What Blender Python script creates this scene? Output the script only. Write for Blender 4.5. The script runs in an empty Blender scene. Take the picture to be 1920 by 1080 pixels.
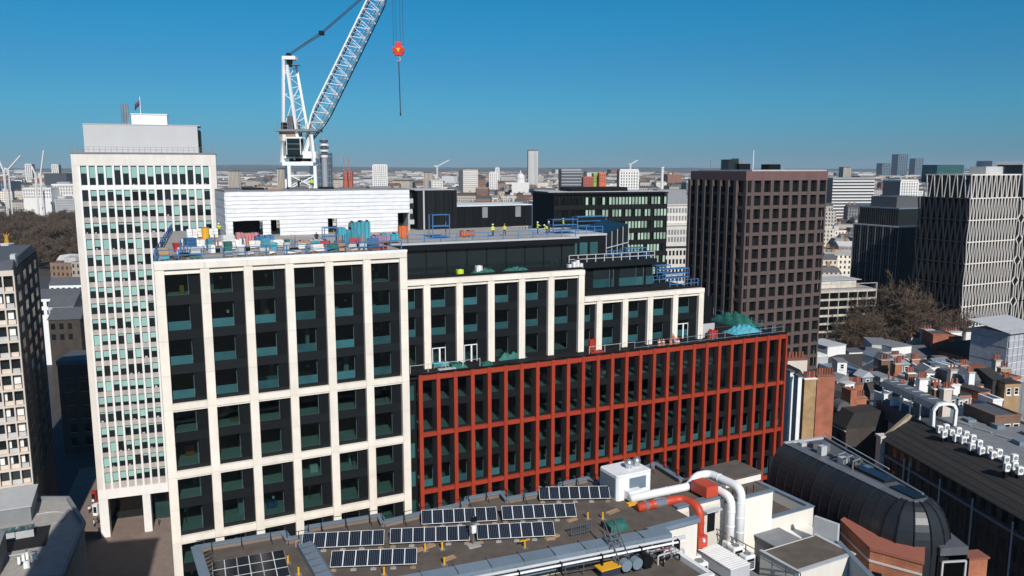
import bpy, bmesh, math, random
from mathutils import Vector, Matrix
R = math.radians
random.seed(7)
sc = bpy.context.scene
col = sc.collection

# ---------------------------------------------------------------- camera
FPX, CAM_H, PITCH = 1500.0, 75.0, math.atan2(225, 1500)
cd = bpy.data.cameras.new('camera'); cam = bpy.data.objects.new('camera', cd); col.objects.link(cam)
cd.sensor_width = 36; cd.lens = 36 * FPX / 1920; cd.clip_start = 0.5; cd.clip_end = 60000
cam.location = (0, 0, CAM_H); cam.rotation_euler = (math.pi / 2 - PITCH, 0, 0)
sc.camera = cam

# ---------------------------------------------------------------- sky, sun, exposure
SUN_EL, SUN_AZ = R(36), R(162)          # azimuth clockwise from +Y
w = bpy.data.worlds.new('World'); sc.world = w; w.use_nodes = True
nt = w.node_tree; bg = nt.nodes['Background']
sky = nt.nodes.new('ShaderNodeTexSky'); sky.sky_type = 'NISHITA'; sky.sun_disc = False
sky.sun_elevation = SUN_EL; sky.sun_rotation = SUN_AZ
sky.altitude = 60; sky.air_density = 1.0; sky.dust_density = 0.0; sky.ozone_density = 6.0
tc = nt.nodes.new('ShaderNodeTexCoord'); sz = nt.nodes.new('ShaderNodeSeparateXYZ'); nt.links.new(tc.outputs['Generated'], sz.inputs[0])
rp = nt.nodes.new('ShaderNodeValToRGB'); nt.links.new(sz.outputs[2], rp.inputs[0])       # clear winter air: deep blue, paler low down
rp.color_ramp.interpolation = 'EASE'
e = rp.color_ramp.elements; e[0].position = 0.0; e[0].color = (0.20, 0.36, 0.57, 1); e[1].position = 0.20; e[1].color = (0.10, 0.60, 0.72, 1)
e3 = e.new(1.0); e3.color = (0.30, 0.58, 0.70, 1)
e2 = e.new(0.09); e2.color = (0.17, 0.50, 0.64, 1)
hs = nt.nodes.new('ShaderNodeVectorMath'); hs.operation = 'MULTIPLY'
nt.links.new(sky.outputs[0], hs.inputs[0]); nt.links.new(rp.outputs[0], hs.inputs[1]); nt.links.new(hs.outputs[0], bg.inputs['Color'])
bg.inputs['Strength'].default_value = 0.10
sd = bpy.data.lights.new('sun', 'SUN'); sd.energy = 4.6; sd.angle = R(0.53); sd.color = (1.0, 0.95, 0.88)
sun = bpy.data.objects.new('sun', sd); col.objects.link(sun)
sdir = Vector((math.sin(SUN_AZ) * math.cos(SUN_EL), math.cos(SUN_AZ) * math.cos(SUN_EL), math.sin(SUN_EL)))
sun.rotation_euler = sdir.to_track_quat('Z', 'Y').to_euler(); sun.location = (60, -120, 200)
sc.view_settings.view_transform = 'Standard'; sc.view_settings.look = 'None'
sc.view_settings.exposure = 0.0; sc.view_settings.gamma = 1.0; sc.view_settings.use_curve_mapping = False
sc.cycles.max_bounces = 6; sc.cycles.transparent_max_bounces = 12; sc.cycles.volume_bounces = 0
sc.cycles.diffuse_bounces = 3; sc.cycles.glossy_bounces = 3

# ---------------------------------------------------------------- helpers
cP, sP = math.cos(PITCH), math.sin(PITCH)
def ray(px, py):                        # survey: a sight line through a point of the photograph
    xc, yc = (px - 960) / FPX, (py - 540) / FPX
    return Vector((xc, cP - yc * sP, -(sP + yc * cP)))
def atz(px, py, z):
    r = ray(px, py); t = (z - CAM_H) / r.z
    return Vector((r.x * t, r.y * t, z))
def aty(px, py, Y):
    r = ray(px, py); t = Y / r.y
    return Vector((r.x * t, Y, CAM_H + r.z * t))

class Fr:                               # a plan frame: u along the front, v into the depth
    def __init__(s, x, y, th, z=0):
        s.o = Vector((x, y, z)); s.th = R(th)
        s.u = Vector((math.sin(s.th), math.cos(s.th), 0)); s.v = Vector((-math.cos(s.th), math.sin(s.th), 0))
        s.rz = math.pi / 2 - s.th
    def w(s, u, v, z): return s.o + s.u * u + s.v * v + Vector((0, 0, z))
    def onv(s, px, py, v):              # sight line meets the plane v = const -> (u, z)
        r = ray(px, py); c = Vector((0, 0, CAM_H)) - s.o
        t = (v - c.dot(s.v)) / r.dot(s.v); p = c + r * t
        return p.dot(s.u), p.z
    def onu(s, px, py, u):              # sight line meets the plane u = const -> (v, z)
        r = ray(px, py); c = Vector((0, 0, CAM_H)) - s.o
        t = (u - c.dot(s.u)) / r.dot(s.u); p = c + r * t
        return p.dot(s.v), p.z
    def onz(s, px, py, z):
        p = atz(px, py, z) - s.o
        return p.dot(s.u), p.dot(s.v)

MATS = {}
def mat(name, c, rough=0.7, metal=0.0, var=0.12, scale=0.6, obj=0.08, spec=0.5, bump=0.0, streak=0.0):
    """procedural paint / stone / metal: base colour with two scales of noise, rain streaks and piece-to-piece change"""
    m = bpy.data.materials.new(name); m.use_nodes = True; n = m.node_tree; L = n.links
    b = n.nodes['Principled BSDF']
    b.inputs['Roughness'].default_value = rough; b.inputs['Metallic'].default_value = metal
    b.inputs['Specular IOR Level'].default_value = spec
    g = n.nodes.new('ShaderNodeNewGeometry')
    nz = n.nodes.new('ShaderNodeTexNoise'); nz.inputs['Scale'].default_value = scale; nz.inputs['Detail'].default_value = 6
    L.new(g.outputs['Position'], nz.inputs['Vector'])
    mp = n.nodes.new('ShaderNodeMapping'); mp.inputs['Scale'].default_value = (1.7, 1.7, 0.12)
    L.new(g.outputs['Position'], mp.inputs['Vector'])
    st = n.nodes.new('ShaderNodeTexNoise'); st.inputs['Scale'].default_value = 1.0; st.inputs['Detail'].default_value = 3
    L.new(mp.outputs[0], st.inputs['Vector'])
    oi = n.nodes.new('ShaderNodeObjectInfo')
    def M(op, a, bb):
        x = n.nodes.new('ShaderNodeMath'); x.operation = op
        for i, q in enumerate((a, bb)):
            if isinstance(q, (int, float)): x.inputs[i].default_value = q
            else: L.new(q, x.inputs[i])
        return x.outputs[0]
    f = M('MULTIPLY', M('SUBTRACT', nz.outputs['Fac'], 0.5), var * 3)
    f = M('ADD', f, M('MULTIPLY', M('SUBTRACT', st.outputs['Fac'], 0.5), streak * 3))
    f = M('ADD', f, M('MULTIPLY', M('SUBTRACT', oi.outputs['Random'], 0.5), obj * 2))
    f = M('ADD', f, 1.0)
    mx = n.nodes.new('ShaderNodeVectorMath'); mx.operation = 'SCALE'
    mx.inputs[0].default_value = c; L.new(f, mx.inputs['Scale']); L.new(mx.outputs[0], b.inputs['Base Color'])
    if bump:
        bp = n.nodes.new('ShaderNodeBump'); bp.inputs['Strength'].default_value = bump; bp.inputs['Distance'].default_value = 0.05
        L.new(nz.outputs['Fac'], bp.inputs['Height']); L.new(bp.outputs[0], b.inputs['Normal'])
    MATS[name] = m
    return m
def tinted(name, c, gloss=0.05):
    m = bpy.data.materials.new(name); m.use_nodes = True; n = m.node_tree; L = n.links
    n.nodes.remove(n.nodes['Principled BSDF']); out = n.nodes['Material Output']
    t = n.nodes.new('ShaderNodeBsdfTransparent'); t.inputs[0].default_value = (*c, 1)
    g = n.nodes.new('ShaderNodeBsdfGlossy'); g.inputs['Roughness'].default_value = gloss
    f = n.nodes.new('ShaderNodeFresnel'); f.inputs[0].default_value = 1.5
    x = n.nodes.new('ShaderNodeMixShader'); L.new(f.outputs[0], x.inputs[0]); L.new(t.outputs[0], x.inputs[1]); L.new(g.outputs[0], x.inputs[2])
    L.new(x.outputs[0], out.inputs['Surface']); MATS[name] = m
    return m
def brick(name, c1, c2, mortar, sx=1.0, rough=0.85, wash=0.25):
    m = bpy.data.materials.new(name); m.use_nodes = True; n = m.node_tree; L = n.links
    b = n.nodes['Principled BSDF']; b.inputs['Roughness'].default_value = rough
    g = n.nodes.new('ShaderNodeNewGeometry')
    sep = n.nodes.new('ShaderNodeSeparateXYZ'); L.new(g.outputs['Position'], sep.inputs[0])
    a = n.nodes.new('ShaderNodeMath'); a.operation = 'ADD'; L.new(sep.outputs[0], a.inputs[0]); L.new(sep.outputs[1], a.inputs[1])
    cb = n.nodes.new('ShaderNodeCombineXYZ'); L.new(a.outputs[0], cb.inputs[0]); L.new(sep.outputs[2], cb.inputs[1])
    t = n.nodes.new('ShaderNodeTexBrick'); t.inputs['Scale'].default_value = 1.0 * sx
    t.inputs['Brick Width'].default_value = 0.45; t.inputs['Row Height'].default_value = 0.15; t.inputs['Mortar Size'].default_value = 0.015
    t.inputs['Color1'].default_value = (*c1, 1); t.inputs['Color2'].default_value = (*c2, 1); t.inputs['Mortar'].default_value = (*mortar, 1)
    L.new(cb.outputs[0], t.inputs['Vector'])
    nz = n.nodes.new('ShaderNodeTexNoise'); nz.inputs['Scale'].default_value = 0.5; nz.inputs['Detail'].default_value = 5; L.new(g.outputs['Position'], nz.inputs['Vector'])
    mm = n.nodes.new('ShaderNodeMath'); mm.operation = 'MULTIPLY_ADD'; L.new(nz.outputs['Fac'], mm.inputs[0]); mm.inputs[1].default_value = wash * 4; mm.inputs[2].default_value = 1 - 2 * wash
    v = n.nodes.new('ShaderNodeVectorMath'); v.operation = 'SCALE'; L.new(t.outputs['Color'], v.inputs[0]); L.new(mm.outputs[0], v.inputs['Scale'])
    L.new(v.outputs[0], b.inputs['Base Color']); MATS[name] = m
    return m

def tag(o, label, cat, group=None):
    o['label'] = label; o['category'] = cat
    if group: o['group'] = group
    return o
def thing(name, label, cat, fr=None, u=0, v=0, z=0, group=None, rot=0):
    o = bpy.data.objects.new(name, None); col.objects.link(o); o.empty_display_size = 0.5
    if fr is not None:
        o.location = fr.w(u, v, z); o.rotation_euler = (0, 0, fr.rz + rot)
    return tag(o, label, cat, group)
def ob(name, me, m=None, par=None):
    o = bpy.data.objects.new(name, me); col.objects.link(o)
    if m is not None and not me.materials: me.materials.append(MATS[m])
    if par is not None: o.parent = par
    return o
UNIT = {}
def unit(kind, m):                      # unit solids shared between pieces of one material
    k = (kind, m)
    if k in UNIT: return UNIT[k]
    bm = bmesh.new()
    if kind == 'box': bmesh.ops.create_cube(bm, size=1)
    elif kind == 'cyl': bmesh.ops.create_cone(bm, cap_ends=True, segments=12, radius1=0.5, radius2=0.5, depth=1)
    elif kind == 'bev':
        bmesh.ops.create_cube(bm, size=1); bmesh.ops.bevel(bm, geom=bm.edges[:], offset=0.06, segments=2, affect='EDGES')
    me = bpy.data.meshes.new(kind + '_' + m); bm.to_mesh(me); bm.free(); me.materials.append(MATS[m])
    UNIT[k] = me
    return me
def box(par, name, m, x0, x1, y0, y1, z0, z1, kind='box'):
    o = bpy.data.objects.new(name, unit(kind, m)); col.objects.link(o); o.parent = par
    o.location = ((x0 + x1) / 2, (y0 + y1) / 2, (z0 + z1) / 2); o.scale = (abs(x1 - x0), abs(y1 - y0), abs(z1 - z0))
    return o
def cyl(par, name, m, x, y, z0, z1, r):
    o = bpy.data.objects.new(name, unit('cyl', m)); col.objects.link(o); o.parent = par
    o.location = (x, y, (z0 + z1) / 2); o.scale = (2 * r, 2 * r, z1 - z0)
    return o
def rod(par, name, m, a, b, r, kind='box'):
    a, b = Vector(a), Vector(b); d = b - a
    o = bpy.data.objects.new(name, unit(kind, m)); col.objects.link(o); o.parent = par
    o.location = (a + b) / 2; o.rotation_euler = d.to_track_quat('Z', 'Y').to_euler(); o.scale = (2 * r, 2 * r, d.length)
    return o
def sub(o, part):                       # make o a sub-part of a part, leaving it where it stands
    o.parent = part; o.matrix_parent_inverse = part.matrix_basis.inverted()
    return o
class MB:                               # collects faces of one piece; builds ONE mesh object
    def __init__(s): s.v = []; s.f = []; s.mi = []; s.mats = []
    def m(s, name):
        if name not in s.mats: s.mats.append(name)
        return s.mats.index(name)
    def add(s, vs, fs, mt):
        k = len(s.v); i = s.m(mt); s.v += [tuple(q) for q in vs]
        for f in fs: s.f.append(tuple(k + q for q in f)); s.mi.append(i)
    def box(s, x0, x1, y0, y1, z0, z1, mt):
        s.add([(x0, y0, z0), (x1, y0, z0), (x1, y1, z0), (x0, y1, z0), (x0, y0, z1), (x1, y0, z1), (x1, y1, z1), (x0, y1, z1)],
              [(3, 2, 1, 0), (4, 5, 6, 7), (0, 1, 5, 4), (1, 2, 6, 5), (2, 3, 7, 6), (3, 0, 4, 7)], mt)
    def bar(s, a, b, r, mt, n=4, r2=None):
        a, b = Vector(a), Vector(b); d = (b - a)
        if d.length < 1e-6: return
        q = d.to_track_quat('Z', 'Y'); r2 = r if r2 is None else r2; vs = []
        for p, rr in ((a, r), (b, r2)):
            for i in range(n):
                t = 2 * math.pi * (i + .5) / n
                vs.append(p + q @ Vector((rr * math.cos(t), rr * math.sin(t), 0)))
        fs = [(i, (i + 1) % n, n + (i + 1) % n, n + i) for i in range(n)] + [tuple(range(n - 1, -1, -1)), tuple(range(n, 2 * n))]
        s.add(vs, fs, mt)
    def prism(s, pts, z0, z1, mt):      # plan polygon (counter-clockwise) extruded upward
        n = len(pts)
        s.add([(x, y, z0) for x, y in pts] + [(x, y, z1) for x, y in pts],
              [tuple(range(n - 1, -1, -1)), tuple(range(n, 2 * n))] + [(i, (i + 1) % n, n + (i + 1) % n, n + i) for i in range(n)], mt)
    def sweep(s, prof, ax0, ax1, mt, axis='x'):   # closed profile in (other, z) swept along an axis
        n = len(prof)
        if axis == 'x': vs = [(ax0, a, b) for a, b in prof] + [(ax1, a, b) for a, b in prof]
        else: vs = [(a, ax0, b) for a, b in prof] + [(a, ax1, b) for a, b in prof]
        s.add(vs, [tuple(range(n)), tuple(range(2 * n - 1, n - 1, -1))] + [(i, n + i, n + (i + 1) % n, (i + 1) % n) for i in range(n)], mt)
    def tube(s, path, r, mt, n=8, caps=True):
        rings = []; P = [Vector(p) for p in path]
        k = len(s.v); i0 = s.m(mt)
        d0 = (P[1] - P[0]).normalized(); q = d0.to_track_quat('Z', 'Y')
        for i, p in enumerate(P):
            d = (P[min(i + 1, len(P) - 1)] - P[max(i - 1, 0)]).normalized()
            q = d0.rotation_difference(d) @ q; d0 = d
            for j in range(n):
                t = 2 * math.pi * (j + .5) / n; s.v.append(tuple(p + q @ Vector((r * math.cos(t), r * math.sin(t), 0))))
        for i in range(len(P) - 1):
            for j in range(n):
                s.f.append((k + i * n + j, k + i * n + (j + 1) % n, k + (i + 1) * n + (j + 1) % n, k + (i + 1) * n + j)); s.mi.append(i0)
        if caps:
            s.f.append(tuple(k + j for j in range(n - 1, -1, -1))); s.mi.append(i0)
            s.f.append(tuple(k + (len(P) - 1) * n + j for j in range(n))); s.mi.append(i0)
    def build(s, name, par=None, smooth=False, fix=True):
        me = bpy.data.meshes.new(name); me.from_pydata(s.v, [], s.f)
        for q in s.mats: me.materials.append(MATS[q])
        me.polygons.foreach_set('material_index', s.mi)
        if fix:
            bm = bmesh.new(); bm.from_mesh(me); bmesh.ops.recalc_face_normals(bm, faces=bm.faces); bm.to_mesh(me); bm.free()
        if smooth: me.polygons.foreach_set('use_smooth', [True] * len(me.polygons))
        me.update()
        o = bpy.data.objects.new(name, me); col.objects.link(o)
        if par is not None: o.parent = par
        return o
def copy_tree(o, parent=None):
    c = o.copy(); col.objects.link(c); c.parent = parent
    for ch in list(o.children): copy_tree(ch, c)
    return c

# ---------------------------------------------------------------- materials
mat('cream_stone', (0.79, 0.725, 0.63), 0.75, var=0.10, scale=0.6, obj=0.05, streak=0.06)
mat('red_metal', (0.33, 0.037, 0.014), 0.55, var=0.10, scale=0.5, obj=0.10, streak=0.06)
mat('dark_metal', (0.0075, 0.009, 0.0105), 0.55, var=0.08, scale=0.6, obj=0.18, spec=0.15)
mat('dark_spandrel', (0.010, 0.0125, 0.0145), 0.5, var=0.1, scale=0.5, obj=0.15, spec=0.2)
mat('black_roof', (0.013, 0.014, 0.015), 0.85, var=0.15, scale=0.8, spec=0.2)
mat('frame_grey', (0.10, 0.16, 0.17), 0.4, 0.3)
mat('white_frame', (0.75, 0.77, 0.78), 0.5)
tinted('pane_teal', (0.48, 0.61, 0.60))
tinted('rail_glass', (0.42, 0.72, 0.72))
mat('teal_screen', (0.026, 0.092, 0.102), 0.2, var=0.22, scale=0.9, obj=0.4)
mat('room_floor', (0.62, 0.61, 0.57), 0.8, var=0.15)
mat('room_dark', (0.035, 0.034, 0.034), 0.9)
mat('dark_glass', (0.012, 0.018, 0.020), 0.06, var=0.1, obj=0.3, spec=0.7)
mat('deep_glass', (0.010, 0.012, 0.013), 0.15, var=0.1, obj=0.4, spec=0.35)
mat('teal_glass', (0.028, 0.085, 0.09), 0.08, var=0.15, obj=0.5, spec=0.7)
mat('blind', (0.27, 0.47, 0.43), 0.45, var=0.05, obj=0.12)
mat('tower_stone', (0.70, 0.655, 0.60), 0.8, var=0.10, scale=0.35, obj=0.03, streak=0.07)
mat('tower_fin', (0.80, 0.78, 0.76), 0.6, var=0.05, obj=0.03, streak=0.05)
mat('tower_spandrel', (0.42, 0.385, 0.36), 0.85, var=0.2, scale=0.8, obj=0.05, streak=0.15)
mat('plant_grey', (0.50, 0.50, 0.50), 0.6, var=0.04, scale=0.3, obj=0.02, streak=0.02)
mat('white_paint', (0.80, 0.80, 0.78), 0.6, var=0.05, obj=0.04, streak=0.05)
mat('light_grey', (0.45, 0.46, 0.47), 0.7, var=0.1, obj=0.06, streak=0.05)
mat('mid_grey', (0.20, 0.21, 0.22), 0.75, var=0.15, obj=0.08, streak=0.05)
mat('slate_grey', (0.085, 0.09, 0.10), 0.65, var=0.2, scale=0.9, obj=0.15)
mat('concrete', (0.34, 0.32, 0.30), 0.9, var=0.2, scale=0.7, streak=0.08)
mat('asphalt', (0.05, 0.05, 0.052), 0.9, var=0.25, scale=0.4)
mat('pavement', (0.20, 0.155, 0.13), 0.9, var=0.2, scale=0.6)
mat('galv', (0.50, 0.52, 0.54), 0.35, 0.8, var=0.1)
mat('bluegrey', (0.16, 0.21, 0.26), 0.55, var=0.12, scale=0.5, streak=0.03)
mat('blue_paint', (0.045, 0.15, 0.32), 0.55, var=0.2, obj=0.2)
mat('cyan_wrap', (0.07, 0.32, 0.40), 0.35, var=0.25, scale=1.5, obj=0.2)
mat('orange_paint', (0.55, 0.13, 0.03), 0.5, obj=0.1)
mat('bright_red', (0.42, 0.035, 0.022), 0.55, var=0.2, obj=0.12)
mat('hook_red', (0.62, 0.03, 0.02), 0.5)
mat('yellow_paint', (0.70, 0.36, 0.02), 0.5, obj=0.1)
mat('hivis', (0.55, 0.72, 0.05), 0.7)
mat('green_net', (0.018, 0.13, 0.105), 0.7, var=0.4, scale=2.5, obj=0.2, bump=0.5)
mat('timber', (0.34, 0.22, 0.12), 0.8, var=0.2, scale=2, obj=0.2)
mat('black', (0.006, 0.006, 0.007), 0.8)
mat('skin', (0.50, 0.30, 0.22), 0.6)
mat('navy_cloth', (0.02, 0.025, 0.045), 0.9)
mat('sack_white', (0.75, 0.73, 0.70), 0.8, var=0.15, scale=2.5, obj=0.1, bump=0.4)

mat('roof_felt', (0.105, 0.085, 0.07), 0.95, var=0.35, scale=0.7, obj=0.0, bump=0.2)
mat('render_wall', (0.76, 0.72, 0.65), 0.85, var=0.05, scale=0.3, streak=0.05)
mat('cell_blue', (0.012, 0.014, 0.022), 0.18, var=0.1, obj=0.25, spec=0.6)
mat('duct_white', (0.80, 0.80, 0.79), 0.4, var=0.04, obj=0.03)
mat('duct_red', (0.50, 0.060, 0.025), 0.5, var=0.08, obj=0.04)
# ================================================================ ground, hills
def struct(o): o['kind'] = 'structure'; return o
g = MB()
N = 24; xs = [-30000 + 60000 * i / N for i in range(N + 1)]
g.add([(-13000, -500, 0), (13000, -500, 0), (13000, 14100, 0), (-13000, 14100, 0)], [(0, 1, 2, 3)], 'asphalt')
struct(g.build('ground'))
mat('far_hill', (0.10, 0.11, 0.11), 0.95, var=0.45, scale=0.02, obj=0)
h = MB(); rnd = random.Random(3)
npt = 160
for row, (Y, base, amp) in enumerate(((8900, 52, 30), (11500, 58, 38))):
    prev = None; vs = []; fs = []
    for i in range(npt + 1):
        x = -12000 + 24000 * i / npt
        z = base + amp * (0.5 + 0.5 * math.sin(x / 2300 + row * 2 + 0.8)) * (0.75 + 0.25 * math.sin(x / 700 + row)) + rnd.uniform(-3, 3)
        z += 26 * math.exp(-((x + 3800) / 1900) ** 2)
        vs += [(x, Y - 650, 0), (x, Y, z), (x, Y + 2400, 0)]
        if i:
            k = 3 * i; fs += [(k - 3, k, k + 1, k - 2), (k - 2, k + 1, k + 2, k - 1)]
    h.add(vs, fs, 'far_hill')
struct(h.build('hills'))
# streets round the site: paving of the plaza before the tower, roadway
p = MB()
pts = [atz(60, 1075, 0), atz(345, 1150, 0), atz(335, 930, 0), atz(205, 870, 0), atz(150, 880, 0)]
p.add([(q.x, q.y, 0.12) for q in pts], [tuple(range(5))], 'pavement')
struct(p.build('plaza_paving'))
# ================================================================ main office building
FA = Fr(-37.8, 85.0, 63.0)              # tall cream block: front plane
BW, NB, ST = 4.58, 6, 3.87
UA = BW * NB                            # right-hand column centre
FRd = Fr(*FA.w(UA + 0.55, 0.25, 0)[:2], 65.0)   # red block / terrace blocks
ZT = 65.1
ZB = [48.9, 41.1, 33.4, 25.6, 17.9]     # storey-band beams
CW = 0.47                               # half a column

def facade_bay(par, x0, x1, v, zlo, zhi, rail, split=0.66, door=None):
    """one storey of one bay: spandrel, tinted pane in a slim frame, blank metal panel on the right"""
    xs = x0 + (x1 - x0) * split; zs = zlo + 0.62; zh = zhi - 0.45
    box(par, 'spandrel', 'dark_spandrel', x0, x1, v, v + 0.12, zlo - 0.45, zs)
    box(par, 'side_panel', 'dark_metal', xs + 0.03, x1, v - 0.03, v + 0.2, zs + 0.01, zh - 0.01)
    p = box(par, 'pane', 'pane_teal', x0 + 0.09, xs - 0.02, v + 0.10, v + 0.13, zs + 0.02, zh - 0.02)
    if rail:
        b = box(par, 'glass_balustrade', 'teal_screen', x0 + 0.14, xs - 0.05, v + 0.015, v + 0.045, zs - 0.02, zs + 0.98)
    # slim frame bars on the near side of the pane
    sub(box(par, 'frame_bar', 'frame_grey', xs - 0.07, xs - 0.02, v + 0.0, v + 0.09, zs + 0.02, zh - 0.3), p)
    sub(box(par, 'frame_bar', 'frame_grey', x0 + 0.09, xs - 0.09, v + 0.05, v + 0.09, zs - 0.05, zs + 0.0), p)
    if door:
        for xa, xb in ((x0 + 0.3, x0 + 0.38), (x0 + (xs - x0) * 0.55, x0 + (xs - x0) * 0.55 + 0.22), (xs - 0.14, xs - 0.06)):
            box(par, 'door_frame', 'white_frame', xa, xb, v - 0.06, v + 0.0, zlo + 0.2, zlo + 2.45)
        box(par, 'door_frame', 'white_frame', x0 + 0.3, xs - 0.06, v - 0.065, v - 0.005, zlo + 2.46, zlo + 2.58)

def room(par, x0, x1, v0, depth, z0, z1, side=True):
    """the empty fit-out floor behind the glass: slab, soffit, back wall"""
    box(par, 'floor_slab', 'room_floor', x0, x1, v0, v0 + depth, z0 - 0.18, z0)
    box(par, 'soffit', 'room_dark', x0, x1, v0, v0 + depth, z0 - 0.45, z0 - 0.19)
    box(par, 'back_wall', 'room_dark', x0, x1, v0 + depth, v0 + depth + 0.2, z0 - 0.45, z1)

# ---- tall cream block
rin = random.Random(77)
def interior(par, x0, x1, v, z, p_lamp=.28, p_store=.2):
    if rin.random() < p_lamp:           # temporary work lamp on a stand
        x = rin.uniform(x0 + .6, x1 - 1.6); y = v + rin.uniform(.9, 2.6); l_ = box(par, 'work_lamp', 'white_paint', x, x + .28, y, y + .1, z + 1.3, z + 1.65); sub(box(par, 'lamp_stand', 'dark_metal', x + .1, x + .16, y + .02, y + .08, z, z + 1.29), l_)
    if rin.random() < p_store:
        x = rin.uniform(x0 + .4, x1 - 1.8); y = v + rin.uniform(.5, 3.5); box(par, 'stored_material', rin.choice(['yellow_paint', 'timber', 'cyan_wrap', 'light_grey', 'white_paint', 'blue_paint', 'orange_paint']), x, x + rin.uniform(.4, 1.2), y, y + .8, z + .01, z + rin.uniform(.3, 1.3))
    if rin.random() < .22:              # partition or column inside
        x = rin.uniform(x0 + .3, x1 - 1.2); y = v + rin.uniform(1.2, 4.5); box(par, 'inner_column', 'light_grey', x, x + rin.uniform(.25, .7), y, y + .5, z + .01, z + 3.0)
A = thing('office_block', 'tall cream stone gridded office block with dark recessed windows under the crane', 'office block', FA)
lev = [ZB[0] + i * ST for i in range(5)]
bands = [(ZB[0], ZB[0] + 4 * ST, 4), (ZB[1], ZB[0], 2), (ZB[2], ZB[1], 2), (ZB[3], ZB[2], 2), (ZB[4], ZB[3], 2)]
floors = []
for a, b, n in bands:
    for i in range(n): floors.append((a + (b - a) * i / n + 0.12, a + (b - a) * (i + 1) / n + 0.12, i, n))
floors.sort()
for c in range(NB + 1):                 # column stones
    zz = [17.9] + [f[1] - 0.45 for f in floors]; zz[-1] = ZT - 0.95
    for a, b in zip(zz[:-1], zz[1:]):
        box(A, 'column_stone', 'cream_stone', c * BW - CW, c * BW + CW, 0, 0.62, a + 0.02, b)
    box(A, 'column_stone', 'cream_stone', c * BW - CW, c * BW + CW, 0, 0.62, 0, 17.9)
for c in range(NB):
    x0, x1 = c * BW + CW, (c + 1) * BW - CW
    for zb in ZB:
        box(A, 'beam_stone', 'cream_stone', x0 + 0.012, x1 - 0.012, 0.05, 0.62, zb - 0.42, zb + 0.28)
        box(A, 'beam_lip', 'cream_stone', x0 + 0.012, x1 - 0.012, 0.16, 0.62, zb - 0.62, zb - 0.43)
    box(A, 'beam_stone', 'cream_stone', x0 + 0.012, x1 - 0.012, 0.2, 0.62, ZT - 1.5, ZT - 1.0)
    for z0, z1, i, n in floors:
        facade_bay(A, x0, x1, 0.58, z0, z1, n == 4 and i < 3, 0.67); interior(A, x0, x1, 0.75, z0 + .60)
for c in range(NB):                     # parapet coping
    box(A, 'coping_stone', 'cream_stone', c * BW - (CW if c == 0 else -0.0) , (c + 1) * BW - 0.02 + (CW if c == NB - 1 else 0), -0.08, 0.7, ZT - 0.94, ZT - 0.28)
box(A, 'coping_trim', 'white_frame', -CW - 0.05, UA + CW + 0.05, -0.02, 0.5, ZT - 0.27, ZT)
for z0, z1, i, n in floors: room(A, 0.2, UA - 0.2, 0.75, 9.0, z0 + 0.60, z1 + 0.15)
SK = math.tan(R(6.2))                    # the flank leans in from the street line
m2 = MB(); m2.prism([(-0.42, 0.65), (-0.1, 0.65), (-0.1 + 44 * SK, 44), (-0.42 + 44 * SK, 44)], 0, ZT - 0.3, 'dark_metal'); m2.build('side_wall', A)
box(A, 'side_wall', 'dark_metal', UA + 0.1, UA + 0.42, 0.65, 12, 0, ZT - 0.3)
box(A, 'lower_front', 'dark_glass', -0.1, UA + 0.1, 0.7, 0.9, 0, 17.5)
m2 = MB(); m2.prism([(-0.40, 0.72), (UA + 0.42, 0.72), (UA + 0.42, 46), (-0.4 + 46 * SK, 46)], ZT - 0.5, ZT - 0.12, 'concrete'); m2.build('roof_deck', A)

# ---- red-orange block
NR = 25; RB = 2.378; RC = 0.25
RBK = thing('office_block', 'long low office block with rust red vertical fins and dark glass', 'office block', FRd)
UR = NR * RB + 0.6
zr_top = 48.75
fl2 = sorted([(a + (b - a) * i / 2, a + (b - a) * (i + 1) / 2) for a, b in ((ZB[1], zr_top), (ZB[2], ZB[1]), (ZB[3], ZB[2]), (ZB[4], ZB[3])) for i in (0, 1)])
x_r0 = FRd.onv(789, 760, 0)[0]
for c in range(NR + 1):
    x = x_r0 + c * RB
    cuts = [0, 17.9] + ZB[:4][::-1] + [zr_top + 0.3]
    for a, b in zip(cuts[:-1], cuts[1:]):
        box(RBK, 'fin', 'red_metal', x - RC, x + RC, -0.12, 0.45, a + 0.015, b)
xe = x_r0 + NR * RB + 1.45
for a, b in zip(cuts[:-1], cuts[1:]): box(RBK, 'corner_fin', 'red_metal', xe - 0.2, xe + 0.12, -0.12, 0.45, a + 0.015, b)
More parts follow.
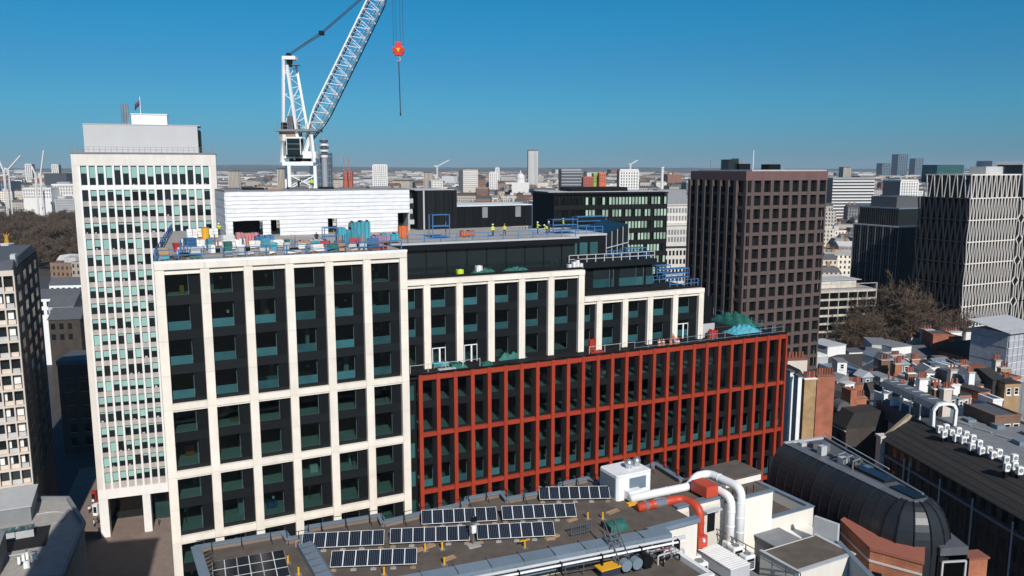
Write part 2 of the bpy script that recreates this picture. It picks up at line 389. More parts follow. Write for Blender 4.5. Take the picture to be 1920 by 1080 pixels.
for c in range(NR + 1):
    xa = x_r0 + c * RB + RC; xb = (xe - 0.2) if c == NR else x_r0 + (c + 1) * RB - RC
    for zb in ZB[1:]:
        box(RBK, 'beam', 'red_metal', xa + 0.01, xb - 0.01, -0.02, 0.45, zb - 0.28, zb + 0.24)
    box(RBK, 'beam', 'red_metal', xa + 0.01, xb - 0.01, -0.05, 0.45, zr_top - 0.45, zr_top + 0.2)
    for k, (z0, z1) in enumerate(fl2):
        box(RBK, 'spandrel', 'dark_spandrel', xa, xb, 0.42, 0.52, z0 - 0.4, z0 + 0.55)
        w_ = (xb - xa)
        box(RBK, 'side_panel', 'dark_metal', xb - w_ * 0.26, xb, 0.38, 0.5, z0 + 0.56, z1 - 0.41)
        box(RBK, 'pane', 'pane_teal', xa, xb - w_ * 0.26 - 0.02, 0.48, 0.51, z0 + 0.56, z1 - 0.41)
        if k in (2, 3, 4) and k != 3 or (k == 4):
            pass
        if k == 4 - 2 or (k == 4):
            box(RBK, 'glass_balustrade', 'teal_screen', xa + 0.05, xb - w_ * 0.28, 0.44, 0.46, z0 + 0.5, z0 + 1.5)
            box(RBK, 'frame_bar', 'frame_grey', xb - w_ * 0.30, xb - w_ * 0.275, 0.42, 0.47, z0 + 0.6, z1 - 0.9)
for c in range(NR):
    for z0, z1 in fl2[2:]:
        if c % 2: interior(RBK, x_r0 + c * RB, x_r0 + c * RB + 3, .55, z0 + .53, .25, .15)
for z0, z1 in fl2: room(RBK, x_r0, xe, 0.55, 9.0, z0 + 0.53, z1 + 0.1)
box(RBK, 'end_wall', 'dark_metal', xe - 0.15, xe + 0.1, 0.5, 30, 0, zr_top - 0.1)
box(RBK, 'lower_front', 'dark_glass', x_r0, xe - 0.2, 0.6, 0.8, 0, 17.5)
# recessed dark joint between the two blocks
box(RBK, 'shadow_joint', 'dark_metal', -0.1, x_r0 - RC - 0.05, 0.9, 1.2, 0, zr_top)
for k, (z0, z1) in enumerate(fl2): box(RBK, 'pane', 'teal_glass', 0.15, x_r0 - RC - 0.35, 0.84, 0.89, z0 + 0.7, z1 - 1.2)
box(RBK, 'terrace_deck', 'black_roof', 0.0, xe + 0.1, 0.5, 4.2, zr_top - 0.35, zr_top + 0.05)
box(RBK, 'terrace_edge', 'dark_metal', 0.0, xe + 0.12, 0.0, 0.55, zr_top + 0.32, zr_top + 0.46)
box(RBK, 'terrace_edge', 'dark_metal', 0.0, xe + 0.12, 0.48, 0.9, zr_top + 0.06, zr_top + 0.31)

# ---- stepped cream terraces behind the red block (one building, two steps)
VM = 3.5
MBk = thing('office_block', 'stepped cream stone upper storeys set back above the rust red block', 'office block', FRd)
mc = [FRd.onv(px, 600, VM)[0] for px in (801.5, 862.5, 921.5, 979, 1033.5, 1090)]
nc = [FRd.onv(px, 600, VM)[0] for px in (1124, 1172.5, 1219, 1266, 1314)]
zt0 = zr_top + 0.1
def cream_step(cols, first, zroof, nst, doors, rails):
    sth = (zroof - 0.95 - zt0) / nst
    for x in cols:
        zc = [zt0 - 0.05] + [zt0 + sth * (i + 1) - 0.3 for i in range(nst - 1)] + [zroof - 0.9]
        for a, b in zip(zc[:-1], zc[1:]): box(MBk, 'column_stone', 'cream_stone', x - CW, x + CW, VM, VM + 0.6, a + 0.02, b)
        box(MBk, 'column_fluting', 'cream_stone', x - CW * 0.35, x + CW * 0.35, VM - 0.05, VM - 0.003, zt0, zroof - 0.92)
    xs = [first - CW] + list(cols)
    for i in range(len(xs) - 1):
        xa = xs[i] + CW; xb = xs[i + 1] - CW
        box(MBk, 'coping_stone', 'cream_stone', xa - (CW if i else 0) + 0.01 , xb + (CW if i < len(xs) - 2 else 2 * CW) - 0.01, VM - 0.1, VM + 0.8, zroof - 0.88, zroof - 0.2)
        box(MBk, 'beam_stone', 'cream_stone', xa + 0.01, xb - 0.01, VM + 0.15, VM + 0.6, zroof - 1.3, zroof - 0.9)
        for k in range(nst):
            z0 = zt0 + k * sth; z1 = z0 + sth
            facade_bay(MBk, xa, xb, VM + 0.55, z0, z1, k in rails, 0.62, door=(k == 0 and i in doors))
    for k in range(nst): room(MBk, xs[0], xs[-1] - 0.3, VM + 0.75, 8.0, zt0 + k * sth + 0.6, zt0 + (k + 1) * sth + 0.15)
    box(MBk, 'roof_deck', 'black_roof', first, cols[-1] + CW, VM + 0.85, VM + 12, zroof - 0.6, zroof - 0.35)
    box(MBk, 'parapet', 'dark_metal', first, cols[-1] + CW, VM + 0.82, VM + 1.0, zroof - 0.34, zroof + 0.12)
ZM, ZN = 60.9, 56.95
cream_step(mc, 0.6, ZM, 3, (1, 2), (1, 2))
cream_step(nc, mc[-1] + CW, ZN, 2, (4,), (0, 1))
box(MBk, 'end_wall', 'dark_metal', nc[-1] + 0.1, nc[-1] + 0.42, VM + 0.65, VM + 20, 40, ZN - 0.6)
box(MBk, 'end_wall', 'dark_metal', mc[-1] + 0.1, mc[-1] + 0.42, VM + 0.65, VM + 14, ZN - 0.6, ZM - 0.6)
box(RBK, 'terrace_deck', 'black_roof', nc[-1] + 0.5, xe + 0.1, 4.21, 26, zr_top - 0.35, zr_top + 0.04)
# ================================================================ white slab tower (left)
FT = Fr(-84.0, 154.3, 70.3)
T = thing('slab_tower', 'white stone slab tower with teal blinds in close rows of windows', 'tower', FT)
TW = 25.9
box(T, 'core_wall', 'room_dark', 0.6, TW - 0.6, 0.75, 14, 8.5, 75.5)
box(T, 'side_wall', 'tower_stone', 0.0, 0.58, 0.2, 14, 8.4, 75.4)
box(T, 'side_wall', 'tower_stone', TW - 0.58, TW, 0.2, 14, 8.4, 75.4)
box(T, 'parapet', 'tower_stone', 0, TW, 0, 14.2, 75.45, 77.7)
box(T, 'parapet_cap', 'mid_grey', -0.1, TW + 0.1, -0.12, 14.3, 77.71, 78.0)
nw = 16; m0 = 1.25; pitch = (TW - 2 * m0) / nw
box(T, 'corner_pier', 'tower_stone', 0, m0 - 0.2, -0.02, 0.55, 10.3, 75.43)
box(T, 'corner_pier', 'tower_stone', TW - m0 + 0.2, TW, -0.02, 0.55, 10.3, 75.43)
for i in range(nw + 1):
    x = m0 + i * pitch
    box(T, 'fin', 'tower_fin', x - 0.19, x + 0.19, -0.06, 0.5, 10.3, 75.42)
rows = [(71.75, 75.42)] + [(68.68 - 3.167 * i, 70.78 - 3.167 * i) for i in range(19)]
rt = random.Random(11)
for r, (z0, z1) in enumerate(rows):
    lo = rows[r + 1][1] if r + 1 < len(rows) else 10.3
    box(T, 'spandrel', 'tower_fin' if r == 0 else 'tower_spandrel', m0 + 0.1, TW - m0 - 0.1, 0.16, 0.56, lo + 0.02, z0 - 0.02)
    for c in range(16 if r < 5 else 10):
        xa, xb = m0 + c * pitch + 0.19, m0 + (c + 1) * pitch - 0.19
        wdw = box(T, 'window', 'dark_glass', xa + 0.01, xb - 0.01, 0.36, 0.42, z0, z1)
        sub(box(T, 'window_head', 'dark_metal', xa + 0.02, xb - 0.02, 0.24, 0.34, z1 - 0.10, z1), wdw)
        fr = rt.choice([0, 0.12, 0.15, 0.3, 0.35, 0.4, 0.45, 0.55, 0.62, 0.7, 0.9, 0.97]) if r else rt.choice([.1, .2, .3, .38, .42, .55, .62])
        if fr > 0.05:
            sub(box(T, 'blind', 'blind', xa + 0.06, xb - 0.08, 0.31, 0.35, z1 - 0.10 - (z1 - z0 - 0.12) * fr, z1 - 0.11), wdw)
        if rt.random() < 0.25:
            sub(box(T, 'sill_item', 'light_grey', xa + 0.2, xa + 0.2 + rt.uniform(.2, .5), 0.32, 0.352, z0 + 0.02, z0 + rt.uniform(.1, .35)), wdw)
# base: transfer beam on piers over an open ground storey
box(T, 'transfer_beam', 'tower_fin', 0, TW, -0.1, 14, 8.3, 10.28)
for x in (0.0, 8.1, 16.6, TW - 1.7):
    box(T, 'pier', 'tower_fin', x + 0.02, x + (1.7 if x != 8.1 else 1.5), 0.0, 2.2, 0, 8.29)
box(T, 'lobby_glass', 'teal_glass', 0.4, 1.3, 4.0, 13, 0.1, 8.28)
box(T, 'lobby_glass', 'dark_glass', 1.4, TW - 0.5, 9.0, 9.2, 0.1, 8.28)
box(T, 'lobby_glass', 'teal_glass', 9.8, 13.5, 6.0, 6.1, 0.1, 8.28)
box(T, 'lobby_wall', 'white_paint', 13.6, 19.5, 5.6, 5.9, 0.1, 7.4)
# roof plant
u0, _ = FT.onv(157, 260, 4); u1, _ = FT.onv(376, 260, 4)
box(T, 'plant_room', 'plant_grey', u0, u1 - 0.5, 4, 12, 78.01, 83.4)
box(T, 'plant_corner', 'dark_metal', u1 - 0.49, u1, 4.05, 12, 78.01, 82.6)
box(T, 'plant_cap', 'light_grey', u0 - 0.05, u1 + 0.03, 3.95, 12.05, 83.41, 83.6)
a, b = FT.onv(246, 220, 6)[0], FT.onv(313, 220, 6)[0]
for k in range(4): box(T, 'lift_room_panel', 'white_paint', a, b, 6 + 0.01 * k, 10, 83.61 + k * 0.5, 84.09 + k * 0.5)
box(T, 'lift_room_cap', 'white_frame', a - 0.1, b + 0.1, 5.9, 10.1, 85.62, 85.8)
for px in (231.5, 236.5, 241):
    x = FT.onv(px, 215, 7)[0]; cyl(T, 'flue', 'galv', x, 5.3, 83.5, 87.6, 0.22)
x = FT.onv(263, 200, 7)[0]
cyl(T, 'flag_pole', 'white_paint', x, 7, 85.8, 89.2, 0.06)
for px in range(0, 27):
    box(T, 'rail_post', 'mid_grey', px * TW / 26 - 0.03, px * TW / 26 + 0.03, 0.4, 0.46, 78.0, 79.0)
for z in (78.5, 79.0): box(T, 'rail', 'mid_grey', -0.03, TW + 0.03, 0.4, 0.45, z, z + 0.05)
# flag (hangs from the pole: a thing of its own)
mat('flag_cloth', (0.12, 0.03, 0.07), 0.8, var=0.6, scale=2.2)
fm = MB(); fx = []
for i in range(9):
    t = i / 8; fx += [(-t * 0.9, 0.22 * math.sin(t * 7), 1.9 - t * 1.0), (-t * 0.9 - 0.1 * t, 0.22 * math.sin(t * 7 + .5), 0.9 - t * 1.2)]
fm.add(fx, [(2 * i, 2 * i + 1, 2 * i + 3, 2 * i + 2) for i in range(8)], 'flag_cloth')
fo = fm.build('flag', smooth=True); md = fo.modifiers.new('t', 'SOLIDIFY'); md.thickness = 0.03
fo.location = FT.w(x - 0.07, 7, 86.7); fo.rotation_euler = (0, 0, FT.rz)
tag(fo, 'dark red and blue flag drooping from the pole on the white tower', 'flag')

# ================================================================ brown gridded tower (right)
mat('brown_frame', (0.098, 0.070, 0.063), 0.75, var=0.10, scale=0.3, obj=0.06, streak=0.06)
mat('brown_top', (0.15, 0.082, 0.078), 0.8, var=0.18, scale=0.35, obj=0.03, streak=0.12)
FB = Fr(58.0, 200.0, 65.0)
B = thing('gridded_tower', 'dark brown office tower with a square grid of recessed windows', 'tower', FB)
BR = FB.onv(1548, 400, 0)[0]; BL = 22.0; zB = 74.2; sB = 3.36
box(B, 'core_wall', 'room_dark', 0.5, BR - 0.5, 0.9, BL - 0.5, 0, zB - 1)
box(B, 'top_band', 'brown_top', -0.05, BR + 0.05, -0.05, BL, zB - 2.3, zB)
box(B, 'roof_edge', 'light_grey', 2.0, BR - 0.3, 0.3, BL - 0.3, zB + 0.01, zB + 0.35)
ncB = 8; x_first = 2.3; pB = (BR - x_first) / ncB
nr = 17
edges = [0.0, x_first - 0.45] + []
for r in range(nr + 1):
    z = zB - 2.3 - r * sB
    if r: box(B, 'floor_band', 'brown_frame', 0.02, BR - 0.02, 0.06, 0.8, z - 0.42, z + 0.42)
for c in range(ncB + 1):
    x = x_first + c * pB
    wd = 0.5 if c < ncB else 0.45
    box(B, 'mullion', 'brown_frame', x - wd, min(x + wd, BR), 0, 0.85, 8, zB - 2.31)
box(B, 'corner_mullion', 'brown_frame', 0, 0.5, 0, 0.85, 8, zB - 2.31)
box(B, 'seam', 'black', x_first - 1.0, x_first - 0.52, 0.3, 0.9, 8, zB - 2.31)
for r in range(nr):
    z1 = zB - 2.3 - r * sB - (0.42 if r else 0); z0 = zB - 2.3 - (r + 1) * sB + 0.42
    for c in range(ncB):
        xa, xb = x_first + c * pB + 0.5, x_first + (c + 1) * pB - 0.5
        if r < 15: box(B, 'pane', 'deep_glass', xa, xb, 0.86, 0.89, z0, z1)
# left return: deep fins
ncl = 7; pl = (BL - 0.4) / ncl
for c in range(ncl + 1):
    v = 0.3 + c * pl
    box(B, 'fin', 'brown_frame', -0.55 if c else -0.02, 0.5, v - 0.5, v + 0.5, 8, zB - 2.31)
for r in range(1, nr + 1):
    z = zB - 2.3 - r * sB
    box(B, 'floor_band', 'brown_frame', -0.02, 0.45, 0.86, BL - 0.2, z - 0.42, z + 0.42)
for r in range(15):
    z1 = zB - 2.3 - r * sB - (0.42 if r else 0); z0 = zB - 2.3 - (r + 1) * sB + 0.42
    for c in range(ncl): box(B, 'pane', 'deep_glass', 0.46, 0.5, 0.3 + c * pl + 0.5, 0.3 + (c + 1) * pl - 0.5, z0, z1)
# roof plant
for px0, px1, zt, m_, v in ((1366, 1384, 77.2, 'dark_glass', 10), (1385, 1398, 77.5, 'bluegrey', 12), (1386, 1407, 76.1, 'dark_metal', 9), (1442, 1463, 76.0, 'dark_metal', 10), (1464, 1470, 75.9, 'bluegrey', 10)):
    a, b = FB.onv(px0, 310, v)[0], FB.onv(px1, 310, v)[0]
    box(B, 'roof_plant', m_, a, b, v, v + 3, zB + 0.36, zt)
a = FB.onv(1412.5, 300, 10)[0]; cyl(B, 'antenna', 'white_paint', a, 10, zB + 0.3, 79.7, 0.09)
a = FB.onv(1333, 300, 18)[0]; cyl(B, 'antenna', 'mid_grey', a, 18, zB + 0.3, 77.2, 0.07)
# ================================================================ penthouse storeys and roof (parts of the stepped building)
def U(px, py, v): return FRd.onv(px, py, v)[0]
up = U(1078, 445, 9.0)
P = MBk
box(P, 'penthouse_glass', 'dark_glass', 0.55, up, 9.0, 9.2, ZM - 0.3, 64.0)
for i in range(9):
    x = 2.5 + i * (up - 3) / 8.6
    box(P, 'penthouse_mullion', 'dark_metal', x, x + 0.14, 8.9, 8.99, ZM - 0.3, 63.9)
box(P, 'roof_fascia', 'dark_metal', 0.5, up + 0.3, 8.4, 9.4, 64.0, 64.75)
box(P, 'roof_coping', 'light_grey', 0.45, up + 0.35, 8.3, 9.5, 64.76, 65.0)
box(P, 'roof_deck', 'concrete', 0.5, up + 0.2, 9.51, 46, 64.4, 64.95)
box(P, 'penthouse_side', 'dark_metal', up - 0.1, up + 0.15, 9.25, 30, ZM - 0.3, 64.0)
ua2 = U(1076, 440, 16); ub2 = U(1136, 440, 16)
box(P, 'rear_penthouse', 'dark_metal', up + 0.3, ub2, 16, 30, 56, 64.3)
box(P, 'rear_coping', 'light_grey', up + 0.3, ub2 + 0.1, 15.8, 30.1, 64.31, 64.6)
for k in range(4): box(P, 'rear_window', 'teal_glass', up + 1 + k * 1.9, up + 2.4 + k * 1.9, 15.9, 15.99, 61.3, 63.3)
g = MB()
uu0, uu1 = ub2 + 0.05, U(1178, 430, 16)
g.add([(uu0, 16, 56), (uu1, 16, 56), (uu1, 24, 56), (uu0, 24, 56), (uu0, 16, 64.6), (uu1, 16, 66.0), (uu1, 24, 66.2), (uu0, 24, 64.8)],
      [(0, 1, 5, 4), (1, 2, 6, 5), (2, 3, 7, 6), (3, 0, 4, 7), (4, 5, 6, 7)], 'dark_glass')
gp = g.build('glazed_wedge', P)
for i in range(5):
    x = uu0 + (uu1 - uu0) * i / 4
    rod(gp, 'glazing_bar', 'light_grey', (x, 15.95, 57), (x, 15.95, 64.55 + 1.4 * i / 4), 0.05)
rod(gp, 'glazing_bar', 'light_grey', (uu0, 15.93, 62.2), (uu1, 15.93, 63.0), 0.06)
# tier above the lower step
x0, x1 = mc[-1] + 0.5, U(1224, 520, 9)
box(P, 'tier_wall', 'dark_metal', x0, x1, 9.25, 22, ZN - 0.6, 60.2)
box(P, 'tier_fascia', 'dark_spandrel', x0, x1 + 0.3, 8.4, 9.6, 60.2, 61.1)
box(P, 'tier_roof', 'black_roof', x0, x1 + 0.2, 9.61, 15.9, 60.4, 61.0)
for pa, pb in ((1113, 1143), (1147, 1150), (1162, 1192), (1194, 1206), (1212, 1223)):
    a, b = U(pa, 515, 9), U(pb, 515, 9)
    box(P, 'tier_window', 'teal_screen', a, b, 9.14, 9.24, 57.0, 58.3); box(P, 'tier_window', 'dark_glass', a, b, 9.15, 9.24, 58.32, 59.7)
    box(P, 'window_frame', 'frame_grey', b, b + 0.1, 9.05, 9.24, 57.0, 59.8)
box(P, 'end_block', 'dark_metal', nc[-1] + 0.5, nc[-1] + 9, 12, 24, zr_top, 53.6)
box(P, 'end_screen', 'light_grey', nc[-1] + 0.45, nc[-1] + 3.2, VM + 0.6, VM + 0.8, zr_top + 0.06, zr_top + 2.2)
box(P, 'end_window', 'teal_screen', nc[-1] + 1.2, nc[-1] + 4.5, 11.9, 11.99, zr_top + 0.5, 52.6)

# cores standing on the roof
CO = thing('roof_core', 'black clad plant core on the roof beside the white wrapped box', 'plant room', FA)
v1 = 31.0
a, b = FA.onv(783, 400, v1)[0], FA.onv(857, 400, v1)[0]
zc1 = FA.onv(820, 357, v1)[1]; zc2 = FA.onv(930, 386, v1)[1]
n = 9
for i in range(n):
    xa = a + (b - a) * i / n
    box(CO, 'cladding_panel', 'dark_spandrel', xa + 0.02, a + (b - a) * (i + 1) / n - 0.02, v1 + 0.06 * (i % 2), v1 + 1, ZT - 0.12, zc1)
box(CO, 'core_wall', 'dark_metal', a, b, v1 + 1.01, v1 + 12, ZT - 0.12, zc1 - 0.05)
box(CO, 'downpipe', 'light_grey', a + 0.9, a + 1.15, v1 - 0.25, v1 - 0.05, ZT - 0.1, zc1)
box(CO, 'core_coping', 'light_grey', a - 0.05, b + 0.05, v1 + 1.02, v1 + 12.1, zc1 + 0.01, zc1 + 0.12)
C2 = thing('roof_core', 'long low black plant enclosure with thin pale coping on the roof', 'plant room', FA)
a2, b2 = b + 0.06, FA.onv(998, 410, v1)[0]
n = 10
for i in range(n):
    xa = a2 + (b2 - a2) * i / n
    box(C2, 'cladding_panel', 'dark_metal', xa + 0.02, a2 + (b2 - a2) * (i + 1) / n - 0.02, v1 + 0.2, v1 + 0.5, ZT - 0.12, zc2)
box(C2, 'core_wall', 'dark_metal', a2, b2 - 0.1, v1 + 0.51, v1 + 10, ZT - 0.12, zc2 - 0.05)
box(C2, 'core_coping', 'white_frame', a2, b2 + 0.05, v1 + 0.15, v1 + 10.1, zc2 + 0.01, zc2 + 0.14)
for k, (pa, pb) in enumerate(((905, 915), (967, 977))): box(C2, 'louvre', 'mid_grey', FA.onv(pa, 410, v1)[0], FA.onv(pb, 410, v1)[0], v1 + 0.1, v1 + 0.19, ZT + 1.5, ZT + 3.3)

# white wrapped box
mat('wrap_sheet', (0.66, 0.66, 0.67), 0.45, var=0.10, scale=0.7, obj=0.06, bump=0.25, streak=0.04)
WB = thing('wrapped_plant_box', 'large roof box wrapped in overlapping white plastic sheeting below the crane', 'roof box', FA)
vb = 30.0; wa, wb = FA.onv(424, 400, vb)[0], FA.onv(768, 400, vb)[0]; zw = 71.55; z0 = ZT - 0.12
holes = [(437, 493, 67.3), (508, 525, 67.0), (615, 632, 67.4), (746, 768, 67.6)]
hu = [(FA.onv(p, 430, vb)[0], min(FA.onv(q, 430, vb)[0], wb - 0.02), z) for p, q, z in holes]
rw = random.Random(5)
ns = 11; hgt = (zw - z0) / ns
for k in range(ns):
    za, zb_ = z0 + k * hgt, z0 + (k + 1) * hgt
    segs = [(wa, wb)]
    for h0, h1, hz in hu:
        if za < hz - 0.2:
            segs = [s for x in segs for s in ((x[0], min(x[1], h0)), (max(x[0], h1), x[1])) if s[1] - s[0] > 0.05]
    for sa, sb in segs:                # each strip is a lap with a slightly wavy lower edge
        m_ = MB(); nn = max(2, int((sb - sa) / 1.2)); vs = []
        for i in range(nn + 1):
            x = sa + (sb - sa) * i / nn; dz = rw.uniform(-0.05, 0.03)
            vs += [(x, vb - 0.09 - rw.uniform(0, .04), za - 0.05 + dz), (x, vb - 0.005 + rw.uniform(-.02, .0), zb_ - 0.02 + dz * 0.5), (x, vb + 0.15, zb_ - 0.02 + dz * 0.5), (x, vb + 0.15, za - 0.05 + dz)]
        fs = [(0, 1, 2, 3), (4 * nn + 3, 4 * nn + 2, 4 * nn + 1, 4 * nn)]
        for i in range(nn):
            p = 4 * i; fs += [(p, p + 4, p + 5, p + 1), (p + 1, p + 5, p + 6, p + 2), (p + 2, p + 6, p + 7, p + 3), (p + 3, p + 7, p + 4, p)]
        m_.add(vs, fs, 'wrap_sheet'); m_.build('sheet_strip', WB)
    box(WB, 'side_strip', 'wrap_sheet', wa - 0.12 - 0.03 * (k % 2), wa + 0.05, vb + 0.17, vb + 11, za + 0.02, zb_ - 0.01)
for h0, h1, hz in hu: box(WB, 'opening', 'black', h0, h1, vb + 2.5, vb + 2.7, z0, hz + 0.3)
box(WB, 'top_deck', 'mid_grey', wa - 0.1, wb, vb - 0.05, vb + 11, zw + 0.01, zw + 0.2)
box(WB, 'end_wall', 'light_grey', wb - 0.2, wb, vb + 0.16, vb + 11, z0, zw)
for k in range(6): box(WB, 'torn_membrane', 'black' if k % 2 else 'light_grey', wb + 0.02, wb + 0.8 - 0.12 * (k % 3), vb + 0.1, vb + 0.4, z0 + 1.0 + k * 0.85, z0 + 1.75 + k * 0.85)
for px, s, m_ in ((500, 2.2, 'timber'), (540, 3.0, 'slate_grey'), (600, 2.0, 'black_roof'), (690, 3.5, 'mid_grey'), (455, 3, 'black_roof')):
    u = FA.onv(px, 358, vb + 4)[0]; box(WB, 'roof_material', m_, u, u + s, vb + 3, vb + 5, zw + 0.21, zw + 0.5)

# ================================================================ blue edge rails
def railing(label, pts, h=1.1, step=2.4, m_='blue_paint', group='blue edge protection rails', rails=(0.5, 1.1), r=0.06):
    o = tag(bpy.data.objects.new('edge_rail', None), label, 'railing', group); col.objects.link(o); o.location = pts[0]
    base = pts[0]
    for a, b in zip(pts[:-1], pts[1:]):
        d = b - a; n = max(1, round(d.length / step))
        for i in range(n + 1):
            q = a + d * (i / n) - base; rod(o, 'post', m_, q, q + Vector((0, 0, h)), r)
        for z in rails: rod(o, 'rail', m_, a - base + Vector((0, 0, z)), b - base + Vector((0, 0, z)), r * 0.75)
    return o
W = FA.w
railing('blue edge rail along the front of the tall cream block roof', [W(-0.2, 0.9, ZT), W(UA + 0.1, 0.9, ZT)])
railing('blue edge rail down the left side of the cluttered roof', [W(-0.25, 1.2, ZT), W(-0.25 + 44 * SK, 44, ZT)], step=4)
V = FRd.w
railing('blue edge rail along the roof in front of the black cores', [V(0.6, 8.8, 65), V(up, 8.8, 65)])
railing('blue edge rail on the roof corner beside the glass wedge', [V(up + 0.6, 17, 64.6), V(ub2, 17, 64.6)], step=1.4)
railing('pale edge rail on the tier right of the tallest setback', [V(x0 + 0.3, 8.7, 61.1), V(x1, 8.7, 61.1)], m_='light_grey', step=1.5)
railing('blue edge rail at the end of the dark tier roof', [V(x1 - 6, 13, 61.0), V(x1 + 0.1, 13, 61.0), V(x1 + 0.1, 9, 61.0)], step=1.2)
railing('blue edge rail on the lowest cream step', [V(x1 + 0.3, VM + 1.4, ZN), V(nc[-1] + 0.3, VM + 1.4, ZN)], step=1.3)
railing('blue rail at the back of the lowest cream step', [V(x1 + 1, 12, ZN - 0.3), V(nc[-1] + 3, 12, ZN - 0.3)], step=1.3)
railing('thin grey rail along the terrace left of the red rim', [V(0.4, 0.8, zr_top + 0.4), V(U(900, 690, 0.8), 0.8, zr_top + 0.4)], m_='light_grey', r=0.035, rails=(1.0,))
railing('thin grey rail on the terrace edge by the orange barrier', [V(U(1105, 670, 0.8), 0.8, zr_top + 0.4), V(U(1190, 655, 0.8), 0.8, zr_top + 0.4)], m_='light_grey', r=0.035, rails=(1.0,))
railing('long pale rail on the right end of the red block terrace', [V(U(1190, 655, 0.8), 0.8, zr_top + 0.4), V(xe, 0.8, zr_top + 0.4), V(xe, 18, zr_top + 0.4)], m_='bluegrey', r=0.04, rails=(0.15, 0.9))

# ================================================================ things lying about on the roofs
rc = random.Random(21)
def at_roof(px, py, z): q = atz(px, py, z); return q
def place(name, label, cat, px, py, z, group=None, rot=None):
    o = tag(bpy.data.objects.new(name, None), label, cat, group); col.objects.link(o)
    o.location = atz(px, py, z); o.rotation_euler = (0, 0, FA.rz + (rc.uniform(-.4, .4) if rot is None else rot))
    return o
def pallet(o, w=1.2, d=1.0):
    for x in (-w / 2, -0.06, w / 2 - 0.12): box(o, 'bearer', 'timber', x, x + 0.12, -d / 2, d / 2, 0, 0.09)
    for k in range(4): box(o, 'slat', 'timber', -w / 2, w / 2, -d / 2 + k * d * .27, -d / 2 + k * d * .27 + 0.15, 0.095, 0.13)
def sacks(label, px, py, z, n=3, m_='sack_white', w=1.4):
    o = place('sack_pile', label, 'sack pile', px, py, z, 'builders sacks on the roof'); pallet(o, w, 1.1)
    for k in range(n):
        for j in (0, 1):
            b = box(o, 'sack', m_, -w / 2 + j * w / 2 + 0.02, -w / 2 + (j + 1) * w / 2 - 0.02, -0.5, 0.5, 0.14 + k * 0.42, 0.14 + (k + 1) * 0.42, 'bev')
            b.rotation_euler = (rc.uniform(-.06, .06), rc.uniform(-.06, .06), rc.uniform(-.12, .12))
def pack(label, px, py, z, w, d, hh, m_, n=2, name='material_pack', cat='material pack'):
    o = place(name, label, cat, px, py, z, 'packs of material on the roof', 0); pallet(o, w, d)
    for k in range(n): box(o, 'bundle', m_, -w / 2 + k * w / n + 0.02, -w / 2 + (k + 1) * w / n - 0.02, -d / 2, d / 2, 0.14, 0.14 + hh * rc.uniform(.85, 1), 'bev')
    for x in (-w * .3, w * .28): box(o, 'strap', 'dark_metal', x, x + 0.04, -d / 2 - 0.012, d / 2 + 0.012, 0.14, 0.16 + hh)
def tub(label, px, py, z, m_, s=1.0):
    o = place('builders_tub', label, 'tub', px, py, z); m2 = MB()
    for k in range(1):
        vs = []
        for (r_, zz) in ((0.42 * s, 0.05), (0.58 * s, 1.0 * s), (0.62 * s, 1.0 * s), (0.62 * s, 1.06 * s), (0.52 * s, 1.06 * s), (0.4 * s, 0.2)):
            for j in range(10): vs.append((r_ * math.cos(j * .6283), r_ * math.sin(j * .6283), zz))
        fs = [(i * 10 + j, i * 10 + (j + 1) % 10, (i + 1) * 10 + (j + 1) % 10, (i + 1) * 10 + j) for i in range(5) for j in range(10)]
        fs += [tuple(range(9, -1, -1)), tuple(range(50, 60))]
        m2.add(vs, fs, m_)
    m2.build('bowl', o)
    for j in range(3): cyl(o, 'foot', 'black', 0.3 * s * math.cos(j * 2.1), 0.3 * s * math.sin(j * 2.1), 0, 0.05, 0.06)
def frame_stand(label, px, py, z, w, d, hh, m_='blue_paint'):
    o = place('storage_rack', label, 'rack', px, py, z, None, 0)
    for sx in (-1, 1):
        for sy in (-1, 1): box(o, 'upright', m_, sx * w / 2 - .05, sx * w / 2 + .05, sy * d / 2 - .05, sy * d / 2 + .05, 0, hh)
    for zz in (0.15, hh * .5, hh - 0.08):
        for sy in (-1, 1): box(o, 'shelf_bar', m_, -w / 2 + .05, w / 2 - .05, sy * d / 2 - .04, sy * d / 2 + .04, zz, zz + 0.08)
        box(o, 'shelf', m_, -w / 2 + .05, w / 2 - .05, -d / 2 + .05, d / 2 - .05, zz + 0.081, zz + 0.12)
D_ = ZT - 0.12
tub('red plastic builders tub at the left corner of the cluttered roof', 333, 472, D_, 'bright_red')
tub('green tub on the roof near the middle of the cream parapet', 541, 463, D_, 'green_net', 0.9)
for i, (px, py, n) in enumerate(((360, 448, 3), (378, 446, 3), (398, 447, 3), (352, 462, 2), (375, 464, 2), (408, 462, 1), (392, 468, 1), (476, 466, 2), (520, 464, 2))):
    sacks(['white sacks piled three high at the far left of the roof', 'tall pile of white sacks beside an amber drum', 'rounded white sacks stacked next to the white wrapped box', 'low white sacks at the left roof corner', 'two layers of white sacks just behind the blue rail', 'single layer of white sacks on the left of the roof', 'flat white sacks at the foot of the taller pile', 'white sacks in front of the large black opening', 'white sacks in front of the narrow black doorway'][i], px, py, D_, n)
o = place('storage_drum', 'amber plastic storage drum between white sack piles', 'drum', 386, 450, D_)
cyl(o, 'body', 'yellow_paint', 0, 0, 0, 1.7, 0.5); cyl(o, 'lid', 'timber', 0, 0, 1.71, 1.8, 0.52)
pack('pink wrapped insulation pack in front of the large opening', 463, 458, D_, 2.6, 1.2, 1.4, 'orange_paint') if False else None
mat('pink_wrap', (0.55, 0.22, 0.22), 0.5, var=0.2, obj=0.1); mat('violet_wrap', (0.30, 0.18, 0.28), 0.6, var=0.3, scale=2)
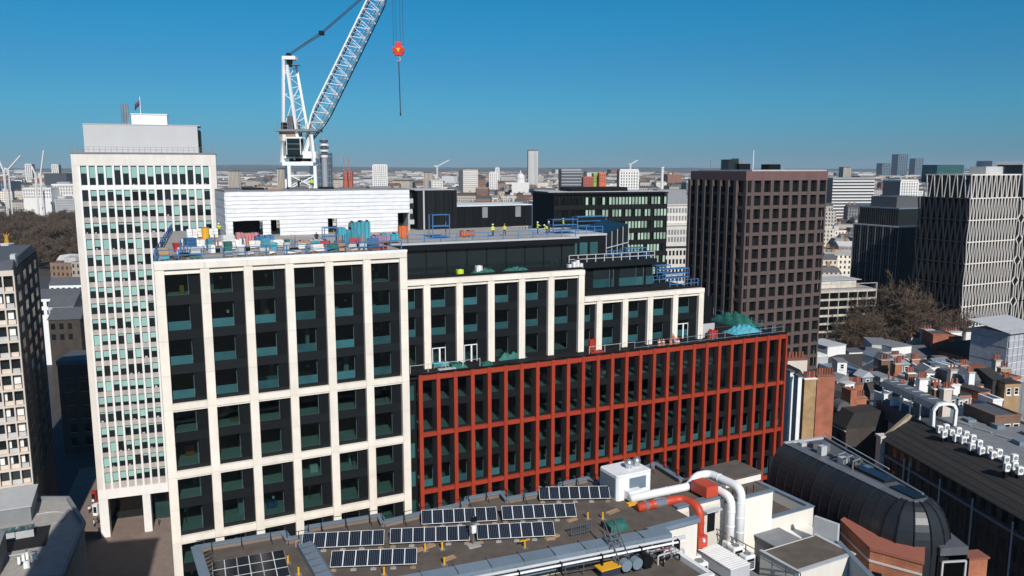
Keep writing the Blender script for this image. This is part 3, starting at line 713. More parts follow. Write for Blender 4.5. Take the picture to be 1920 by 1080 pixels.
pack('pink wrapped insulation slabs in front of the large black opening', 464, 460, D_, 2.8, 1.3, 1.6, 'pink_wrap', 3)
pack('blue tarpaulin covered stack right of the pink slabs', 496, 461, D_, 2.4, 1.3, 1.3, 'blue_paint', 2)
pack('white boxed stack at the foot of the wrapped box', 448, 464, D_, 1.6, 1.0, 1.0, 'white_paint', 2)
pack('tall cyan shrink wrapped pack on the roof, left one', 648, 461, D_, 2.1, 1.3, 2.3, 'cyan_wrap', 2)
pack('tall cyan shrink wrapped pack on the roof, middle one', 668, 459, D_, 1.7, 1.3, 3.0, 'cyan_wrap', 2)
pack('tall cyan shrink wrapped pack on the roof, right one', 683, 457, D_, 1.5, 1.3, 3.0, 'cyan_wrap', 2)
pack('low violet and grey bundles right of the cyan packs', 712, 456, D_, 2.6, 1.3, 1.0, 'violet_wrap', 3)
pack('blue wrapped bundle at the right end of the cream roof', 730, 455, D_, 2.4, 1.3, 1.2, 'cyan_wrap', 2)
pack('pile of timber boards behind the middle of the rail', 575, 462, D_, 2.8, 1.0, 0.7, 'timber', 3)
pack('grey boards stacked beside the timber pile', 596, 461, D_, 2.2, 1.0, 0.8, 'light_grey', 2)
frame_stand('blue steel rack on the roof left of the cyan packs', 620, 461, D_, 1.8, 1.2, 2.4)
frame_stand('tall blue steel cage in front of the black core', 824, 446, 64.95, 2.6, 1.4, 3.4)
pack('orange barrier boards beside the torn end of the wrapped box', 756, 447, 64.95, 1.4, 0.8, 1.7, 'orange_paint', 1)
pack('orange stacked barriers on the roof by the black cores', 872, 444, 64.95, 1.5, 0.9, 0.8, 'orange_paint', 2)
pack('smaller orange stack beside the orange barriers', 884, 443, 64.95, 0.9, 0.9, 0.7, 'orange_paint', 1)
frame_stand('blue scaffold bay on the roof corner behind the workers', 1055, 433, 64.95, 4.5, 1.6, 1.9)
frame_stand('low blue scaffold tower near the glass wedge', 1105, 424, 64.6, 6, 1.6, 1.8)
frame_stand('blue scaffold frame standing on the dark tier', 1188, 482, 61.0, 4.0, 1.4, 1.5)
frame_stand('blue scaffold frames at the right of the lowest step', 1262, 522, ZN - 0.3, 5.5, 1.5, 1.7)
frame_stand('small blue scaffold frame behind the lowest step', 1240, 512, ZN - 0.3, 3.0, 1.2, 1.4)
# terrace level
tz = zr_top + 0.06
pack('bright orange barrier stack on the terrace at the step', 1112, 656, tz, 1.6, 0.8, 1.7, 'bright_red', 2)
pack('flat red boards on the terrace below the orange stack', 1118, 664, tz, 2.2, 0.8, 0.4, 'bright_red', 1)
pack('red panel leaning place near the right end of the terrace', 1336, 634, tz, 1.7, 0.5, 1.3, 'bright_red', 1)
pack('green bundles on the terrace by the white door frames', 856, 692, tz, 1.7, 0.9, 0.8, 'green_net', 2)
pack('second green bundle on the terrace', 912, 690, tz, 1.5, 0.9, 0.7, 'green_net', 1)
pack('blue and white boards on the terrace under the first white door', 826, 688, tz, 2.2, 0.8, 0.6, 'cyan_wrap', 2)
pack('white boards on the terrace between the doors', 838, 697, tz, 2.4, 0.8, 0.35, 'light_grey', 1)
for i, (px, py) in enumerate(((1236, 641), (1244, 640), (1258, 639), (1268, 637), (1272, 633))):
    o = place('traffic_cone', 'small orange cone on the terrace before the last cream bays', 'cone', px, py, tz, 'orange cones on the terrace'); o.location = FRd.w(U(px, py, 2.2 - .2 * i), 2.2 - .2 * i, tz); m2 = MB()
    m2.bar((0, 0, 0.05), (0, 0, 1.1), 0.32, 'orange_paint', 8, 0.06); m2.box(-.35, .35, -.35, .35, 0, 0.06, 'orange_paint'); m2.build('cone_body', o)
    cyl(o, 'band', 'white_paint', 0, 0, 0.5, 0.66, 0.22)
def heap(label, px, py, z, w, d, hh, m_, seed):
    rr = random.Random(seed); m2 = MB(); n1, n2 = 26, 18; vs = []; ph = [rr.uniform(0, 6) for _ in range(6)]
    for i in range(n1 + 1):
        for j in range(n2 + 1):
            e = math.sin(math.pi * i / n1) * math.sin(math.pi * j / n2)
            vs.append((-w / 2 + w * i / n1, -d / 2 + d * j / n2, (e ** .6 if e > 0 else 0) * hh * (.72 + .16 * math.sin(i * .9 + ph[0] + j * .4) + .12 * math.sin(j * 1.3 + ph[1] - i * .5) + .10 * math.sin(i * 2.1 + j * 1.7 + ph[2]) + rr.uniform(-.05, .05))))
    m2.add(vs, [(i * (n2 + 1) + j, (i + 1) * (n2 + 1) + j, (i + 1) * (n2 + 1) + j + 1, i * (n2 + 1) + j + 1) for i in range(n1) for j in range(n2)], m_)
    o = m2.build('netting_heap', smooth=True); o.location = atz(px, py, z); o.rotation_euler = (0, 0, FA.rz); return tag(o, label, 'netting')
heap('green netting heaped on the terrace below the cream columns', 958, 671, tz, 4.5, 1.8, 1.5, 'green_net', 1)
heap('smaller heap of green netting near the third terrace door', 866, 694, tz, 2.0, 1.2, 0.9, 'green_net', 2)
heap('large green netting bundle on the far end of the terrace', 1378, 606, tz, 4.0, 9.0, 2.0, 'green_net', 3)
heap('blue green sheeting at the right corner of the terrace', 1392, 622, tz, 6.0, 3.0, 1.3, 'cyan_wrap', 4)
heap('green netting left on the penthouse terrace', 880, 505, ZM - 0.3, 4.0, 1.2, 0.9, 'green_net', 5)
heap('second patch of green netting on the penthouse terrace', 940, 502, ZM - 0.3, 4.5, 1.2, 0.8, 'green_net', 6)
pack('yellow wrapped blocks on the penthouse terrace', 839, 508, ZM - 0.3, 0.9, 0.7, 0.8, 'hivis', 1)
pack('white sheets on the penthouse terrace beside green netting', 870, 505, ZM - 0.3, 0.9, 0.7, 1.1, 'white_paint', 1)
for i, px in enumerate((1040, 1050, 1058, 1066)):
    pack('ragged white sheet bundle at the right end of the penthouse terrace', px, 497, ZM - 0.3, 0.6, 0.6, 0.6 + 0.3 * (i % 3), 'white_paint', 1)

# penthouse terrace: set the loose things down between the cream parapet and the glass
for o in list(col.objects):
    lb = o.get('label') or ''
    if 'penthouse terrace' in lb:
        q = o.location - FRd.o; uu = q.dot(FRd.u); o.location = FRd.w(uu, 6.6, ZM - .34)
# --- the crowd of small loads along the front strip of the cream roof
kinds = [('white wrapped bundle', 'sack_white'), ('blue wrapped bundle', 'blue_paint'), ('cyan wrapped bundle', 'cyan_wrap'), ('grey board stack', 'light_grey'), ('dark crate', 'slate_grey'), ('timber stack', 'timber'), ('green crate', 'green_net'), ('red crate', 'bright_red'), ('silver duct section', 'galv'), ('white wrapped bundle', 'white_paint')]
taken = [(o.location.x, o.location.y) for o in col.objects if o.parent is None and o.name.split('.')[0] in ('sack_pile', 'material_pack', 'builders_tub', 'storage_rack', 'storage_drum')]
spots = [(1.0 + i * 1.3 + rc.uniform(-.3, .3), 2.4 + rc.uniform(-.5, .5), 1) for i in range(20)] + [(1.2 + i * 1.7 + rc.uniform(-.4, .4), 6.5 + rc.uniform(-1, 1), 2) for i in range(15)] + [(2 + i * 2.2, 11 + rc.uniform(-1, 1), 3) for i in range(11)]
for u_, v_, lv in spots:
    k, m_ = kinds[rc.randrange(len(kinds))]; q = FA.w(u_, v_, 0)
    if any(math.hypot(q.x - a, q.y - b_) < 1.3 for a, b_ in taken) or rc.random() < .12: continue
    o = tag(bpy.data.objects.new('material_load', None), k + (' on the left half of the cluttered cream roof' if u_ < 14 else ' on the right half of the cluttered cream roof'), 'material load', 'loads crowding the cream roof, ' + k + (' left' if u_ < 14 else ' right')); col.objects.link(o)
    o.location = FA.w(u_, v_, D_); o.rotation_euler = (0, 0, FA.rz + rc.uniform(-.5, .5)); w_, d_ = rc.uniform(.6, 1.7), rc.uniform(.5, 1.1); pallet(o, w_, d_)
    zz = .14
    for q in range(rc.randint(1, 2) + lv - 1):
        hh = rc.uniform(.25, .55); a = rc.uniform(0, .12); box(o, 'bundle', m_, -w_ / 2 + a, w_ / 2 - rc.uniform(0, .2), -d_ / 2 + a, d_ / 2, zz, zz + hh, 'bev'); zz += hh + .005
for i in range(6):                      # props and poles standing upright
    u_, v_ = 2.5 + i * 4.3 + rc.uniform(-1, 1), rc.uniform(2, 9); o = tag(bpy.data.objects.new('prop_rack', None), ['leftmost', 'second from left', 'third from left', 'fourth from left', 'fifth from left', 'rightmost'][i] + ' rack of upright steel props on the cluttered cream roof', 'prop rack', 'prop racks on the cream roof'); col.objects.link(o); o.location = FA.w(u_, v_, D_); o.rotation_euler = (0, 0, FA.rz)
    box(o, 'stillage', 'dark_metal', -.5, .5, -.4, .4, 0, .5)
    for q in range(6): rod(o, 'prop', rc.choice(['galv', 'blue_paint', 'orange_paint']), (-.4 + q * .16, 0, .3), (-.4 + q * .16 + rc.uniform(-.1, .1), rc.uniform(-.1, .1), rc.uniform(1.3, 2.2)), .04)
# ================================================================ luffing tower crane
Yc = 133.0
mat('crane_white', (0.80, 0.80, 0.78), 0.45, var=0.05, obj=0.04, streak=0.04)
mat('rope', (0.03, 0.035, 0.05), 0.7)
mat('crane_brown', (0.30, 0.22, 0.18), 0.6, var=0.2)
CO_ = aty(565, 350, Yc); CO_.z = zw + 0.2
CR = tag(bpy.data.objects.new('tower_crane', None), 'white luffing tower crane with lattice jib rising above the wrapped box', 'crane'); col.objects.link(CR); CR.location = CO_
def S(px, py, dy=0): return aty(px, py, Yc + dy) - CO_
# mast: four legs seen corner-on, X bracing
hw = 2.05; ca, sa = math.cos(R(22)), math.sin(R(22))
legs = [(hw * (sx * ca - sy * sa), hw * (sx * sa + sy * ca)) for sx, sy in ((1, 1), (-1, 1), (-1, -1), (1, -1))]
zm = S(565, 311).z
for x, y in legs: rod(CR, 'mast_leg', 'crane_white', (x, y, -6), (x, y, zm), 0.24)
m2 = MB()
for i in range(4):
    (x, y), (x2, y2) = legs[i], legs[(i + 1) % 4]
    for k in range(-2, 2):
        za, zb_ = k * 2.1, (k + 1) * 2.1
        if zb_ <= zm + 0.6:
            m2.bar((x, y, za), (x2, y2, min(zb_, zm)), 0.10, 'crane_white'); m2.bar((x2, y2, za), (x, y, min(zb_, zm)), 0.10, 'crane_white')
        m2.bar((x, y, za), (x2, y2, za), 0.10, 'crane_white')
m2.build('mast_bracing', CR)
box(CR, 'slew_base', 'crane_white', -2.5, 2.5, -2.0, 2.0, zm, zm + 0.7, 'bev')
cyl(CR, 'slew_ring', 'dark_metal', 0, 0, zm + 0.7, zm + 1.15, 1.8)
box(CR, 'slew_frame', 'crane_white', -2.4, 2.9, -1.6, 1.6, zm + 1.15, zm + 2.3, 'bev')
for sx in (-1, 1): rod(CR, 'knee_brace', 'crane_white', (sx * 2.6, -1.6, zm + 0.5), (sx * 2.2, -1.2, zm + 5), 0.22)
# machinery deck to the left/back
zd = S(560, 243).z
box(CR, 'machinery_deck', 'mid_grey', S(520, 243).x, S(600, 243).x, -1.8, 1.8, zd - 0.35, zd)
box(CR, 'winch_house', 'crane_brown', S(527, 243).x, S(562, 243).x, -1.2, 1.4, zd - 1.9, zd - 0.36)
box(CR, 'counterweight', 'dark_metal', S(532, 230).x, S(541, 230).x, -1.6, 1.6, zd + 0.02, zd + 1.1)
box(CR, 'engine_box', 'slate_grey', S(543, 230).x, S(553, 230).x, -1.3, 1.3, zd + 0.02, zd + 2.1)
box(CR, 'engine_box', 'bluegrey', S(555, 230).x, S(560, 230).x, -1.0, 1.0, zd + 0.02, zd + 1.4)
zc = S(560, 262).z
cabx0, cabx1 = S(546, 270).x, S(571, 270).x
box(CR, 'cab_roof', 'crane_white', cabx0 - 0.2, cabx1 + 0.4, -3.0, -0.6, zc + 0.1, zc + 0.35)
cb = box(CR, 'cab', 'dark_glass', cabx0 + 0.1, cabx1, -2.9, -0.7, zc - 2.5, zc + 0.09)
for x in (cabx0, cabx1 + 0.02): box(CR, 'cab_post', 'crane_white', x, x + 0.1, -2.97, -2.85, zc - 2.5, zc + 0.09)
for z in (zc - 0.8, zc - 1.6): box(CR, 'cab_bar', 'mid_grey', cabx0 + 0.1, cabx1, -2.96, -2.91, z, z + 0.08)
box(CR, 'cab_floor', 'dark_metal', cabx0 - 0.1, cabx1 + 0.1, -3.0, -0.6, zc - 2.75, zc - 2.52)
box(CR, 'side_tank', 'mid_grey', S(533, 270).x, S(544, 270).x, -1.6, 1.0, zc - 2.6, zc - 0.2)
rod(CR, 'side_strut', 'crane_white', S(548, 262, -2), S(552, 300, -2), 0.16)
rod(CR, 'rear_strut', 'crane_white', S(533, 250, -1), S(533, 305, -1), 0.12)
for px in range(521, 601, 9):
    q = S(px, 243, -1.7); rod(CR, 'deck_rail_post', 'mid_grey', q, q + Vector((0, 0, 1.1)), 0.035)
for h in (0.55, 1.1):
    rod(CR, 'deck_rail', 'mid_grey', S(521, 243, -1.7) + Vector((0, 0, h)), S(541, 243, -1.7) + Vector((0, 0, h)), 0.03)
for q in (591, 599):
    rod(CR, 'platform_post', 'mid_grey', S(q, 290), S(q, 268), 0.05)
rod(CR, 'platform_rail', 'mid_grey', S(589, 271), S(602, 271), 0.05); rod(CR, 'platform_floor', 'mid_grey', S(588, 288), S(603, 288), 0.10)
# A-frame
for dy in (-1.15, 1.15):
    rod(CR, 'aframe_back_leg', 'crane_white', S(531, 247, dy), S(531 + (1 if dy > 0 else 0), 108, dy * .6), 0.17)
    rod(CR, 'aframe_front_leg', 'crane_white', S(558 + 19 * (dy > 0), 258 - 14 * (dy > 0), dy), S(538 + 17 * (dy > 0), 122, dy * .7), 0.19)
m2 = MB()
fl = lambda t: (S(558, 258, -1.15).lerp(S(538, 122, -.8), t)); fr_ = lambda t: (S(577, 244, 1.15).lerp(S(555, 122, .8), t)); bl = lambda t: (S(531, 247, -1.15).lerp(S(531, 108, -.7), t))
br = lambda t: (S(531, 247, 1.15).lerp(S(532, 108, .7), t))
ts = [0.04, 0.2, 0.36, 0.52, 0.68, 0.84, 0.98]
for i, (t, t2) in enumerate(zip(ts[:-1], ts[1:])):
    m2.bar(fl(t), fr_(t), 0.08, 'crane_white')
    m2.bar(*((fl(t), fr_(t2)) if i % 2 else (fr_(t), fl(t2))), 0.07, 'crane_white')
    if i in (0, 3, 5): m2.bar(bl(t), fl(t), 0.07, 'crane_white'); m2.bar(br(t), fr_(t), 0.06, 'crane_white')
m2.bar(bl(0.02), fl(0.5), 0.06, 'crane_white'); m2.bar(bl(.98), br(.98), 0.1, 'crane_white')
m2.build('aframe_bracing', CR)
box(CR, 'sheave_head', 'crane_white', S(531, 110).x, S(556, 110).x, -0.9, 0.9, S(540, 113).z, S(540, 106).z, 'bev')
for k in (-.4, .4): rod(CR, 'sheave', 'dark_metal', S(541, 104, k - .15), S(541, 104, k + .15), 0.45, 'cyl')
for px, py, r_ in ((543, 116, .5), (545, 122, .35)): rod(CR, 'drum', 'dark_metal', S(px, py, -.6), S(px, py, .6), r_, 'cyl')
box(CR, 'aframe_platform', 'mid_grey', S(549, 118).x, S(561, 118).x, -0.9, 0.6, S(550, 123).z, S(550, 122).z)
# jib
j0, j1 = S(579, 262), S(733, -52, 6)
ax = (j1 - j0).normalized(); sidev = Vector((0, 1, 0)); sidev = (sidev - ax * sidev.dot(ax)).normalized(); upv = ax.cross(sidev).normalized()
if upv.x > 0: upv = -upv               # upv points up-left (outer chord)
L = (j1 - j0).length
def jp(t, s_, u_):                      # section tapers at the foot and at the head
    k = min(1, 0.35 + t / 6.5) * (1 if t < L - 5 else max(0.4, (L - t) / 5))
    return j0 + ax * t + sidev * (s_ * 0.95 * k) + upv * (u_ * 1.3 * k)
nseg = 18; tt = [L * i / nseg for i in range(nseg + 1)]
for s_ in (-1, 1):
    for u_ in (-1, 1):
        m2 = MB()
        pts = [jp(t, s_, u_) for t in tt]
        for a, b in zip(pts[:-1], pts[1:]): m2.bar(a, b, 0.14 if u_ > 0 else 0.10, ('crane_white' if s_ < 0 else 'crane_brown') if u_ > 0 else ('mid_grey' if s_ < 0 else 'rope'), 6)  # lower and far chords coloured darker in place of their shade
        m2.build('jib_chord', CR)
m2 = MB()
for i in range(nseg):
    a, b = tt[i], tt[i + 1]; c = (a + b) / 2
    for s_ in (-1, 1):
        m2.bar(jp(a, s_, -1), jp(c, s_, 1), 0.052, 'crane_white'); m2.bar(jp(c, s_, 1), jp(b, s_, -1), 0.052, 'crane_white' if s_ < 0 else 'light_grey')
        m2.bar(jp(a, s_, -1), jp(a, s_, 1), 0.04, 'light_grey')
    for u_ in (-1, 1):
        m2.bar(jp(a, -1, u_), jp(a, 1, u_), 0.05, 'light_grey'); m2.bar(jp(a, -1, u_), jp(b, 1, u_), 0.045, 'light_grey')
m2.build('jib_lattice', CR)
m2 = MB()
for i in range(nseg):
    m2.add([jp(tt[i], .2, -.3), jp(tt[i], .7, -.3), jp(tt[i + 1], .7, -.3), jp(tt[i + 1], .2, -.3)], [(0, 1, 2, 3)], 'light_grey')
jw = m2.build('jib_walkway', CR, fix=False); md = jw.modifiers.new('t', 'SOLIDIFY'); md.thickness = 0.05
for k in (-1, 1): rod(CR, 'jib_foot', 'crane_white', S(572, 285, k * 1.2), jp(1.0, k, 0), 0.25)
rod(CR, 'jib_head', 'dark_metal', j1 + Vector((0, -.6, 0)), j1 + Vector((0, .6, 0)), 0.6, 'cyl')
# ropes
pb = S(603, 62)
for k, (px, py) in enumerate(((538, 104), (541, 102), (544, 103))):
    rod(CR, 'luffing_rope', 'rope', S(px, py, (k - 1) * .6), pb + Vector((0, (k - 1) * .4, (1 - k) * .12)), 0.045)
for k in (-1, 1): rod(CR, 'pendant', 'rope', pb + Vector((0, k * .4, 0)), jp(L - 1.5, k, 1), 0.07)
box(CR, 'pulley_block', 'dark_metal', pb.x - 0.35, pb.x + 0.35, -0.6, 0.6, pb.z - 0.3, pb.z + 0.3, 'bev')
hk = S(747, 88)
hk = Vector((j1.x + 0.5 * 0 + (hk.x - j1.x), j1.y * 0 + 0.0, hk.z))
for k, dx in enumerate((-0.78, -0.33, 0.33, 0.78)): rod(CR, 'hoist_rope', 'rope', (hk.x + dx, hk.y, hk.z + (0.2 if abs(dx) > .5 else 0.8)), (hk.x + dx, hk.y, j1.z + 0.5), 0.028)
rod(CR, 'jib_nose', 'crane_white', j1, (hk.x, hk.y, j1.z + 0.4), 0.3)
HB = tag(bpy.data.objects.new('hook_block', None), 'red crane hook block with yellow plate hanging against the sky', 'hook block'); col.objects.link(HB); HB.location = CO_ + hk
m2 = MB(); prof = [(math.cos(R(a)) * 0.95, math.sin(R(a)) * 0.8 - 0.55) for a in range(-150, 331, 20)]
prof = [(-0.95, -0.05), (-0.95, -0.75), (-0.62, -1.35), (0.62, -1.35), (0.95, -0.75), (0.95, -0.05), (0.5, 0.05), (0.5, 0.72), (-0.5, 0.72), (-0.5, 0.05)]
m2.sweep([(x, z) for x, z in prof], -0.3, 0.3, 'hook_red', 'y'); bd = m2.build('block_body', HB)
bv = bd.modifiers.new('b', 'BEVEL'); bv.width = 0.08; bv.segments = 2
box(HB, 'plate', 'yellow_paint', -0.42, 0.42, -0.36, -0.31, -0.75, -0.2, 'bev')
for sx in (-1, 1): rod(HB, 'sheave', 'hook_red', (sx * .55, -.36, -.6), (sx * .55, .36, -.6), 0.38, 'cyl')
m2 = MB(); m2.tube([(0, 0, -1.35), (0, 0, -1.65)] + [(0.28 * math.cos(R(a)), 0, -1.95 + 0.28 * math.sin(R(a))) for a in range(90, -170, -25)], 0.09, 'light_grey', 6); m2.build('hook', HB, smooth=True)
SL = tag(bpy.data.objects.new('lifting_sling', None), 'long dark sling chain hanging straight down from the hook', 'sling'); col.objects.link(SL); SL.location = CO_ + hk + Vector((0, 0, -2.1))
zend = S(749, 217).z - hk.z + 2.1
rod(SL, 'chain', 'rope', (0, 0, 0), (0.12, 0, zend + 0.4), 0.075); rod(SL, 'end_hook', 'dark_metal', (0.12, 0, zend + .4), (0.12, 0, zend), 0.10)
# ================================================================ left edge: gridded concrete flats, low roofs, monument
mat('flats_frame', (0.62, 0.55, 0.48), 0.8, var=0.08, obj=0.04, streak=0.06)
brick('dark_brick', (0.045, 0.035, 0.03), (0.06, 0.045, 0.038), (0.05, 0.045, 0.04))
brick('brown_brick', (0.16, 0.085, 0.05), (0.21, 0.11, 0.06), (0.18, 0.14, 0.11))
brick('red_brick', (0.30, 0.075, 0.035), (0.38, 0.10, 0.045), (0.30, 0.20, 0.15))
brick('yellow_brick', (0.34, 0.20, 0.08), (0.42, 0.26, 0.11), (0.30, 0.25, 0.20))
FL = Fr(-84.9, 135.0, 65.0)
LBD = thing('apartment_block', 'pale gridded concrete block with deep square window bays at the left edge', 'apartment block', FL)
nS, sH = 14, 3.05
zTop = FL.onv(27, 507, 0)[1]; zBot = FL.onv(65, 935, 0)[1]
sH = (zTop - 0.9 - zBot) / nS
bw_ = 1.62; nBy = 9
box(LBD, 'core_wall', 'mid_grey', -bw_ * nBy, -0.3, 1.0, 36, 0, zTop - 0.2)
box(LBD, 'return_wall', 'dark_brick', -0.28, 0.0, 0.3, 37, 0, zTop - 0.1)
box(LBD, 'top_beam', 'flats_frame', -bw_ * nBy, 0.05, -0.05, 0.9, zTop - 0.9, zTop)
rl = random.Random(4)
for k in range(nS + 1):
    z = zBot + k * sH
    if k < nS: box(LBD, 'floor_beam', 'flats_frame', -bw_ * nBy, 0.02, 0.0, 0.85, z - 0.16, z + 0.16)
for i in range(nBy + 1): box(LBD, 'pier', 'flats_frame', -i * bw_ - 0.11, -i * bw_ + 0.11, -0.06, 0.8, zBot - 4, zTop - 0.91)
for k in range(nS):
    for i in range(nBy):
        z0 = zBot + k * sH + 0.17; xa, xb = -(i + 1) * bw_ + .12, -i * bw_ - .12
        wq = box(LBD, 'window', 'dark_glass', xa, xb, 0.86, 0.92, z0 + .75, z0 + sH - .4)
        box(LBD, 'balcony_panel', 'light_grey' if rl.random() < .6 else 'flats_frame', xa, xb, 0.7, 0.8, z0, z0 + .7)
        if rl.random() < .5: sub(box(LBD, 'curtain', 'white_paint', xa + .1, xa + rl.uniform(.4, 1.1), 0.83, 0.852, z0 + .8, z0 + sH - .6), wq)
for k in range(nS):                     # windows of the shaded return
    for j in range(4):
        v = 4 + j * 8.5; z0 = zBot + k * sH
        box(LBD, 'return_window', 'deep_glass', 0.01, 0.05, v, v + 3.6, z0 + .5, z0 + 2.3); box(LBD, 'return_sill', 'mid_grey', 0.01, 0.16, v - .1, v + 3.7, z0 + .35, z0 + .48)
m2 = MB()                               # dark mansard roof
m2.sweep([(0.2, zTop - .1), (3.5, zTop + 1.4), (30, zTop + 1.8), (37, zTop - .1)], -bw_ * nBy, -0.2, 'slate_grey'); m2.build('roof', LBD)
box(LBD, 'dormer', 'light_grey', -0.9, -0.1, 5, 7.5, zTop - .05, zTop + 2.2)
box(LBD, 'roof_hatch', 'dark_metal', -9, -6, 6, 10, zTop + 1.5, zTop + 2.6)
# low roofs at the bottom left
zb2 = 17.0; q = atz(0, 1080, zb2); FQ = Fr(*atz(20, 1000, zb2)[:2], 65.0)
def Q(px, py, z=zb2): return Vector((*FQ.onz(px, py, z), z))
LQ = thing('low_roof_block', 'grey flat roofed block with walled plant wells at the bottom left', 'building', FQ)
pg = [Q(-140, 1120), Q(118, 1085), Q(158, 985), Q(128, 938), Q(60, 938), Q(-140, 985)]
m2 = MB(); m2.prism([(a.x, a.y) for a in pg], 0, zb2, 'concrete'); m2.build('block', LQ)
for a, b in zip(pg[:-1], pg[1:]):
    wall_run2 = b - a
    o = box(LQ, 'parapet', 'mid_grey', 0, 1, 0, 1, 0, 1); o.location = ((a.x + b.x) / 2, (a.y + b.y) / 2, zb2 + .35); o.rotation_euler = (0, 0, math.atan2(wall_run2.y, wall_run2.x)); o.scale = (wall_run2.length, .5, .68)
a = Q(0, 970); box(LQ, 'raised_roof', 'mid_grey', a.x - 10, a.x + 5, a.y - 4, a.y + 6, zb2 + .01, zb2 + 2.6); box(LQ, 'raised_roof_top', 'light_grey', a.x - 10, a.x + 5.2, a.y - 4.2, a.y + 6, zb2 + 2.61, zb2 + 2.8)
a = Q(50, 1010); box(LQ, 'plant_well', 'black', a.x - 5, a.x + 3, a.y - 4, a.y + 4, zb2 + .01, zb2 + .05)
for k in range(2): box(LQ, 'skylight', 'teal_glass', a.x - 4 + k * 2.6, a.x - 1.7 + k * 2.6, a.y + .5, a.y + 3, zb2 + .06, zb2 + 1.1); box(LQ, 'skylight_frame', 'light_grey', a.x - 4.1 + k * 2.6, a.x - 1.6 + k * 2.6, a.y + .3, a.y + .45, zb2 + .06, zb2 + 1.2)
a = Q(20, 1060); box(LQ, 'stair_head', 'mid_grey', a.x - 5, a.x - 1, a.y - 3, a.y + 5, zb2 + .01, zb2 + 3.5)
m2 = MB(); c = Q(115, 950)
m2.tube([(c.x - 2 + 3 * math.cos(R(t)), c.y - 5 + 3 * math.sin(R(t)), zb2 + .12) for t in range(-60, 130, 12)], .1, 'light_grey', 5); m2.build('curved_kerb', LQ)
a = Q(52, 1060); TS = thing('antenna_cluster', 'cluster of white roof antennas and boxes on the low bottom left roof', 'antenna', FQ, a.x, a.y, zb2)
cyl(TS, 'mast', 'galv', 0, 0, 0, 2.6, .12)
for k in range(5): box(TS, 'antenna_panel', 'white_paint', -1.2 + k * .55, -.85 + k * .55, -.3 + .2 * (k % 2), -.1 + .2 * (k % 2), .5 + .25 * (k % 3), 1.6 + .25 * (k % 3))
box(TS, 'arm', 'light_grey', -2.2, 1.4, -.05, .05, 1.9, 2.05); box(TS, 'cabinet', 'white_paint', -.4, .4, -1.0, -.4, 0, .9)
# shaded street front between the flats and the tower
FS = Fr(-113, 205.0, 78.0)
DS = thing('street_terrace', 'dark brick terrace in shadow between the flats and the white tower', 'terrace', FS)
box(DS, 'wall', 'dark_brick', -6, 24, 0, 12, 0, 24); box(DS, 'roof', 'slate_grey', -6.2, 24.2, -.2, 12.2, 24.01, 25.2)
for k in range(6):
    for i in range(8): box(DS, 'window', 'deep_glass', -4 + i * 3.4, -2.4 + i * 3.4, -.06, -.01, 2 + k * 3.7, 4.2 + k * 3.7); box(DS, 'sill', 'mid_grey', -4.1 + i * 3.4, -2.3 + i * 3.4, -.2, -.01, 1.8 + k * 3.7, 1.95 + k * 3.7)
for i, (px, py, Y, w_, h_, m_, lab) in enumerate(((118, 600, 240, 9, 27, 'dark_brick', 'small dark gabled house left of the white tower'), (105, 560, 300, 14, 26, 'white_paint', 'white stucco house below the park trees'), (125, 535, 360, 16, 24, 'white_paint', 'long white stucco terrace left of the white tower'), (112, 575, 270, 8, 30, 'light_grey', 'pale grey roofed house below the stucco terrace'))):
    t = aty(px, py, Y); h_ = max(8, t.z); f = Fr(t.x - w_ / 2, Y, 80); o = thing('house', lab, 'house', f)
    box(o, 'wall', m_, 0, w_, 0, 10, 0, h_); m2 = MB(); m2.sweep([(-.3, h_), (5, h_ + 3), (10.3, h_)], -.3, w_ + .3, 'slate_grey'); m2.build('roof', o)
    for k in range(2):
        for j in range(int(w_ / 2.4)): box(o, 'window', 'deep_glass', .6 + j * 2.4, 1.8 + j * 2.4, -.05, -.005, h_ - 3 - k * 3.3, h_ - 1.2 - k * 3.3)
# palace monument far off: white plinth with gilded winged figure
pm = aty(13, 459, 545); MO = tag(bpy.data.objects.new('monument', None), 'white stone monument topped by a gilded winged figure at far left', 'monument'); col.objects.link(MO); MO.location = (pm.x, pm.y, 0)
mat('gilt', (0.80, 0.42, 0.05), 0.35, 0.6)
z = pm.z
for w_, a, b in ((4.5, 0, z - 9), (3.6, z - 9, z - 4), (2.6, z - 4, z + .5), (3.1, z + .5, z + 1.0)): box(MO, 'plinth_block', 'white_paint', -w_, w_, -w_, w_, a, b)
m2 = MB(); m2.bar((0, 0, z + 1), (0, 0, z + 5.5), 1.7, 'gilt', 8, .8); m2.bar((0, 0, z + 5.5), (0, 0, z + 7.2), .8, 'gilt', 8, .45); m2.bar((-.4, 0, z + 4.8), (-2.3, .4, z + 7.6), .5, 'gilt', 6, .15); m2.bar((.4, 0, z + 4.8), (2.3, .4, z + 8.2), .5, 'gilt', 6, .15); m2.bar((.2, 0, z + 5.2), (.9, -.5, z + 9.2), .35, 'gilt', 6, .15); m2.build('gilded_figure', MO)
# pedestrians' plaza: planters / kiosk near the tower foot
for i, (px, py, c, lab) in enumerate(((178, 940, 'bright_red', 'red phone kiosk on the paving beside the tower'), (181, 965, 'white_paint', 'white kiosk box on the paving beside the tower foot'))):
    q = atz(px, py, .12); o = tag(bpy.data.objects.new('street_kiosk', None), lab, 'kiosk'); col.objects.link(o); o.location = q
    box(o, 'booth', c, -.5, .5, -.5, .5, 0, 2.3); box(o, 'cap', c, -.58, .58, -.58, .58, 2.31, 2.5); box(o, 'glazing', 'dark_glass', -.35, .35, -.53, -.505, .6, 2.0)

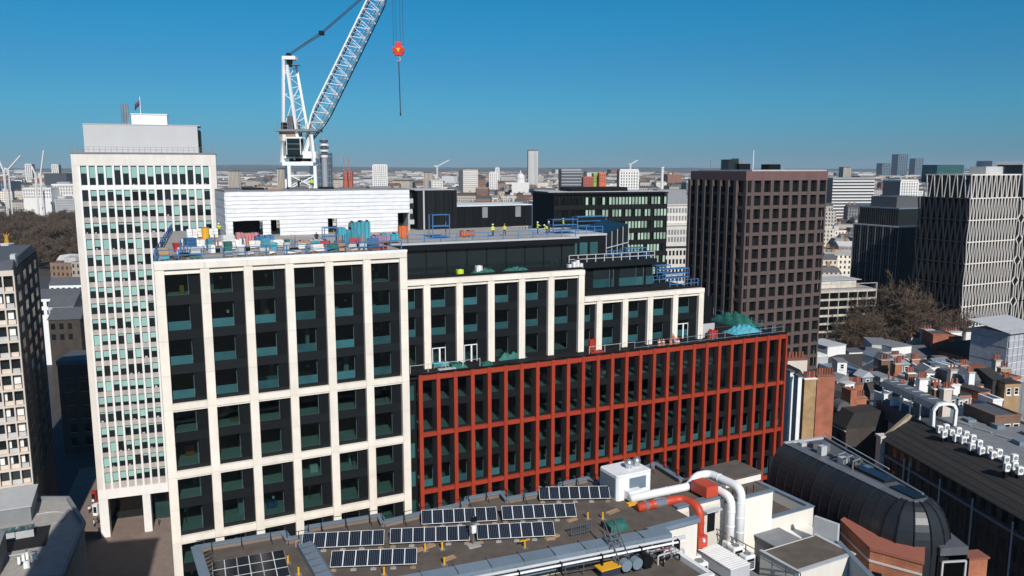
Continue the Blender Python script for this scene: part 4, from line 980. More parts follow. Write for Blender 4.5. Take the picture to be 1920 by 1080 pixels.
# office building added out of view left of the near roof to shade the plaza
FO = Fr(-50.0, 46.0, 78.0); OB = thing('plaza_shade_office', 'unseen concrete office left of the near roof, added to shade the plaza', 'office block', FO)
box(OB, 'wall', 'concrete', 0, 11, 0, 13, 0, 71); box(OB, 'roof', 'mid_grey', -.2, 11.2, -.2, 13.2, 71.01, 71.5)
for k in range(17):
    for i in range(4): box(OB, 'window', 'dark_glass', .7 + i * 2.5, 2.3 + i * 2.5, 13.01, 13.06, 2 + k * 3.8, 4.2 + k * 3.8); box(OB, 'window', 'dark_glass', 11.01, 11.06, .7 + i * 2.5, 2.3 + i * 2.5, 2 + k * 3.8, 4.2 + k * 3.8)
# ================================================================ mid-distance blocks behind and to the right
# black glass office
FK = Fr(*aty(1040, 362, 262)[:2], 72.0)
GL = thing('glass_office', 'black clad office block with pale green window strips left of the brown tower', 'office block', FK)
gz = aty(1040, 362, 262).z; gw = FK.onv(1250, 400, 0)[0]
box(GL, 'core_wall', 'black_roof', 0.2, gw - .2, .5, 22, 0, gz - .3)
box(GL, 'roof_slab', 'dark_metal', -.3, gw + .3, -.3, 23, gz - .5, gz); box(GL, 'roof_rim', 'light_grey', 0, gw, 6, 22, gz + .01, gz + .25)
box(GL, 'roof_plant', 'dark_metal', 8, gw - 12, 6, 16, gz + .26, gz + 1.6)
mat('green_pane', (0.34, 0.48, 0.38), 0.25, var=0.12, obj=0.3)
rg = random.Random(8); fh = 4.0; nb = 34
for i in range(nb + 1): box(GL, 'mullion', 'dark_metal', i * gw / nb - .12, i * gw / nb + .12, -.12, .5, 0, gz - .55)
for f in range(9):
    z1 = gz - 1.6 - f * fh
    box(GL, 'floor_band', 'black_roof', 0, gw, 0, .48, z1 - fh + .02, z1 - 2.75 + .3)
    for i in range(nb):
        lit = (i >= 9 and rg.random() < (.85 if f in (0, 1) else .5)) or (i >= 6 and f > 2 and rg.random() < .6)
        if i in (12, 13): lit = False
        box(GL, 'pane', 'green_pane' if lit else 'deep_glass', i * gw / nb + .13, (i + 1) * gw / nb - .13, .25, .3, z1 - 2.4, z1)
# white stone ministry behind
FSn = Fr(*aty(1246, 420, 330)[:2], 78.0)
SN = thing('stone_office', 'stepped pale stone office between the black block and the brown tower', 'office block', FSn)
mat('portland', (0.60, 0.57, 0.53), 0.85, var=0.1, obj=0.04, streak=0.08)
w_ = FSn.onv(1292, 450, 0)[0]; zz = aty(1246, 425, 330).z
box(SN, 'tower_wall', 'portland', 0, w_ * .9, 0, 14, 0, zz - 8.01); box(SN, 'upper_wall', 'portland', -2, w_ + 1.5, -1.5, 14.1, zz - 8, zz + 0.5)
box(SN, 'cornice', 'portland', -2.3, w_ + 1.8, -1.9, 14.2, zz + .51, zz + 1.2)
box(SN, 'attic_wall', 'portland', -1, w_ + .5, 3, 13.5, zz + 1.21, zz + 8.5); box(SN, 'attic_cornice', 'portland', -1.3, w_ + .8, 2.6, 13.6, zz + 8.51, zz + 9.0)
for k in range(2):
    for i in range(9): box(SN, 'window', 'mid_grey', -.6 + i * (w_ + 1) / 9, .2 + i * (w_ + 1) / 9, 2.93, 2.99, zz + 2.2 + k * 3.2, zz + 4.2 + k * 3.2)
m2 = MB(); m2.sweep([(3, zz + 9.0), (6, zz + 15), (11, zz + 15), (13.5, zz + 9.0)], -1, w_ + .5, 'mid_grey'); m2.build('mansard_roof', SN)
for k in range(8):
    for i in range(6): box(SN, 'window', 'deep_glass', .7 + i * w_ * .145, 1.6 + i * w_ * .145, -.06, -.01, zz - 12.0 - k * 3.6, zz - 10.0 - k * 3.6)
for k in range(2): 
    for i in range(10): box(SN, 'window', 'mid_grey', -1.5 + i * (w_ + 2) / 10, -.7 + i * (w_ + 2) / 10, -1.57, -1.51, zz - 3.2 - k * 3, zz - 1.2 - k * 3)
# white lattice-clad tower
mat('lattice_white', (0.72, 0.66, 0.60), 0.6, var=0.06, obj=0.04)
mat('shade_fin', (0.035, 0.036, 0.042), 0.5, var=0.1, obj=0.15)  # fin tone darkened to carry the shade of the left-hand faces
FKt = Fr(*aty(1820, 372, 270)[:2], 65.0)
K = thing('lattice_tower', 'office tower wrapped in slanting white lattice fins at the right edge', 'tower', FKt)
kz = aty(1820, 372, 270).z; kr = FKt.onv(1902, 450, 0)[0]; kl = 19.5; bh = 7.4
box(K, 'core_wall', 'deep_glass', .8, kr + 22, .8, kl, 0, kz - .2); box(K, 'roof_slab', 'mid_grey', 0, kr + 22, 0, kl, kz - .19, kz)
for b_ in range(8):
    zt_, zb_ = kz - b_ * bh, kz - (b_ + 1) * bh
    box(K, 'band', 'lattice_white', -.25, kr, -.22, .3, zt_ - .22, zt_ + .12); box(K, 'side_band', 'shade_fin', -.22, .3, .31, kl, zt_ - .2, zt_ + .1)
    nf = 30
    for i in range(nf + 1):
        x = i * kr / nf; s = 0.30 * (1 if (i + b_) % 2 else -1)
        rod(K, 'fin', 'lattice_white', (x - s, 0, zb_ + .12), (x + s, 0, zt_ - .22), .12)
    for i in range(1, 18):
        y = i * kl / 17; s = 0.4 * (1 if (i + b_) % 2 else -1)
        rod(K, 'side_fin', 'shade_fin', (0, y - s, zb_ + .12), (0, y + s, zt_ - .22), .2)
    z_ = (zt_ + zb_) / 2               # hexagonal seam
    for p, q in (((kr + .6, zb_), (kr + 1.8, zb_ + 1.6)), ((kr + 1.8, zb_ + 1.6), (kr + 1.8, zt_ - 1.6)), ((kr + 1.8, zt_ - 1.6), (kr + .6, zt_)), ((kr + 4.2, zb_), (kr + 3.0, zb_ + 1.6)), ((kr + 3.0, zb_ + 1.6), (kr + 3.0, zt_ - 1.6)), ((kr + 3.0, zt_ - 1.6), (kr + 4.2, zt_))):
        dd = 1.2 if b_ % 2 else 0
        rod(K, 'seam_fin', 'lattice_white', (p[0], -.05, p[1]), (q[0], -.05, q[1]), .17)
    for i in range(14):
        x = kr + 4.6 + i * 1.15; s = .45 * (1 if (i + b_) % 2 else -1); rod(K, 'fin', 'lattice_white', (x - s, 0, zb_ + .12), (x + s, 0, zt_ - .22), .12)
# set-back crown
cz = kz + 8.0
box(K, 'crown_core', 'deep_glass', 1.5, kr + 20, 1.8, kl - 2, kz + .01, cz - .4); box(K, 'crown_slab', 'lattice_white', 1.0, kr + 2, .9, kl - 1, cz - .39, cz); box(K, 'crown_slab', 'lattice_white', kr + 2.01, kr + 22, .5, kl - 1, cz + 3.2, cz + 3.6)
for i in range(20):
    x = 1.1 + i * (kr + 1) / 20; s = .35 * (1 if i % 2 else -1); rod(K, 'crown_fin', 'lattice_white', (x - s, .9, kz), (x + s, .9, cz - .39), .16)
for i in range(12):
    y = 1.5 + i * (kl - 2) / 12; s = .4 * (1 if i % 2 else -1); rod(K, 'crown_fin', 'lattice_white', (1.0, y - s, kz), (1.0, y + s, cz - .39), .14)
for i in range(10):
    x = kr + 2.5 + i * 2; s = .7 * (1 if i % 2 else -1); rod(K, 'crown_fin', 'lattice_white', (x - s, .4, kz), (x + s, .4, cz + 3.2), .2)
pu = FKt.onv(1752, 320, 16)[0], FKt.onv(1802, 320, 16)[0]
box(K, 'plant_screen', 'teal_glass', pu[0], pu[1], 15, 21, cz - 3, cz + 3.2); box(K, 'roof_plant', 'light_grey', pu[1] + 2, pu[1] + 12, 8, 14, cz + .01, cz + 2.6); box(K, 'roof_plant', 'bluegrey', pu[1] + 8, kr + 18, 10, 16, cz + .01, cz + 4.6)
# darker companion block
FD = Fr(*aty(1688, 425, 330)[:2], 65.0)
D2 = thing('glass_office', 'dark glass block with thin pale fins between brown tower and lattice tower', 'office block', FD)
dz = aty(1688, 425, 330).z; dw = FD.onv(1728, 440, 0)[0]; dl = 24
box(D2, 'core_wall', 'deep_glass', .3, dw + 10, .3, dl, 0, dz); box(D2, 'crown', 'dark_glass', 1, dw + 9, 2, dl - 2, dz + .01, dz + 7.0); box(D2, 'crown_cap', 'bluegrey', .8, dw + 9.2, 1.8, dl - 1.8, dz + 7.01, dz + 7.5); box(D2, 'top_slab', 'light_grey', -.2, dw + 10, -.2, dl + .2, dz - .5, dz + .0)
box(D2, 'plant', 'slate_grey', 3, dw + 6, 5, dl - 6, dz + 7.51, dz + 12)
for i in range(19):
    y = .6 + i * (dl - 1) / 18; box(D2, 'side_fin', 'shade_fin' if i % 3 else 'mid_grey', -.25, .29, y - .22, y + .22, 0, dz - .51); box(D2, 'crown_fin', 'shade_fin', .7, .79, 2 + i * (dl - 4) / 18, 2.3 + i * (dl - 4) / 18, dz + .01, dz + 7)
for i in range(12): box(D2, 'fin', 'shade_fin', .4 + i * dw / 11, .8 + i * dw / 11, -.25, .29, 0, dz - .51)
for k in range(9): box(D2, 'floor_band', 'shade_fin', -.1, .2, .3, dl, dz - 4 - k * 4.1, dz - 3.5 - k * 4.1)
# post-war gridded block with roof frame
F5 = Fr(*aty(1537, 545, 285)[:2], 76.0)
PW = thing('gridded_office', 'weathered white gridded office block beside the bare trees', 'office block', F5)
mat('stained_white', (0.50, 0.46, 0.40), 0.85, var=0.3, scale=0.6, obj=0.1, streak=0.25)
pz = aty(1537, 545, 285).z; pw_ = F5.onv(1643, 560, 0)[0]
box(PW, 'core_wall', 'mid_grey', .2, pw_ - .2, .9, 14, 0, pz - .3); box(PW, 'roof', 'concrete', 0, pw_, 0, 14, pz - .29, pz); box(PW, 'penthouse', 'stained_white', 0, pw_ * .72, 3, 12, pz + .01, pz + 3.0); box(PW, 'penthouse_roof', 'light_grey', -.2, pw_ * .8, 2.6, 12.3, pz + 3.01, pz + 3.2)
for k in range(8): box(PW, 'floor_band', 'stained_white', 0, pw_, 0, .8, pz - 1.0 - k * 2.95, pz - .3 - k * 2.95)
for i in range(7):
    box(PW, 'pier', 'stained_white', i * (pw_ - .3) / 6, i * (pw_ - .3) / 6 + .3, -.1, .85, 0, pz + (2.0 if i in (0, 6) else 0))
    if i < 6:
        for k in range(7):
            for j in range(3): box(PW, 'pane', 'deep_glass', .34 + i * (pw_ - .3) / 6 + j * (pw_ / 6 - .35) / 3, .30 + i * (pw_ - .3) / 6 + (j + .9) * (pw_ / 6 - .35) / 3, .5, .55, pz - 3.2 - k * 2.95, pz - 1.02 - k * 2.95)
box(PW, 'roof_frame', 'stained_white', 0, pw_, -.1, .2, pz + 2.0, pz + 2.2)
# ================================================================ rooftops on the right
brick('orange_brick', (0.36, 0.105, 0.045), (0.44, 0.14, 0.06), (0.33, 0.21, 0.15))
mat('zinc', (0.024, 0.028, 0.034), 0.4, 0.2, var=0.15, scale=0.5, obj=0.12, streak=0.06)
mat('zinc_light', (0.17, 0.19, 0.21), 0.5, 0.3, var=0.15, obj=0.12)
mat('terracotta', (0.25, 0.085, 0.055), 0.85, obj=0.45)
mat('old_slate', (0.034, 0.031, 0.029), 0.8, var=0.2, scale=0.8, obj=0.2)
mat('lichen_stone', (0.36, 0.30, 0.21), 0.9, var=0.25, scale=1.2)
mat('scaffold_sheet', (0.40, 0.41, 0.45), 0.5, var=0.25, scale=0.9, obj=0.1)
TH = 81.0
def block(label, px0, px1, py, Y, depth, m_, name='roof_building', cat='building', roof='flat', rm='slate_grey', th=TH, zmin=0, win=None, winm='deep_glass', hp=2.5, pots=0):
    t = aty(px0, py, Y); f = Fr(t.x, t.y, th); w_ = f.onv(px1, py, 0)[0]; z = t.z
    o = thing(name, label, cat, f)
    box(o, 'wall', m_, 0, w_, 0, depth, zmin, z)
    if roof == 'flat':
        box(o, 'parapet', m_, -.12, w_ + .12, -.12, .3, z + .003, z + .4); box(o, 'parapet', m_, -.12, .3, .31, depth + .1, z + .003, z + .4); box(o, 'parapet', m_, w_ - .3, w_ + .12, .31, depth + .1, z + .003, z + .4); box(o, 'roof_deck', rm, .31, w_ - .31, .31, depth, z + .01, z + .12)
    elif roof == 'lid': box(o, 'roof', rm, -.15, w_ + .15, -.15, depth + .15, z + .003, z + .22)
    elif roof == 'gable':
        m2 = MB(); m2.sweep([(-.3, z), (depth / 2, z + hp), (depth + .3, z)], -.2, w_ + .2, rm); m2.build('roof', o)
    elif roof == 'gable_front':
        m2 = MB(); m2.sweep([(-.3, z), (w_ / 2, z + hp), (w_ + .3, z)], -.2, depth, rm, 'y'); m2.build('roof', o)
    elif roof == 'mansard':
        m2 = MB(); m2.sweep([(-.2, z), (1.2, z + hp), (depth - 1.2, z + hp + .3), (depth + .2, z)], -.2, w_ + .2, rm); m2.build('roof', o)
    if win:
        nx, nz, ww, wh, z_off = win
        for k in range(nz):
            for i in range(nx):
                x = w_ * (i + .5) / nx; zt_ = z - z_off - k * (wh + 1.2)
                wf_ = box(o, 'window_frame', 'white_paint', x - ww / 2 - .1, x + ww / 2 + .1, -.05, -.003, zt_ - wh - .1, zt_ + .1)
                for s in (0, 1): sub(box(o, 'pane', winm, x - ww / 2 + .05, x + ww / 2 - .05, -.075, -.051, zt_ - wh + s * wh / 2 + .05, zt_ - wh + (s + 1) * wh / 2 - .04), wf_)
                sub(box(o, 'sill', 'white_paint', x - ww / 2 - .2, x + ww / 2 + .2, -.2, -.052, zt_ - wh - .3, zt_ - wh - .12), wf_)
    for i in range(pots):
        x = w_ * (i + .5) / pots
        cyl(o, 'chimney_pot', 'terracotta', x, depth * .5, z + (.4 if roof == 'flat' else .0), z + 1.45, .22)
    return o
# the long slate-roofed block: runs towards the camera on the right
zE = 25.0; pE = atz(1657, 819, zE); FV = Fr(pE.x, pE.y, 82.7)
SL_ = thing('slate_roofed_block', 'long dark slate roofed block with shaded brick front running down the right edge', 'building', FV)
vr_, zR = FV.onu(1690, 772, 5.5)
ln = 75
# slates in courses
m2 = MB(); nC = 11
for k in range(nC):
    a, b = k / nC, (k + 1) / nC
    u0, z0, u1, z1 = -0.5 + 6.0 * a, zE - .1 + (zR - zE) * a, -0.5 + 6.0 * b, zE - .1 + (zR - zE) * b
    box(SL_, 'slate_course', 'old_slate', 0, 1, 0, 1, 0, 1)
    o = SL_.children[-1]; o.location = ((u0 + u1) / 2, -ln / 2, (z0 + z1) / 2); o.rotation_euler = (0, -math.atan2(z1 - z0, u1 - u0), 0); o.scale = (math.hypot(u1 - u0, z1 - z0) + .12, ln, .12 + .09 * (k % 2))
m2.sweep([(0, zE - .3), (5.5, zR - .15), (11.5, zE - .3)], -ln, 0, 'old_slate', 'y'); m2.build('roof', SL_)
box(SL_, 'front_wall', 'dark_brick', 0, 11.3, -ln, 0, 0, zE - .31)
box(SL_, 'gutter', 'lichen_stone', -.6, -.15, -ln, .2, zE - .35, zE - .12); box(SL_, 'string_course', 'mid_grey', -.35, -.01, -ln, 0, zE - 3.4, zE - 3.0)
box(SL_, 'ridge', 'slate_grey', 5.3, 5.7, -ln, 0, zR - .05, zR + .12)
for k in range(30):
    v = -1.5 - k * 2.3
    for s in range(3): box(SL_, 'window', 'deep_glass', -.06, -.003, v - .55, v + .55, zE - 2.6 - s * 4.0 - (.9 if s else 0), zE - .9 - s * 4.0 - (.3 if s else 0))
    box(SL_, 'pilaster', 'dark_brick', -.22, -.003, v - 1.35, v - .95, 4, zE - 3.41)
for px, py in ((1697, 850), (1705, 880), (1762, 915), (1820, 985), (1898, 1000)):
    v = FV.onu(px, py, -.4)[0]; cyl(SL_, 'downpipe', 'light_grey', -.45, v, zE - 10.5, zE - 1.5, .13)
box(SL_, 'rear_deck', 'mid_grey', 6.2, 24, -ln, 0, 0, zR - .2); box(SL_, 'rear_parapet', 'light_grey', 23.6, 24.1, -ln, 0, zR - .19, zR + .3)
for k in range(9): box(SL_, 'roof_light', 'bluegrey', 14 + 2.5 * (k % 3), 15.6 + 2.5 * (k % 3), -4 - k * 4.2, -2.2 - k * 4.2, zR - .19, zR + .35 + .2 * (k % 2)); rod(SL_, 'deck_pipe', 'light_grey', (12 + k, -3 - k * 4, zR), (13 + k, -6 - k * 4, zR), .09)
# hipped gable with pale stone kneeler
kn = MB(); kn.add([(-.5, -.3, zE - .4), (.9, -.3, zE - .2), (6.0, -.3, zR + .4), (4.8, -.3, zR + .5), (-.5, .5, zE - .4), (.9, .5, zE - .2), (6.0, .5, zR + .4), (4.8, .5, zR + .5)], [(0, 1, 2, 3), (7, 6, 5, 4), (0, 4, 5, 1), (1, 5, 6, 2), (2, 6, 7, 3), (3, 7, 4, 0)], 'lichen_stone'); kn.build('gable_coping', SL_)
box(SL_, 'corner_pier', 'portland', -.9, .5, -.6, .9, zE - 7, zE - .1); box(SL_, 'pier_cap', 'portland', -1.1, .7, -.8, 1.1, zE - .09, zE + .35)

# zinc barrel-roofed building
zZ = 39.0; pz0, pz1 = atz(1475, 832, zZ), atz(1690, 935, zZ)
FZ = Fr(pz0.x, pz0.y, 90 - math.degrees(math.atan2(pz1.x - pz0.x, pz0.y - pz1.y)))
lz = (pz0 - pz1).length; wf = 3.0; rx, rz_ = 2.7, 5.0
def wt(v): return wf + 3.2 * (1 + v / lz)    # roof well widens away from the rounded end
ZK = thing('zinc_roof_block', 'dark zinc barrel roofed block with rounded end and brick base at lower right', 'building', FZ)
prof = [(-rx * math.sin(R(a)), zZ - rz_ * (1 - math.cos(R(a)))) for a in range(0, 91, 10)]
npan = 12
for i in range(npan):
    a, b = -lz * i / npan, -lz * (i + 1) / npan
    m2 = MB(); inn = [(x + .18, z - .05) for x, z in prof][::-1]
    m2.sweep(prof + inn, a - .02, b + .02, 'zinc', 'y'); m2.build('zinc_bay', ZK)
    m2 = MB(); loop = prof + inn; nn = len(loop)
    m2.add([(wt(a) - x, a - .02, z) for x, z in loop] + [(wt(b) - x, b + .02, z) for x, z in loop], [tuple(range(nn)), tuple(range(2 * nn - 1, nn - 1, -1))] + [(q, nn + q, nn + (q + 1) % nn, (q + 1) % nn) for q in range(nn)], 'zinc'); m2.build('zinc_bay', ZK)
    box(ZK, 'edge_panel', 'zinc_light', -.35, .95, b + .03, a - .03, zZ + .005, zZ + .09)
    m2 = MB(); m2.tube([(x - .02, a, z + .03) for x, z in prof], .04, 'zinc', 5); m2.build('standing_seam', ZK)
m2 = MB(); m2.prism([(.96, -lz), (wt(-lz), -lz), (wt(0), 0), (.96, 0)], zZ - .3, zZ - .05, 'slate_grey'); m2.build('roof_well', ZK)
rod(ZK, 'far_edge', 'zinc_light', (wt(-lz) + .1, -lz, zZ + .02), (wt(0) + .1, 0, zZ + .02), .16); box(ZK, 'back_edge', 'light_grey', -.3, wt(0) + .2, -.1, .35, zZ - .2, zZ + .18)
box(ZK, 'inner_core', 'dark_metal', -rx + .4, wf + rx - .4, -lz + .2, -.1, 20, zZ - 2.6); box(ZK, 'end_wall', 'zinc', -rx, wt(0) + rx, -.1, .2, 20, zZ - 1.5)
zs = zZ - rz_
box(ZK, 'side_wall', 'zinc', -rx, -rx + .35, -lz, 0, 18, zs); box(ZK, 'side_wall', 'zinc', wf + rx - .35, wf + rx, -lz, -lz + 3, 18, zs)
# rounded near end in ribbed gores
cx = wf / 2; ng = 7; rd = cx + rx
ang = [R(180 + 180 * i / ng) for i in range(ng + 1)]
for i in range(ng):
    m2 = MB(); vs = []
    for t in range(0, 91, 10):
        rr = cx * .9 + (rd - cx * .9) * math.sin(R(t)); z = zZ - rz_ * (1 - math.cos(R(t)))
        for aa in (ang[i] + .01, ang[i + 1] - .01): vs.append((cx + rr * math.cos(aa), -lz + rr * math.sin(aa) * .95, z))
    vs += [(vs[-2][0], vs[-2][1], 18), (vs[-1][0], vs[-1][1], 18)]
    m2.add(vs, [(2 * k, 2 * k + 1, 2 * k + 3, 2 * k + 2) for k in range(len(vs) // 2 - 1)], 'zinc'); g_ = m2.build('dome_gore', ZK, smooth=False); md = g_.modifiers.new('t', 'SOLIDIFY'); md.thickness = .12
    m2 = MB(); m2.tube([(cx + (cx * .9 + (rd - cx * .9) * math.sin(R(t))) * 1.01 * math.cos(ang[i]), -lz + (cx * .9 + (rd - cx * .9) * math.sin(R(t))) * 1.01 * math.sin(ang[i]) * .95, zZ - rz_ * (1 - math.cos(R(t))) + .03) for t in range(0, 91, 15)], .09, 'dark_metal', 5); m2.build('dome_rib', ZK)
m2 = MB(); m2.prism([(cx + cx * .95 * math.cos(a), -lz + cx * .95 * math.sin(a)) for a in ang], zZ - .2, zZ + .1, 'zinc_light'); m2.build('dome_cap', ZK)
box(ZK, 'roof_light', 'deep_glass', .9, wf - .5, -lz - .9, -lz + 2.6, zZ + .11, zZ + .3); box(ZK, 'roof_light_rim', 'zinc_light', .75, wf - .35, -lz - 1.05, -lz + 2.75, zZ + .0, zZ + .105)
box(ZK, 'solar_panel', 'cell_blue', 1.6, 3.3, -lz + 4, -lz + 9.5, zZ + .0, zZ + .35)
for k in range(9): box(ZK, 'roof_unit', ('light_grey', 'slate_grey', 'galv')[k % 3], 1.1 + .8 * (k % 3), 2.0 + .8 * (k % 3), -1.6 - k * 1.2, -.8 - k * 1.2, zZ - .04, zZ + .4 + .25 * (k % 4))
for k in range(3): m2 = MB(); m2.tube([(1.2, -8 - k * 1.2, zZ), (1.2, -8 - k * 1.2, zZ + 1.1), (2.2, -8 - k * 1.2, zZ + 1.3), (2.6, -8 - k * 1.2, zZ + .9)], .13, 'zinc_light', 6); m2.build('vent_pipe', ZK)
rod(ZK, 'edge_rail', 'light_grey', (wt(0), 0, zZ + .8), (wt(-lz * .7), -lz * .7, zZ + .8), .05)
for k in range(3): box(ZK, 'strip_window', 'teal_glass', -rx - .06, -rx - .01, -lz + .4 + k * 1.4, -lz + 1.6 + k * 1.4, zs - 2.2, zs - .3)
# brick base and projecting glazed box
BB = thing('brick_parapet_block', 'orange brick parapet block below the zinc dome', 'building')
zq_ = 35.0; bp = [atz(*p, zq_) for p in ((1578, 975), (1632, 1026), (1731, 1052), (1733, 1012), (1660, 985), (1610, 950))]
BB.location = (bp[0].x, bp[0].y, 0); bl = [(p.x - bp[0].x, p.y - bp[0].y) for p in bp]
m2 = MB(); m2.prism(bl, 8, zq_ - .35, 'orange_brick'); m2.build('brick_wall', BB)
m2 = MB(); cxx = sum(p[0] for p in bl) / 6; cyy = sum(p[1] for p in bl) / 6; m2.prism([(x + (x - cxx) * .03, y + (y - cyy) * .03) for x, y in bl], zq_ - .34, zq_, 'terracotta'); m2.build('coping', BB)
for (p, q) in ((bl[0], bl[1]), (bl[1], bl[2])):
    d = Vector((q[0] - p[0], q[1] - p[1], 0)); n_ = Vector((d.y, -d.x, 0)).normalized(); rzz = math.atan2(d.y, d.x)
    o = box(BB, 'stone_band', 'portland', 0, 1, 0, 1, 0, 1); o.location = ((p[0] + q[0]) / 2 + n_.x * .04, (p[1] + q[1]) / 2 + n_.y * .04, zq_ - 1.5); o.rotation_euler = (0, 0, rzz); o.scale = (d.length, .12, .22)
    for k in range(3):
        t_ = (k + .5) / 3; o = box(BB, 'window', 'deep_glass', 0, 1, 0, 1, 0, 1); o.location = (p[0] + d.x * t_ + n_.x * .03, p[1] + d.y * t_ + n_.y * .03, zq_ - 3.6); o.rotation_euler = (0, 0, rzz); o.scale = (d.length * .18, .1, 2.0)
GBX = thing('glazed_dormer_box', 'black box dormer with tall glazed end projecting from the zinc dome', 'dormer')
zg = 35.0; gp = [atz(*p, zg) for p in ((1764, 1028), (1816, 1025), (1765, 985), (1716, 990))]
GBX.location = (gp[0].x, gp[0].y, 0); gl_ = [(p.x - gp[0].x, p.y - gp[0].y) for p in gp]
m2 = MB(); m2.prism(gl_, zg - .9, zg, 'slate_grey'); m2.build('roof', GBX)
for i, j in ((1, 2), (2, 3), (3, 0)):
    p, q = Vector((*gl_[i], 0)), Vector((*gl_[j], 0)); d = q - p; o = box(GBX, 'side', 'dark_metal', 0, 1, 0, 1, 0, 1); o.location = (p + d * .5 + Vector((0, .1, 18 + (zg - 19) / 2 - .05))); o.rotation_euler = (0, 0, math.atan2(d.y, d.x)); o.scale = (d.length * .97, .2, zg - 19)
p, q = Vector((*gl_[0], 0)), Vector((*gl_[1], 0)); d = q - p; fz = Vector((0, 0, 1)); rzz = math.atan2(d.y, d.x)
o = box(GBX, 'glazing', 'pane_teal', 0, 1, 0, 1, 0, 1); o.location = p + d * .5 + fz * (zg - 5); o.rotation_euler = (0, 0, rzz); o.scale = (d.length * .8, .05, 7)
for t_ in (.08, .92): rod(GBX, 'frame', 'light_grey', p + d * t_ + fz * 26 + Vector((0, -.15, 0)), p + d * t_ + fz * (zg - 1.5) + Vector((0, -.15, 0)), .09)
rod(GBX, 'frame', 'light_grey', p + d * .08 + fz * (zg - 1.5) + Vector((0, -.15, 0)), p + d * .92 + fz * (zg - 1.5) + Vector((0, -.15, 0)), .09)
o = box(GBX, 'floor', 'timber', 0, 1, 0, 1, 0, 1); o.location = p + d * .5 + fz * (zg - 5.5) + Vector((-.6, 1.6, 0)); o.rotation_euler = (0, 0, rzz); o.scale = (d.length * .8, 2.6, .15)
for k in range(3): o = box(GBX, 'indoor_plant', 'green_net', 0, 1, 0, 1, 0, 1, 'bev'); o.location = p + d * (.25 + .22 * k) + fz * (zg - 4.6) + Vector((-.2, .7, 0)); o.scale = (.5, .5, 1.5 + .3 * k)
block('orange brick chimney breast at the bottom right corner', 1818, 1852, 1050, 84, 1.6, 'orange_brick', 'chimney_breast', 'chimney', 'lid', 'terracotta', zmin=20)

# --- chimneys, roof boxes and houses further back
block('tall yellow brick chimney with white cap right of the red block', 1509, 1531, 712, 150, 1.3, 'yellow_brick', 'chimney_stack', 'chimney', 'lid', 'white_paint', zmin=14, pots=5)
block('tall dark red brick chimney joined to the yellow stack', 1533, 1566, 706, 151, 1.6, 'red_brick', 'chimney_stack', 'chimney', 'lid', 'brown_brick', zmin=14, pots=7)
block('cream chimney breast with dark gable below, near the red block corner', 1477, 1514, 676, 165, 3, 'flats_frame', 'chimney_stack', 'chimney', 'lid', 'terracotta', zmin=8, pots=6)
block('dark gabled attic below the cream chimney', 1480, 1516, 722, 160, 7, 'slate_grey', 'attic', 'roof', 'gable_front', 'old_slate', hp=3.2)
for i, px in enumerate((1482, 1497)):
    block(['white sided dormer in the middle of the dark slope', 'white sided dormer beside the yellow chimney'][i], px, px + 7, 698 + i * 9, 143 - i * 3, 1.6, 'white_paint', 'dormer', 'dormer', 'lid', 'slate_grey', zmin=18)
# shaded mansion front beyond the red corner
pS = atz(1462, 742, 24); FM = Fr(pS.x, pS.y, 77.0)
MN = thing('mansion_block', 'shaded dark mansion block with pale string courses right of the red block', 'building', FM)
MNL = 24
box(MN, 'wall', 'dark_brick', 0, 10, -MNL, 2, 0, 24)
for k in range(4): box(MN, 'string_course', 'light_grey', -.25, -.003, -MNL, 2, 23.4 - k * 4.2, 23.6 - k * 4.2)
for k in range(9):
    for s in range(4): box(MN, 'window', 'deep_glass', -.05, -.003, -MNL + 1.5 + k * 2.55, -MNL + 2.9 + k * 2.55, 20.3 - s * 4.2, 22.6 - s * 4.2)
m2 = MB(); m2.sweep([(-.2, 24), (1.6, 27.2), (8.4, 27.2), (10.2, 24)], -MNL, 2, 'old_slate', 'y'); m2.build('roof', MN)
for k in range(3): m2 = MB(); m2.sweep([(2.2 + math.cos(R(a)) * 1.6, 26.4 + math.sin(R(a)) * 1.9) for a in range(0, 181, 20)], -20 + k * 6, -17.5 + k * 6, 'slate_grey', 'y'); m2.build('curved_dormer', MN)
box(MN, 'chimney', 'red_brick', 3.5, 5.0, -20, -17, 27.2, 30.5); box(MN, 'chimney', 'red_brick', 3.5, 5.0, -8, -5, 27.2, 30.0)
m2 = MB(); m2.tube([(9, -23, 27.6), (9, -21, 28.2), (8.6, -20, 28.0), (8, -16, 27.4)], .22, 'light_grey', 6); m2.build('roof_pipe', MN)
